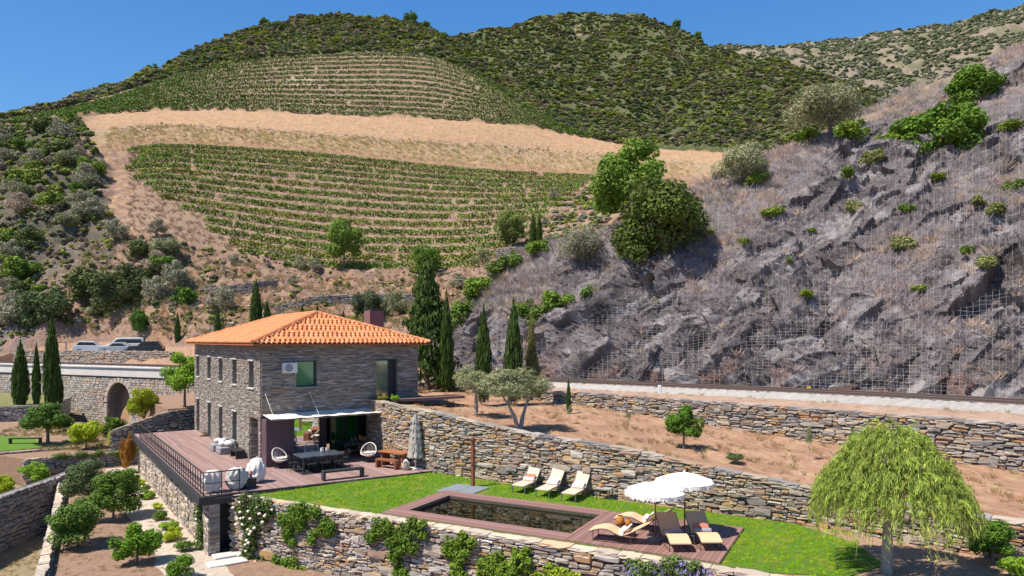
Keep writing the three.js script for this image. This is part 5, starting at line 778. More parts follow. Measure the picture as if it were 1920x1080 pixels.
const GREEN = leafMat(0.085, 0.155, 0.02), BRIGHT = leafMat(0.15, 0.27, 0.022), LIME = leafMat(0.28, 0.36, 0.02), DARKGREEN = leafMat(0.045, 0.09, 0.018), CYP = leafMat(0.045, 0.085, 0.016), OLIVE = leafMat(0.19, 0.215, 0.125), GREYG = leafMat(0.215, 0.22, 0.17), DRYB = leafMat(0.27, 0.225, 0.2), RUSTY = leafMat(0.27, 0.14, 0.03), WILLOW = leafMat(0.22, 0.3, 0.06), VINE = leafMat(0.12, 0.215, 0.022), CITRUS = leafMat(0.07, 0.15, 0.014), OLDER = leafMat(0.1, 0.14, 0.06);
const G = {
  round: [1, 2, 3].map((s) => crown(s, lobes(s + 20, 24, { rad: [0.18, 0.42] }), 7000, 0.056)), fine: [4, 5].map((s) => crown(s, lobes(s + 20, 36, { rad: [0.16, 0.36] }), 13000, 0.04, { aspect: 0.55 })), citrus: [6, 7].map((s) => crown(s, lobes(s + 20, 18, { rad: [0.22, 0.46] }), 4600, 0.07, { aspect: 0.5 })),
  olive: [8, 9].map((s) => crown(s, lobes(s + 20, 26, { rad: [0.22, 0.38], base: -0.35 }), 8000, 0.055, { aspect: 0.26, amp: 0.5 })), bush: [10, 11, 12].map((s) => crown(s, lobes(s + 20, 13, { rad: [0.24, 0.5], base: -0.2 }), 2200, 0.085)), sparse: [13, 14].map((s) => crown(s, lobes(s + 20, 14, { rad: [0.26, 0.4] }), 2000, 0.075, { aspect: 0.4, shell: 0.25 })),
  far: [41, 42, 43].map((s) => crown(s, lobes(s + 20, 20, { rad: [0.2, 0.44] }), 1800, 0.1)), farOlive: [44, 45].map((s) => crown(s, lobes(s + 20, 22, { rad: [0.2, 0.38], base: -0.35 }), 2200, 0.095, { aspect: 0.3, amp: 0.5 })), farBush: [46, 47, 48].map((s) => crown(s, lobes(s + 20, 11, { rad: [0.24, 0.5], base: -0.2 }), 900, 0.13)),
  cypress: [15, 16].map((s) => { const r = rng(s), L = []; for (let i = 0; i < 60; i++) { const y = i / 59, w = Math.pow(Math.sin(Math.PI * Math.min(1, 0.1 + y * 0.93)), 0.55) * (1 - 0.55 * y), a = i * 2.4; L.push([Math.cos(a) * w * 0.55, y, Math.sin(a) * w * 0.55, w * 0.55 + 0.05, 0.075, w * 0.55 + 0.05]); } return crown(s, L, 3400, 0.045, { along: 0.75, aspect: 1.1, up: 0, amp: 0.5 }); }),
  conifer: (() => { const r = rng(33), L = []; for (let i = 0; i < 150; i++) { const y = 0.05 + 0.93 * Math.pow(i / 149, 0.9), w = (1 - y) * (0.82 + 0.3 * r()) + 0.05, a = i * 2.399, m = 0.45 + 0.55 * r(); L.push([Math.cos(a) * w * m, y - 0.02 * m, Math.sin(a) * w * m, 0.12 + 0.12 * w, 0.03, 0.12 + 0.12 * w]); } return crown(33, L, 9000, 0.035, { aspect: 0.5, up: 0.6, amp: 0.5 }); })(),
};
const barkM = mat(0.16, 0.125, 0.1, 0.95), barkGrey = mat(0.3, 0.27, 0.24, 0.95);
function trunkGeo(seed, h, r0, limbs, spread, lean = 0) {
  const r = rng(seed), gs = [], fork = h * (0.45 + 0.2 * r()), f = V(lean * fork, fork, lean * 0.4 * fork); gs.push(rod(V(0, -0.25, 0), f.clone().multiplyScalar(0.5), r0 * 1.15, 8, r0 * 0.9), rod(f.clone().multiplyScalar(0.48), f, r0 * 0.9, 8, r0 * 0.75));
  for (let i = 0; i < limbs; i++) { const a = i / limbs * 6.28 + r(), e = f.clone().add(V(Math.cos(a) * spread * (0.5 + 0.5 * r()), (h - fork) * (0.8 + 0.5 * r()), Math.sin(a) * spread * (0.5 + 0.5 * r()))), m = f.clone().lerp(e, 0.5).add(V(0.06 * r(), 0.1 * h * r(), 0.06 * r())); gs.push(rod(f, m, r0 * 0.62, 6, r0 * 0.45), rod(m, e, r0 * 0.45, 6, r0 * 0.18)); }
  return gs;
}
let treeSeed = 200; const scatter0 = [];
// pos: the foot of the trunk; c: height of the crown's centre above it; [rx, ry, rz] crown radii
function tree(name, label, cat, pos, geo, m, c, [rx, ry, rz], o = {}) {
  const t = thing(name, label, cat, pos, o.turn ?? (treeSeed * 1.7) % 6.28, o.group), s = treeSeed++;
  if (!o.noTrunk) part('trunk', trunkGeo(s, c, o.r0 ?? Math.max(0.03, rx * 0.06), o.limbs ?? 4, rx * 0.5, o.lean ?? 0), o.bark ?? barkM, t);
  const k = part('crown', geo, m, t); k.position.y = c; k.scale.set(rx, ry, rz); return t;
}
const cypress = (label, pos, h, r, k = 0, group) => { const t = thing('cypress_tree', label, 'cypress', pos, k * 2.1, group); part('trunk', [cyl(r * 0.18, r * 0.25, h * 0.5, 7, 0, h * 0.25 - 0.2, 0)], barkM, t); const m = part('crown', G.cypress[k % 2], CYP, t); m.scale.set(r, h * 0.97, r); m.position.y = h * 0.03; return t; };
const up = ([x, y, z]) => V(x, y, z);

// trees and shrubs of the garden
tree('olive_tree', 'spreading silvery olive tree on the upper terrace', 'olive tree', [0.35, 2.3, -33.3], G.olive[0], leafMat(0.21, 0.235, 0.14), 1.95, [1.95, 1.2, 1.8], { r0: 0.13, limbs: 6, bark: barkGrey, turn: 0.3, lean: 0.1 }).children[0].geometry = merge([rod(V(-0.05, -0.2, 0), V(-0.28, 0.55, 0.05), 0.12, 8, 0.09), rod(V(-0.28, 0.53, 0.05), V(-0.62, 1.15, 0.1), 0.09, 8, 0.06), rod(V(-0.62, 1.13, 0.1), V(-1.15, 1.9, 0.2), 0.06, 6, 0.025), rod(V(-0.6, 1.13, 0.1), V(-0.35, 2.0, -0.3), 0.045, 6, 0.02), rod(V(0.06, -0.2, 0), V(0.2, 0.5, -0.05), 0.13, 8, 0.1), rod(V(0.2, 0.48, -0.05), V(0.42, 1.1, -0.1), 0.1, 8, 0.06), rod(V(0.42, 1.08, -0.1), V(1.0, 1.8, -0.3), 0.055, 6, 0.02), rod(V(0.42, 1.08, -0.1), V(0.3, 2.0, 0.4), 0.05, 6, 0.02)]);
tree('olive_tree', 'smaller olive tree left behind the spreading one on the terrace', 'olive tree', [-1.95, 2.8, -37.2], G.olive[1], leafMat(0.2, 0.225, 0.13), 1.5, [1.35, 1.0, 1.3], { r0: 0.1, limbs: 5, bark: barkGrey });
tree('citrus_tree', 'small glossy citrus tree alone on the upper terrace', 'citrus tree', [7.76, 1.72, -30.85], G.citrus[0], CITRUS, 0.95, [0.86, 0.9, 0.86], { r0: 0.05 });
tree('round_shrub', 'low round shrub on the upper terrace right of the citrus tree', 'shrub', [9.2, 1.5, -28.2], G.bush[0], leafMat(0.07, 0.11, 0.04), 0.16, [0.48, 0.24, 0.42], { noTrunk: true });
cypress('small pointed cypress at the back of the upper terrace', [3.26, 2.4, -39.4], 1.85, 0.17, 1);
tree('citrus_tree', 'young citrus tree right of the weeping willow', 'citrus tree', [14.15, -0.14, -20.1], G.citrus[1], CITRUS, 0.78, [0.74, 0.6, 0.72], { r0: 0.04 });
tree('bright_shrub', 'light green shrub at the right edge near the bottom', 'shrub', [14.1, -0.14, -18.9], G.bush[1], BRIGHT, 0.3, [0.6, 0.42, 0.55], { noTrunk: true });
[[3.0, 2.2, -35.6, 0.9], [6.0, 2.0, -35.2, 0.8], [12.6, 1.35, -29.0, 1.5], [14.6, 1.2, -26.2, 1.3]].forEach(([x, y, z, h], i) => { const t = thing('sapling', ['thin staked sapling near the olive tree', 'thin sapling below the railway wall, left of the citrus tree', 'thin sapling left of the willow crown', 'thin sapling behind the willow crown'][i], 'sapling', [x, y, z]); part('stem', [rod(V(0, -0.1, 0), V(0.04, h, 0.02), 0.014, 5, 0.006), rod(V(0.02, h * 0.5, 0), V(0.16, h * 0.75, 0.06), 0.006, 4, 0.003), rod(V(0.02, h * 0.6, 0), V(-0.13, h * 0.85, -0.05), 0.006, 4, 0.003)], barkGrey, t); const m = part('leaves', G.sparse[i % 2], OLIVE, t); m.scale.set(0.2, h * 0.3, 0.2); m.position.y = h * 0.75; });
tree('tuft_grass', 'yellowish grass clump on the end of the terrace wall', 'grass clump', [-7.35, 3.05, -38.6], G.bush[2], leafMat(0.26, 0.25, 0.06), 0.22, [0.5, 0.28, 0.4], { noTrunk: true }); tree('leafy_shrub', 'bright leafy shrub on the terrace wall by the terrace door', 'shrub', [-6.55, 3.0, -38.2], G.bush[0], BRIGHT, 0.25, [0.36, 0.3, 0.34], { noTrunk: true });
{ // weeping willow
  const t = thing('willow_tree', 'weeping willow with long hanging light green branches', 'willow tree', [10.65, -0.14, -19.4]), r = rng(301), leaves = [], twigs = [];
  part('trunk', [rod(V(0, -0.2, 0), V(0.02, 1.2, 0), 0.17, 10, 0.13), rod(V(0.02, 1.15, 0), V(0.0, 2.2, 0.05), 0.13, 10, 0.1), ...Array.from({ length: 9 }, (_, i) => { const a = i * 0.7, q = 1.0 + 0.5 * r(); return rod(V(0, 1.9, 0), V(Math.cos(a) * q, 2.9 + 0.7 * r(), Math.sin(a) * q), 0.06, 6, 0.02); })], barkGrey, t);
  for (let i = 0; i < 1200; i++) {
    const a = r() * 6.28318, q = Math.pow(r(), 0.62), R = 0.25 + 2.1 * q, top = 2.05 + 2.1 * (1 - Math.pow(q, 1.45)) + 0.35 * (r() - 0.5) - 0.8 * r() * r() * (1 - q), L = 1.0 - 0.55 * q + 0.75 * r() , x0 = Math.cos(a) * R * 0.72 + 0.12, z0 = Math.sin(a) * R * 0.72, out = 0.2 + 0.35 * r(), sw = (r() - 0.5) * 0.5, tone = 0.65 + 0.6 * r(), pts = [];
    const rise = r() < 0.1 ? 0.55 : 0.14 + 0.14 * r();
    for (let k = 0; k <= 10; k++) { const s = k / 10; pts.push(V(x0 + Math.cos(a + sw * s) * out * Math.sqrt(s) * 1.2, top + rise * Math.sin(s * 2.4) - L * s * s * 1.05, z0 + Math.sin(a + sw * s) * out * Math.sqrt(s) * 1.2)); }
    if (i % 2 === 0) for (let k = 0; k < 10; k += 2) twigs.push(rod(pts[k], pts[Math.min(10, k + 2)], 0.006, 3));
    for (let k = 0; k < 34; k++) { const s = r() * 10, j = Math.min(9, s | 0), p = pts[j].clone().lerp(pts[j + 1], s - j).add(unit(r).multiplyScalar(0.05)), d = pts[j + 1].clone().sub(pts[j]).normalize().multiplyScalar(0.7).add(unit(r).multiplyScalar(0.6)).add(V(0, -0.35, 0)).normalize(), n = unit(r); n.addScaledVector(d, -n.dot(d)).normalize(); leaves.push({ p, n, t: d, l: 0.075 + 0.05 * r(), w: 0.0095 + 0.005 * r(), c: leafTone(r, 0.7).map((v) => v * tone) }); }
  }
  part('hanging_twigs', twigs, mat(0.24, 0.24, 0.08, 0.9), t); part('crown', leafMesh(leaves), WILLOW, t);
}
// lower garden, left
tree('oleander', 'dark grey green oleander with reddish tips, rearmost on the lower garden', 'oleander', [-23.2, -2.56, -37.4], G.fine[0], OLDER, 1.3, [1.5, 1.35, 1.4], { r0: 0.05 });
tree('garden_tree', 'olive green tree in the lower garden beside the path', 'tree', [-20.2, -2.56, -34.6], G.fine[1], GREEN, 1.3, [1.55, 1.35, 1.45], { r0: 0.06 });
tree('garden_tree', 'bushy citrus tree on the left of the lower garden', 'tree', [-19.0, -2.56, -29.9], G.round[0], leafMat(0.08, 0.15, 0.024), 1.1, [1.42, 1.1, 1.3], { r0: 0.06 });
tree('citrus_tree', 'round glossy citrus tree nearest the bottom of the path', 'citrus tree', [-15.2, -2.56, -27.7], G.citrus[0], leafMat(0.095, 0.2, 0.012), 0.8, [1.0, 0.88, 0.96], { r0: 0.05, turn: 2 });
tree('citrus_tree', 'low citrus bush cut by the bottom edge of the photo', 'citrus tree', [-12.5, -2.56, -25.8], G.citrus[1], leafMat(0.1, 0.2, 0.015), 0.5, [0.66, 0.5, 0.6], { r0: 0.04 });
tree('rust_hedge', 'rust orange columnar shrub at the far corner of the basement wall', 'shrub', [-26.15, -2.56, -46.5], G.round[1], RUSTY, 1.4, [0.55, 1.45, 0.55], { noTrunk: true });
tree('leafy_bush', 'bright green bush beside the low wall left of the path', 'bush', [-31.6, -3.5, -45.2], G.round[2], BRIGHT, 1.25, [1.2, 0.75, 0.9], { r0: 0.05 }); tree('leafy_bush', 'yellow green bush cut by the left edge above the rubble wall', 'bush', [-31.0, -3.5, -41.4], G.round[0], LIME, 1.15, [0.9, 0.7, 0.8], { r0: 0.05 });
tree('lime_bush', 'lime green bush in front of the railway bridge', 'bush', [-32.0, -1.64, -51.3], G.round[1], LIME, 1.2, [1.3, 1.05, 1.1], { r0: 0.05 }); tree('lime_bush', 'small lime green bush beside the bridge arch', 'bush', [-29.4, -1.64, -50.6], G.round[2], LIME, 0.85, [0.65, 0.65, 0.6], { r0: 0.04 });
tree('fruit_tree', 'broad dark green tree on the small raised lawn', 'tree', [-36.3, -1.64, -53.4], G.fine[0], leafMat(0.075, 0.15, 0.025), 2.0, [2.15, 1.35, 1.9], { r0: 0.13, turn: 2 }); tree('fruit_tree', 'yellow green tree in front of the bridge arch right side', 'tree', [-30.2, -1.64, -56], G.fine[1], leafMat(0.27, 0.32, 0.02), 3.0, [1.5, 1.4, 1.4], { r0: 0.08 });
for (const [i, [x, z, q, m, l]] of [[-34.2, -54.6, 0.9, DARKGREEN, 'dark bush behind the broad tree on the raised ground'], [-33.6, -57.5, 1.1, GREEN, 'green bush left of the yellow green tree by the bridge'], [-27.0, -52.6, 0.7, BRIGHT, 'bright bush at the foot of the stair wall'], [-40.5, -60.5, 1.2, LIME, 'lime bush at the back of the small raised lawn'], [-29.0, -60, 1.2, GREEN, 'green bush under the bridge arch']].entries()) tree('leafy_bush', l, 'bush', [x, -1.66, z], G.far[i % 3], m, q * 0.75, [q * 1.15, q, q], { noTrunk: true });
scatter0.push(['dry_grass', 1800, 827, (r) => { const x = lerp(-46, -26, r()), z = lerp(-66, -50, r()); if (x < -36 && z > -57.5) return null; if (z > -50.6 - (x + 28) * 0.1) return null; return [V(x, -1.64, z), 0.15 + 0.25 * r(), 0.8]; }, [[0.45, 0.35, 0.18], [0.3, 0.32, 0.1], [0.36, 0.28, 0.16]]]);
tree('fig_tree', 'bright green broad leaved tree at the left corner of the house', 'tree', [-25.4, 1.3, -53.0], G.fine[0], BRIGHT, 2.5, [1.85, 1.85, 1.7], { r0: 0.1 });
for (const [i, [s, t, r]] of [[-4.25, 13.5, 0.35], [-4.35, 11.6, 0.4], [-4.3, 9.2, 0.45], [-4.4, 7.0, 0.45], [-4.3, 4.2, 0.35], [-4.5, 1.6, 0.45], [-4.45, -0.6, 0.5], [-4.6, -2.6, 0.5], [-4.4, -4.6, 0.5]].entries()) { const [x, z] = houseXZ(s, t); tree('border_plant', 'small green border plant below the basement wall', 'plant', [x, -2.56, z], G.bush[i % 3], [BRIGHT, GREEN, LIME][(i * 2) % 3], r * 0.5, [r, r * (0.6 + 0.25 * (i % 2)), r], { noTrunk: true, group: 'border plants along the basement wall' }); }
// cypresses and conifers
cypress('leftmost of the dark cypresses before the bridge', [-50.4, -0.12, -70], 6.4, 0.95, 0); cypress('slim second cypress from the left before the bridge', [-48.9, -0.12, -70.2], 6.2, 0.5, 1); cypress('tallest of the four cypresses before the bridge', [-47.6, -0.12, -70.6], 9.0, 0.95, 0); cypress('smallest cypress, rightmost before the bridge', [-48.0, -0.12, -72.5], 3.3, 0.42, 1);
cypress('tall cypress right of the big conifer behind the house', [-4.75, 3.0, -49.4], 6.9, 0.62, 0); cypress('cypress left of two behind the olive tree', [-1.75, 2.9, -41.8], 5.6, 0.62, 1); cypress('cypress right of two behind the olive tree', [0.1, 2.9, -42.2], 6.0, 0.7, 0);
{ const t = thing('conifer_tree', 'big dark conifer at the right rear corner of the house', 'conifer', [-6.3, 3.0, -50.8]); part('trunk', [cyl(0.06, 0.2, 7, 8, 0, 3.3, 0)], barkM, t); const c = part('crown', G.conifer, leafMat(0.05, 0.09, 0.018), t); c.scale.set(2.8, 9.5, 2.8); const q = thing('conifer_tree', 'thin sparse brownish conifer right of the cypresses', 'conifer', [1.25, 2.9, -43.2]); part('trunk', [cyl(0.03, 0.09, 4.2, 7, 0, 1.9, 0)], barkM, q); const d = part('crown', G.conifer, leafMat(0.14, 0.14, 0.05), q); d.scale.set(0.75, 4.9, 0.75); }
const onHill = (b, t, sink = 0.15) => { const p = hillPoint(b, t); return [p.x, p.y - sink, p.z]; }, onCliff = (b, t, sink = 0.3) => { const p = cliffPoint(b, t); return [p.x, p.y - sink, p.z]; };
for (const [i, [b, t, h, r, l]] of [[-0.49, 0.04, 4.2, 0.5, 'thin cypress left of the house roof'], [-0.431, 0.085, 4.1, 0.5, 'small cypress just above the left end of the roof'], [-0.375, 0.195, 7.2, 1.0, 'tall dark cypress behind the roof'], [-0.359, 0.22, 3.6, 0.6, 'short cypress next to the tall one behind the roof'], [-0.307, 0.27, 1.6, 0.25, 'tiny cypress left of the roof ridge'], [-0.285, 0.312, 1.9, 0.28, 'tiny cypress at the roof ridge'], [-0.247, 0.282, 2.0, 0.28, 'tiny cypress right of the roof ridge'], [-0.227, 0.228, 1.9, 0.25, 'tiny cypress left of the chimney'], [0.031, 1.11, 6.2, 0.75, 'left of the twin cypresses at the end of the vine rows'], [0.04, 1.105, 6.0, 0.7, 'right of the twin cypresses at the end of the vine rows']].entries()) cypress(l, onHill(b, t), h, r, i);
// trees on the vineyard slope
tree('slope_tree', 'light green tree standing at the lower edge of the vine rows', 'tree', onHill(-0.246, 1.008), G.round[0], leafMat(0.13, 0.21, 0.035), 5.2, [3.6, 3.9, 3.4], { r0: 0.16 }); tree('slope_tree', 'green tree behind the big conifer below the vines', 'tree', onHill(-0.127, 0.93), G.round[1], GREEN, 3.2, [2.7, 2.9, 2.6], { r0: 0.15 }); tree('slope_tree', 'olive green tree left of the twin cypresses', 'tree', onHill(-0.002, 1.135), G.round[0], leafMat(0.13, 0.17, 0.05), 3.6, [3.5, 3.3, 3.2], { r0: 0.15, turn: 2.6 });
tree('slope_tree', 'round green tree above the parked cars', 'tree', onHill(-0.546, 0.03), G.round[0], leafMat(0.06, 0.13, 0.02), 2.9, [1.75, 2.0, 1.7], { r0: 0.11 }); tree('fig_bush', 'dark grey green fig bush beside the chimney', 'bush', onHill(-0.211, 0.305), G.round[1], leafMat(0.07, 0.1, 0.055), 1.9, [2.6, 2.0, 2.2], { r0: 0.1 }); tree('gnarled_olive', 'small bare gnarled olive at the left edge of the vine rows', 'olive tree', onHill(-0.52, 1.01), G.sparse[0], GREYG, 1.9, [2.1, 1.6, 1.9], { r0: 0.2, bark: barkM });
for (const [i, [b, t, r]] of [[-0.311, 0.983, 1.7], [-0.289, 0.978, 1.6], [-0.32, 0.72, 1.0], [-0.043, 0.973, 2.2], [-0.078, 0.8, 1.8], [-0.406, 0.88, 1.5], [-0.172, 0.383, 2.1], [-0.422, 0.333, 2.4], [0.062, 1.58, 1.9]].entries()) tree('grey_olive_bush', 'thin grey green olive bush on the stony slope below the vines', 'bush', onHill(b, t), G.sparse[i % 2], i % 3 ? GREYG : OLIVE, r * 0.85, [r, r * 0.9, r], { r0: 0.06, group: 'grey bushes below the vineyard' });
// trees on top of the rock face
tree('crest_tree', 'large bright green tree on the crest left of the netted cliff', 'tree', onCliff(0.181, 3.49), G.fine[0], leafMat(0.115, 0.2, 0.028), 4.0, [5.2, 4.3, 4.6], { r0: 0.3, turn: 1.1 }); tree('crest_tree', 'big dark green rounded tree growing from the netted cliff', 'tree', onCliff(0.227, 2.212), G.fine[1], leafMat(0.085, 0.125, 0.024), 2.6, [5.0, 4.4, 4.4], { r0: 0.3, turn: 0.4 });
tree('crest_olive', 'grey olive tree on the crest left of the dark green tree', 'olive tree', onCliff(0.102, 2.467), G.olive[1], GREYG, 2.3, [2.7, 2.6, 2.4], { r0: 0.15 }); tree('crest_olive', 'silvery olive tree on the crest in the middle of the cliff top', 'olive tree', onCliff(0.336, 2.998), G.olive[0], leafMat(0.23, 0.25, 0.16), 2.2, [2.75, 2.5, 2.5], { r0: 0.15, turn: 2 }); tree('crest_olive', 'largest silvery olive tree high on the cliff crest at right', 'olive tree', onCliff(0.466, 3.098), G.olive[1], leafMat(0.235, 0.245, 0.16), 3.4, [4.4, 3.3, 3.8], { r0: 0.22, turn: 1 });
for (const [i, [b, t, r, l]] of [[0.633, 2.567, 3.4, 'largest green thicket on the upper cliff at right'], [0.594, 2.717, 2.4, 'green thicket left of the largest one on the upper cliff'], [0.68, 2.875, 2.6, 'green thicket highest on the cliff at right'], [0.553, 2.75, 1.7, 'green bush right of the largest silvery olive'], [0.5, 2.865, 1.6, 'green bush under the largest silvery olive'], [0.43, 3.402, 1.4, 'green bush at the left foot of the largest silvery olive'], [0.359, 2.862, 1.2, 'green bush at the right foot of the middle olive tree']].entries()) tree('thicket', l, 'bush', onCliff(b, t), i < 3 ? G.round[i % 2] : G.far[i % 3], i < 3 ? leafMat(0.085, 0.165, 0.018) : leafMat(0.12, 0.19, 0.022), r * 0.45, [r, r * 0.8, r], { r0: 0.1, noTrunk: i > 2 });
for (const [i, [b, t, r]] of [[0.379, 2.315, 1.1], [0.492, 2.415, 1.0], [0.57, 1.643, 1.0], [0.43, 1.262, 0.7], [0.211, 1.538, 0.6], [0.695, 1.315, 0.8], [0.344, 2.002, 0.6], [0.438, 2.03, 0.6], [0.711, 1.785, 0.9], [0.73, 2.458, 1.0], [0.668, 1.49, 0.7], [0.531, 2.482, 1.1], [0.625, 2.275, 0.8], [0.738, 2, 0.9], [0.68, 1.99, 0.8], [0.594, 1.262, 0.6], [0.406, 1.633, 0.6], [0.5, 2.145, 0.9], [0.289, 2.41, 0.6], [0.578, 2, 0.8]].entries()) tree('cliff_shrub', 'green shrub poking through the steel net on the cliff', 'shrub', onCliff(b, t, 0.1), G.farBush[i % 3], [leafMat(0.14, 0.2, 0.025), leafMat(0.1, 0.16, 0.025), leafMat(0.17, 0.19, 0.07)][i % 3], r * 0.5, [r, r * 0.7, r * 0.8], { noTrunk: true, group: 'shrubs on the netted cliff' });
for (const [i, [b, t, r]] of [[0.02, 1.488, 1.7], [0.059, 1.48, 1.9], [0.039, 1.282, 1.4], [-0.07, 2.638, 2.2], [-0.047, 3.002, 2.0], [-0.023, 3.075, 1.9], [0, 3.058, 1.6], [0.039, 3.185, 1.6], [-0.09, 2.223, 2.0], [0.109, 1.745, 1.0]].entries()) tree('crest_bush', 'green bush along the left shoulder of the netted cliff', 'bush', onCliff(b, t), G.far[i % 3], [GREEN, leafMat(0.12, 0.2, 0.025), leafMat(0.1, 0.15, 0.03)][i % 3], r * 0.5, [r, r * 0.75, r], { noTrunk: true, group: 'bushes on the left shoulder of the cliff' });
// scrubby slope on the left: bushes one by one
{
  const r = rng(401); const kinds = [[G.far, GREEN], [G.farOlive, GREYG], [G.sparse, DRYB], [G.far, leafMat(0.1, 0.13, 0.045)], [G.farOlive, OLIVE], [G.far, leafMat(0.14, 0.2, 0.03)], [G.sparse, GREYG]];
  const words = ['dark green round bush', 'silvery grey olive bush', 'leafless purple grey bush', 'dull green bush', 'grey green olive bush', 'fresh green bush', 'pale grey thorny bush'];
  for (let i = 0; i < 74; i++) {
    const low = i < 22, b = low ? lerp(-0.797, -0.445, r()) : lerp(-0.82, -0.59, Math.pow(r(), 0.8)), t = low ? lerp(0.22, 0.95, r()) : lerp(0.95, 2.95, r()); if (low && b > -0.492 && t > 0.55) continue;
    if (!low && b > lerp(-0.59, -0.641, clamp((t - 1) / 2)) ) continue;
    const k = r() * kinds.length | 0, q = (low ? 1.5 + 1.8 * r() : 1.8 + 1.9 * r()), geo = kinds[k][0][r() * kinds[k][0].length | 0];
    tree('slope_bush', words[k] + ' on the scrubby slope left of the vineyard', 'bush', onHill(b, t, 0.3), geo, kinds[k][1], q * 0.55, [q, q * (0.7 + 0.25 * r()), q], { r0: 0.08, noTrunk: q < 2.2, group: words[k] + 'es on the left slope', turn: r() * 6 });
  }
}
tree('big_thicket', 'large grey green thicket on the slope above the parked cars', 'bush', onHill(-0.562, 0.388), G.round[0], leafMat(0.085, 0.11, 0.045), 2.2, [6.5, 4.2, 4], { r0: 0.2 }); tree('big_thicket', 'large dark thicket above the left cypresses', 'bush', onHill(-0.684, 0.172), G.round[1], leafMat(0.075, 0.11, 0.045), 2.0, [4.6, 4.3, 3.6], { r0: 0.2 }); tree('big_thicket', 'tall grey thicket right of the large one on the slope', 'bush', onHill(-0.492, 0.515), G.sparse[1], GREYG, 2.0, [3.2, 3.4, 2.6], { r0: 0.15 });
// pines on the skyline
for (const [i, [b, t, h, l]] of [[-0.148, 5, 9, 'tallest dark pine on the skyline of the left hill'], [-0.125, 4.95, 7, 'pine right of the tallest one on the skyline'], [-0.1, 4.832, 6, 'small dark pine lowest on the right shoulder of the left hill'], [-0.363, 5, 5.5, 'dark round tree on the left hill skyline, left of the summit'], [-0.526, 4.853, 6, 'lone dark tree on the left hill skyline far left'], [0.272, 3, 8, 'dark round tree at the right end of the middle hill'], [0.241, 3, 8, 'dark round tree on the right shoulder of the middle hill']].entries()) { const p = i < 5 ? hillPoint(b, Math.min(t, 4.98)) : farPoint(ridge, b, t); tree('skyline_tree', l, 'tree', [p.x, p.y - 0.5, p.z], G.far[i % 3], GREEN, h * 0.3, [h * 0.55, h * 0.48, h * 0.5], { noTrunk: true }); }

// ---------------------------------------------------------------- vine rows
const ORD = ['first', 'second', 'third', 'fourth', 'fifth', 'sixth', 'seventh', 'eighth', 'ninth', 'tenth', 'eleventh', 'twelfth', 'thirteenth', 'fourteenth', 'fifteenth'];
function vineRow(label, group, bL, bR, tt, step, nLeaf, size, h, seed, tone) {
  const r = rng(seed), leaves = [], mid = hillPoint((bL + bR) / 2, tt, false), root = thing('vine_row', label, 'vine row', [mid.x, mid.y, mid.z], 0, group);
  for (let b = bL; b < bR;) {
    const p = hillPoint(b, tt); b += step / -p.z * (0.9 + 0.2 * r()); const gap = n2(b * 55 + seed * 7, seed); if (gap > 0.78) continue; const v = (0.88 + 0.24 * r()) * (0.9 + 0.25 * n2(b * 30, seed)), hh = h * (0.85 + 0.25 * r());
    for (let k = 0; k < nLeaf; k++) { const q = V((r() - 0.5) * step * 1.5, 0.1 + hh * Math.pow(r(), 0.9), (r() - 0.5) * 0.6), n = unit(r).multiplyScalar(0.8).add(V(-0.15, 0.45, 0.6)).normalize(), t = unit(r); t.addScaledVector(n, -t.dot(n)).normalize(); const l = size * (0.6 + 0.8 * r()); leaves.push({ p: q.add(p).sub(mid), n, t, l, w: l * 0.7, c: leafTone(r, 0.5).map((x) => x * v) }); }
  }
  part('foliage', leafMesh(leaves), tone, root);
}
for (let k = 0; k < ROWS_LOW; k++) {
  const f = k / (ROWS_LOW - 1), left = lerp(-0.383, -0.555, Math.min(1, f * 1.9)) + 0.02 * n2(k * 3.1, 1), right = lerp(-0.051, 0.129, Math.pow(f, 0.6));
  vineRow(ORD[k] + ' vine row from the bottom of the lower vineyard', 'vine rows of the lower vineyard', left, right, 1 + (k + 0.2) / ROWS_LOW, 0.6, 34, 0.21, 1.2, 500 + k, k % 4 === 1 ? leafMat(0.17, 0.225, 0.024) : VINE);
}
for (let k = 0; k < ROWS_HIGH; k++) {
  const f = (k + 0.5) / ROWS_HIGH, left = lerp(-0.797, -0.484, Math.pow(f, 1.2)), right = lerp(0.121, -0.051, Math.pow(f, 1.2));
  vineRow(ORD[k] + ' vine row from the bottom of the upper vineyard', 'vine rows of the upper vineyard', left, right, 3 + (k + 0.2) / ROWS_HIGH, 0.8, 28, 0.28, 1.3, 540 + k, leafMat(0.085, 0.15, 0.022));
}
// ---------------------------------------------------------------- scrub and brush that nobody could count
function scatter(name, geo, m, n, seed, f, colors) { // f(r) -> [point, size, turn, squash] or null
  const r = rng(seed), Ms = [], Cs = []; for (let i = 0; i < n; i++) { const q = f(r); if (!q) continue; const [p, s, sq = 1] = q; Ms.push(new THREE.Matrix4().compose(p, new THREE.Quaternion().setFromEuler(new THREE.Euler(0, r() * 6.28, 0)), V(s * (0.8 + 0.4 * r()), s * sq, s * (0.8 + 0.4 * r())))); const c = colors[clamp((r() * 0.62 + 0.38 * (0.5 + 0.75 * n2(p.x / 24, p.z / 24))) * colors.length | 0, 0, colors.length - 1)], v = 0.75 + 0.5 * r(); Cs.push(lin(c[0] * v, c[1] * v, c[2] * v)); }
  const o = new THREE.InstancedMesh(geo, m, Ms.length); Ms.forEach((q, i) => { o.setMatrixAt(i, q); o.setColorAt(i, Cs[i]); }); o.name = numbered(name); o.userData.kind = 'stuff'; o.castShadow = o.receiveShadow = true; scene.add(o); return o;
}
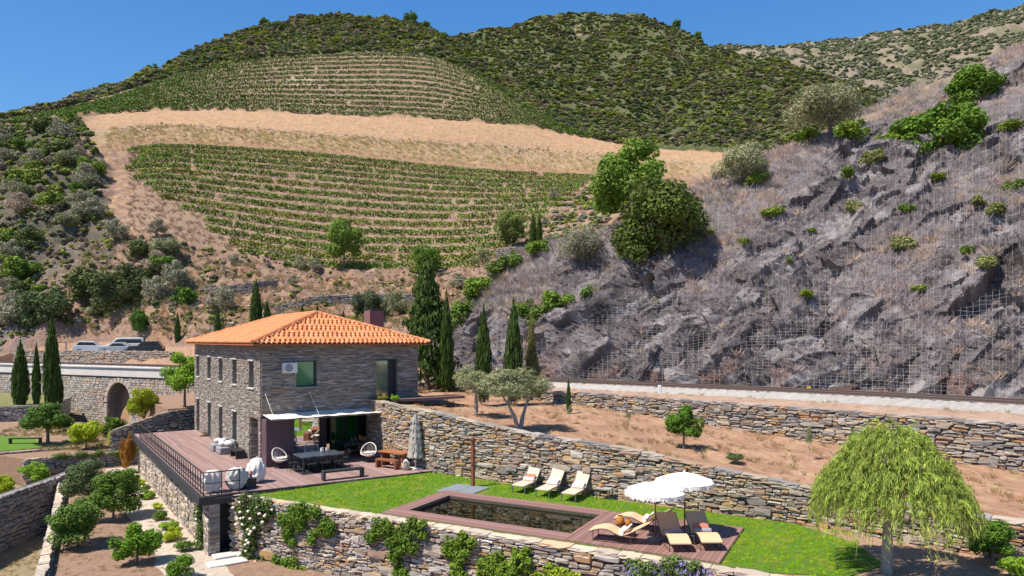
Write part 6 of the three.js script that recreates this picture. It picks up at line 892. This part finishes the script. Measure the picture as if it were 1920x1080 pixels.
const scrubGeo = [1, 2, 3].map((s) => crown(600 + s, lobes(s + 60, 5, { rad: [0.4, 0.6], base: -0.1 }), 220, 0.25, { aspect: 0.65, amp: 0.5, loose: 0.4, up: 0.45 })), scrubMat = new THREE.MeshPhysicalMaterial({ vertexColors: true, roughness: 0.9, side: THREE.DoubleSide, specularIntensity: 0.2, transmission: 0.2, thickness: 0 });
const SCRUB = [[0.14, 0.185, 0.075], [0.185, 0.225, 0.135], [0.19, 0.25, 0.065], [0.24, 0.23, 0.14], [0.22, 0.27, 0.065], [0.3, 0.245, 0.185], [0.28, 0.33, 0.065], [0.32, 0.36, 0.07]], SILVER = [[0.32, 0.34, 0.24], [0.28, 0.31, 0.21], [0.37, 0.38, 0.28], [0.22, 0.26, 0.12]];
scrubGeo.forEach((g, k) => {
  scatter('hill_scrub', g, scrubMat, 12000, 700 + k, (r) => { const b = lerp(-0.281, 0.547, r()), t = r() * 3, p = farPoint(ridge, b, t); const d = fbm(p.x / 22, p.z / 22, 4); if (d > 0.28 && r() < 0.75) return null; const s = (0.8 + 2.4 * r() * r()); p.y += s * 0.05; return [p, s, 0.55]; }, SCRUB);
  scatter('summit_scrub', g, scrubMat, 5200, 710 + k, (r) => { const b = lerp(-0.797, 0.133, r()), t = 4 + Math.pow(r(), 0.9), p = hillPoint(b, t); const s = 0.7 + 1.9 * r() * r(); p.y += s * 0.05; return [p, s, 0.6]; }, SCRUB);
  scatter('summit_scrub', g, scrubMat, 700, 715 + k, (r) => { const t = 3 + 1.2 * r(), b = lerp(0.125, -0.051, Math.pow(Math.min(1, t - 3), 1.2)) - 0.005 + 0.09 * r(), p = hillPoint(b, t); const s = 0.6 + 1.5 * r() * r(); p.y += s * 0.1; return [p, s, 0.7]; }, SCRUB);
  scatter('slope_scrub', g, scrubMat, 170, 738 + k, (r) => { const t = 1 + 0.75 * r(), b = lerp(lerp(-0.043, 0.133, Math.pow(t - 1, 0.6)), 0.172, r()), p = hillPoint(b, t); const s = 0.4 + 1.1 * r() * r(); p.y += s * 0.25; return [p, s, 0.8]; }, [...SCRUB, ...SILVER]);
  scatter('olive_grove', g, scrubMat, 5000, 720 + k, (r) => { const b = lerp(0.227, 0.852, r()), t = r() * 3, p = farPoint(oliveHill, b, t); const d = fbm(p.x / 40, p.z / 40, 3); if (d > 0.25) return null; const s = 0.9 + 1.5 * r(); p.y += s * 0.15; return [p, s, 0.7]; }, SILVER.concat([SCRUB[0], SILVER[0]]));
  scatter('slope_scrub', g, scrubMat, 900, 730 + k, (r) => { const b = lerp(-0.984, 0.031, r()), t = lerp(0.1, 1.0, r()), p = hillPoint(b, t); if (b > -0.422 && n2(p.x / 9, p.z / 9) < 0.05) return null; const s = 0.25 + 0.6 * r() * r(); p.y += s * 0.3; return [p, s, 0.8]; }, [...SCRUB, [0.24, 0.19, 0.14], [0.22, 0.2, 0.11]]);
  scatter('slope_scrub', g, scrubMat, 700, 735 + k, (r) => { const t = lerp(1, 3.2, r()), b = lerp(-0.984, lerp(-0.582, -0.633, (t - 1) / 2), r()), p = hillPoint(b, t); const s = 0.5 + 1.1 * r() * r(); p.y += s * 0.3; return [p, s, 0.8]; }, [...SCRUB, [0.2, 0.19, 0.15], [0.22, 0.2, 0.11]]);
});
// dead grass and brush: tufts of thin blades
function tuftGeo(seed, n, spread, w) { const r = rng(seed), L = []; for (let i = 0; i < n; i++) { const a = r() * 6.28, d = V(Math.cos(a) * spread * r(), 0.7 + 0.5 * r(), Math.sin(a) * spread * r()).normalize(), nn = V(-d.z, 0.1, d.x).normalize(); nn.addScaledVector(d, -nn.dot(d)).normalize(); const l = 0.25 + 0.3 * r(); L.push({ p: V((r() - 0.5) * 0.5, 0, (r() - 0.5) * 0.5).addScaledVector(d, l), n: nn, t: d, l, w: w * (0.6 + 0.8 * r()), c: leafTone(r, 0.5) }); } return leafMesh(L); }
const tufts = [1, 2].map((s) => tuftGeo(800 + s, 26, 1.1, 0.022)), grassTuft = tuftGeo(805, 22, 0.7, 0.03);
tufts.forEach((g, k) => scatter('dry_brush', g, scrubMat, 3800, 810 + k, (r) => { const b = lerp(-0.102, 0.852, r()), t = lerp(0.15, 4, r()), p = cliffPoint(b, t); if (p.relief.bare > 0.5 && r() < 0.85) return null; const s = 0.35 + 0.75 * r(); return [p, s, 0.9]; }, [[0.36, 0.31, 0.325], [0.4, 0.335, 0.33], [0.31, 0.275, 0.295], [0.48, 0.36, 0.27], [0.34, 0.32, 0.24]]));
scatter('dry_grass', grassTuft, scrubMat, 2600, 820, (r) => { const u = r(), v = r(), A = resample(TERRACE_WALL, 1), B = resample(RAIL_WALL, 1), a = A(u * A.len), b = B(Math.pow(u, 0.92) * B.len), p = a.clone().lerp(b, 0.06 + v * 0.9); p.y = lerp(a.y, b.y, sm(0, 1, v) * 0.5 + v * 0.5) - 0.12; if (n2(p.x / 2, p.z / 2) < 0.1) return null; return [p, 0.14 + 0.2 * r(), 0.8]; }, [[0.45, 0.34, 0.18], [0.4, 0.28, 0.16], [0.3, 0.28, 0.1]]);
scatter('dry_grass', grassTuft, scrubMat, 3000, 821, (r) => { const t = lerp(0.05, 0.98, r()), b = lerp(-0.633, 0.031, r()), p = hillPoint(b, t); return [p, 0.5 + 0.6 * r(), 0.8]; }, [[0.42, 0.33, 0.18], [0.36, 0.27, 0.16], [0.33, 0.3, 0.13]]);
scatter('dry_grass', grassTuft, scrubMat, 2600, 822, (r) => { const t = lerp(2.05, 2.5, r()), b = lerp(-0.594, 0.266, r()), p = hillPoint(b, t); return [p, 0.6 + 0.7 * r(), 0.7]; }, [[0.62, 0.46, 0.22], [0.42, 0.38, 0.14], [0.66, 0.48, 0.27]]);
scatter('vineyard_weeds', grassTuft, scrubMat, 4200, 823, (r) => { const k = r() * ROWS_LOW | 0, t = 1 + (k + 0.5 + 0.45 * r()) / ROWS_LOW, b = lerp(-0.562, 0.109, r()), p = hillPoint(b, t); return [p, 0.45 + 0.55 * r(), 0.8]; }, [[0.34, 0.25, 0.2], [0.4, 0.3, 0.18], [0.28, 0.25, 0.12]]);
scatter('leaf_litter', grassTuft, scrubMat, 2600, 825, (r) => { const x = lerp(-27, -9, r()), z = lerp(-45, -22, r()), u = (x - HOUSE.x) * hC - (z - HOUSE.z) * hS; const edge = -18.1 + (z + 26.3) * 0.615; if (x < edge + 0.5 || u > -4.2) return null; if (n2(x / 1.3, z / 1.3) < -0.1) return null; return [V(x, -2.55, z), 0.13 + 0.18 * r(), 0.35]; }, [[0.4, 0.27, 0.16], [0.5, 0.36, 0.2], [0.24, 0.27, 0.08]]);
scatter('dry_grass', grassTuft, scrubMat, 1500, 826, (r) => { const x = lerp(-28, -15, r()), z = lerp(-41, -20, r()), edge = -18.1 + (z + 26.3) * 0.615; if (x > edge - 0.6 || x < -27.2) return null; return [V(x, -5.1, z), 0.12 + 0.2 * r(), 0.7]; }, [[0.55, 0.43, 0.2], [0.46, 0.36, 0.17]]);
for (const [n, k, s, f, c] of scatter0) scatter(n, grassTuft, scrubMat, k, s, f, c);
scatter('track_weeds', grassTuft, scrubMat, 260, 824, (r) => { const p = railAt(0.02 + 0.5 * r(), -2.6 - 3.5 * r(), 3.05); return [p, 0.12 + 0.25 * r(), 0.9]; }, [[0.3, 0.3, 0.1], [0.42, 0.34, 0.18]]);
{ // loose stones
  const g = stoneSets[2][0].clone(); const sm0 = new THREE.MeshStandardMaterial({ roughness: 0.9 });
  scatter('loose_stones', g, sm0, 600, 830, (r) => { const t = lerp(2.34, 2.58, r()), b = lerp(-0.586, 0.148, r()), p = hillPoint(b, t); return [p, 0.25 + 0.7 * r() * r(), 0.7]; }, [[0.62, 0.47, 0.36], [0.55, 0.4, 0.29], [0.5, 0.38, 0.3]]);
  scatter('loose_stones', g, sm0, 1800, 831, (r) => { const t = lerp(0.05, 1.0, r()), b = lerp(-0.828, 0.031, r()), p = hillPoint(b, t); return [p, 0.2 + 0.6 * r() * r(), 0.7]; }, [[0.42, 0.36, 0.32], [0.35, 0.28, 0.24], [0.3, 0.27, 0.26]]);
  scatter('loose_stones', g, sm0, 500, 832, (r) => { const p = railAt(0.03 + 0.35 * r(), 2.4 + 0.9 * r(), 3.1); return [p, 0.12 + 0.35 * r() * r(), 0.7]; }, [[0.34, 0.32, 0.33], [0.42, 0.4, 0.4], [0.28, 0.22, 0.2]]);
}
{ // grass blades over the lawn
  const lawnTuft = tuftGeo(840, 16, 0.9, 0.05), inside = (x, z) => { const dx = x - POOL.x, dz = z - POOL.z, a = dx * poolC - dz * poolS, c = dx * poolS + dz * poolC; if (a > -0.75 && a < 11.85 && c > -0.75) return false; return a < 15.3 && c < 3.55; };
  const A = resample([[-3.7, -34.0, 0], [-1.7, -32.5, 0], [0.7, -30.8, 0], [4.4, -28.2, 0], [10.9, -23.9, 0]], 1);
  scatter('lawn_grass', lawnTuft, scrubMat, 15000, 841, (r) => { const x = lerp(-11.5, 11.5, r()), z = lerp(-34, -17, r()); if (!inside(x, z)) return null; let far = true; for (let i = 1; i < A.pts.length; i++) { const p = A.pts[i - 1], q = A.pts[i]; if ((q.x - p.x) * (z - p.z) - (q.z - p.z) * (x - p.x) < 0.15) far = far && !(x >= p.x - 0.1 && x <= q.x + 0.1); } if (!far) return null; const hx = (x - HOUSE.x) * hC - (z - HOUSE.z) * hS, ht = -(x - HOUSE.x) * hS - (z - HOUSE.z) * hC; if (ht > -6.32 - 0.05 * (hx + 4) * 0 && hx < 6.6) return null; if (ht > -6.5 && hx < 6.5) return null; if (Math.hypot(x + 2.15, z + 30.05) < 1.35) return null; return [V(x, -0.085, z), 0.08 + 0.05 * r(), 0.7]; }, [[0.24, 0.46, 0.008], [0.28, 0.49, 0.01], [0.38, 0.5, 0.02]]);
}
// ---------------------------------------------------------------- climbers and plants on the walls
function climber(name, label, cat, runs, m, n, size, seed, o = {}) { // runs: [[x, y, radius], ...] in the lawn wall's plane (pool directions)
  const r = rng(seed), L = [], [X, Z] = poolXZ(runs[0][0], 4.15), root = thing(name, label, cat, [X, -2.55, Z], POOL.turn); const x0 = runs[0][0];
  for (let i = 0; i < runs.length; i++) { const [x, y, q0] = runs[i], q = q0 * 1.28; for (let k = 0; k < 5; k++) { const s = q * (0.35 + 0.35 * r()); L.push([x - x0 + (r() - 0.5) * q * 1.5, y + 2.55 + (r() - 0.5) * q * 1.5, 0.08 + 0.12 * r(), s, s, 0.1 + s * 0.3]); } }
  part('foliage', crown(seed, L, n * 1.7 | 0, size, { shell: 0.3, aspect: 0.55, amp: 0.5, droop: 0.3 }), m, root);
  const st = runs.filter((q) => !q[3]).map(([x, y]) => V(x - x0 + (r() - 0.5) * 0.12, y + 2.55, 0.07)).sort((a, b) => a.y - b.y); if (st.length) st.unshift(V(st[0].x, 0, 0.08)); if (st.length > 2) part('stem', [pipe(st, 0.025, st.length * 5, 5)], barkM, root);
  if (o.flowers) { const fl = []; for (let i = 0; i < o.flowers; i++) { const c = L[r() * L.length | 0]; fl.push(ball(0.05 + 0.03 * r(), c[0] + (r() - 0.5) * c[3] * 1.8, c[1] + (r() - 0.5) * c[4] * 1.8, c[2] + c[5] * 0.9, 1, 0.8, 1, 7)); } part('blossoms', fl, o.fm, root); } return root;
}
climber('climbing_rose', 'climbing rose with white blossoms at the left end of the lawn wall', 'climbing rose', [[-7.59, -0.49, 0.5], [-6.49, -0.25, 0.45], [-7.11, -1.21, 0.4], [-6.86, -1.84, 0.4], [-7.11, -2.54, 0.42], [-6.8, -2.94, 0.4], [-6.03, -0.64, 0.35]], leafMat(0.07, 0.115, 0.03), 3000, 0.06, 901, { flowers: 36, fm: mat(0.75, 0.62, 0.55, 0.8) });
climber('wall_climber', 'green climber spreading to the right on the lawn wall, next to the rose', 'climbing plant', [[-4.83, -2.31, 0.35], [-4.75, -1.45, 0.35], [-4.83, -0.6, 0.42], [-3.97, -0.18, 0.42], [-3.13, -0.5, 0.4], [-2.72, -0.65, 0.35], [-4.4, -0.87, 0.4], [-5.57, -2.64, 0.35], [-3.55, -1.07, 0.3]], leafMat(0.09, 0.17, 0.018), 3400, 0.055, 902);
climber('wall_climber', 'broad green climber in the middle of the lawn wall below the pool', 'climbing plant', [[0.72, -1.77, 0.3], [0.65, -1.2, 0.36], [0.48, -0.64, 0.4], [-0.25, -0.54, 0.36], [1.19, -0.35, 0.36], [-0.63, -0.69, 0.28], [0.96, -0.86, 0.34], [1.55, -0.21, 0.25]], leafMat(0.09, 0.16, 0.018), 3000, 0.055, 903);
climber('wall_climber', 'narrow green climber on the lawn wall below the front pool corner', 'climbing plant', [[3.23, -1.56, 0.3], [3.16, -1.11, 0.32], [2.9, -0.68, 0.34], [3.55, -0.32, 0.28], [3.29, -0.81, 0.3]], leafMat(0.12, 0.2, 0.02), 2000, 0.055, 904);
climber('wall_climber', 'low green climber on the lawn wall right of the narrow one', 'climbing plant', [[5.01, -1.28, 0.34], [4.7, -0.97, 0.34], [5.41, -0.77, 0.3], [5.71, -0.46, 0.24], [4.29, -1.12, 0.26]], leafMat(0.12, 0.2, 0.02), 2200, 0.055, 905);
climber('wall_climber', 'yellow green climber at the bottom edge right of the low climber', 'climbing plant', [[6.76, -1.17, 0.34], [6.19, -1.26, 0.34], [7.32, -1.16, 0.3]], leafMat(0.2, 0.27, 0.02), 1800, 0.055, 906);
{ const t = climber('lavender_bush', 'purple flowering lavender at the bottom edge before the sun deck', 'lavender', [[9.42, -0.57, 0.32, 1], [10.16, -0.4, 0.34, 1], [10.96, -0.25, 0.34, 1], [11.49, -0.35, 0.3, 1]], leafMat(0.1, 0.15, 0.05), 2600, 0.05, 907); const L = []; for (const [x, y, q] of [[9.42, -0.52, 0.34], [10.16, -0.36, 0.36], [10.96, -0.2, 0.36], [11.49, -0.29, 0.32]]) L.push([x, y, 0, q]); const x0 = [9.42, -0.57][0]; part('flower_spikes', crown(957, L.map(([x, y, z, q]) => [x - x0, y + 2.58, 0.16, q, q * 0.85, 0.2]), 900, 0.045, { along: 0.85, aspect: 0.3, shell: 0.6 }), leafMat(0.2, 0.17, 0.42), t); }
climber('ground_bush', 'bright green ground cover at the foot of the climbing rose', 'bush', [[-5.57, -3.07, 0.4, 1], [-4.4, -2.99, 0.38, 1], [-3.41, -2.93, 0.36, 1]], leafMat(0.16, 0.26, 0.02), 1800, 0.055, 908);
{ // rose on the basement wall and trailing rosemary
  const [x, z] = houseXZ(-3.85, -4.55), t = thing('wall_rose', 'slim climbing rose on the sunlit basement wall', 'climbing rose', [x, -2.55, z], HOUSE.turn), L = [], r = rng(911); for (let i = 0; i < 14; i++) L.push([(r() - 0.5) * 0.1, 0.2 + i * 0.155, (r() - 0.5) * 0.6, 0.16, 0.2, 0.26]); part('foliage', crown(911, L, 1800, 0.05, { aspect: 0.55 }), leafMat(0.08, 0.13, 0.035), t); part('stem', [rod(V(0.05, 0, 0), V(0.05, 2.1, 0.05), 0.025, 6)], barkM, t); part('blossoms', Array.from({ length: 16 }, () => ball(0.045, -0.14, 0.3 + 1.9 * r(), (r() - 0.5) * 0.6, 1, 1, 1, 7)), mat(0.75, 0.66, 0.6, 0.8), t);
  const A = resample([[-31.9, -47.2, -1.6], [-28.1, -49.5, -1.55], [-25.2, -50.5, -1.5]], 1);
  for (let k = 0; k < 6; k++) { const p = A((k + 0.5) / 6 * A.len), o = thing('rosemary', 'trailing rosemary hanging over the sunlit low wall', 'rosemary', [p.x, p.y, p.z], 0.5, 'trailing rosemary on the low wall'), Q = []; for (let i = 0; i < 9; i++) Q.push([(r() - 0.5) * 1.0, 0.15 - 0.9 * r() * r() * (k % 2 ? 1 : 0.5), 0.1 + 0.25 * r(), 0.26, 0.2, 0.2]); part('foliage', crown(920 + k, Q, 900, 0.07, { aspect: 0.2, droop: 0.5 }), leafMat(0.09, 0.15, 0.03), o); }
}
// ---------------------------------------------------------------- steel net over the rock face
{
  const t = thing('rockfall_net', 'grey steel wire net hung over the rock cliff', 'net', (() => { const p = cliff.at(0.266, 0); return [p.x, p.y, p.z]; })()), o0 = t.position.clone();
  const at = (b, q) => { const p = cliff.at(b, q), rr = rockRelief(p, q); return p.addScaledVector(FACE_OUT, 0.22 + 0.9 * clamp(rr.d - 0.6, -0.5, 1.3)).sub(o0); };
  const strip = (pts, w) => { const P = [], d = new THREE.Vector3(), s = new THREE.Vector3(); const e = pts.map((p, i) => { d.copy(pts[Math.min(i + 1, pts.length - 1)]).sub(pts[Math.max(i - 1, 0)]).normalize(); s.crossVectors(d, FACE_OUT).normalize().multiplyScalar(w / 2); return [p.clone().add(s), p.clone().sub(s)]; }); for (let i = 1; i < e.length; i++) { const [a, b] = e[i - 1], [c, f] = e[i]; P.push(a.x, a.y, a.z, c.x, c.y, c.z, b.x, b.y, b.z, b.x, b.y, b.z, c.x, c.y, c.z, f.x, f.y, f.z); } return P; };
  const mk = (lists) => { let n = 0; for (const l of lists) n += l.length; const A = new Float32Array(n); let k = 0; for (const l of lists) { A.set(l, k); k += l.length; } const g = new THREE.BufferGeometry(); g.setAttribute('position', new THREE.BufferAttribute(A, 3)); g.computeVertexNormals(); return g; };
  const wire = mat(0.36, 0.34, 0.35, 0.55, { side: THREE.DoubleSide }), vert = [], hor = [];
  for (let b = -0.043; b < 0.805;) { const D = cliff.at(b, 1).z, top = lerp(3.0, 3.25, n2(b * 9, 3) * 0.5 + 0.5) * (b < 0.031 ? 0.9 : 1), pts = []; for (let i = 0; i <= 110; i++) pts.push(at(b + 0.0006 * n2(i * 0.3, b * 90), 0.06 + (top - 0.06) * i / 110)); vert.push(strip(pts, 0.007)); b += 0.38 / -D * 1.05; }
  for (let q = 0.08; q < 3.2; q += 0.044) { const pts = []; for (let i = 0; i <= 300; i++) pts.push(at(lerp(-0.043, 0.805, i / 300), q + 0.012 * n2(i * 0.05, q * 9))); hor.push(strip(pts, 0.0065)); }
  stuffPart('vertical_wires', mk(vert), wire, t); stuffPart('cross_wires', mk(hor), wire, t);
}

// things that only their place tells apart: number them from the left
{
  const N = ['first', 'second', 'third', 'fourth', 'fifth', 'sixth', 'seventh', 'eighth', 'ninth', 'tenth', 'eleventh', 'twelfth', 'thirteenth', 'fourteenth', 'fifteenth', 'sixteenth', 'seventeenth', 'eighteenth', 'nineteenth', 'twentieth'], by = {};
  for (const o of scene.children) if (o.userData.group && o.userData.label) (by[o.userData.label] ??= []).push(o);
  for (const [label, list] of Object.entries(by)) if (list.length > 1) list.sort((a, b) => a.position.x / -a.position.z - b.position.x / -b.position.z).forEach((o, i) => { o.userData.label = label + ', ' + (N[i] ?? 'later') + ' from the left'; });
}
shade(scene);
renderer.render(scene, camera);
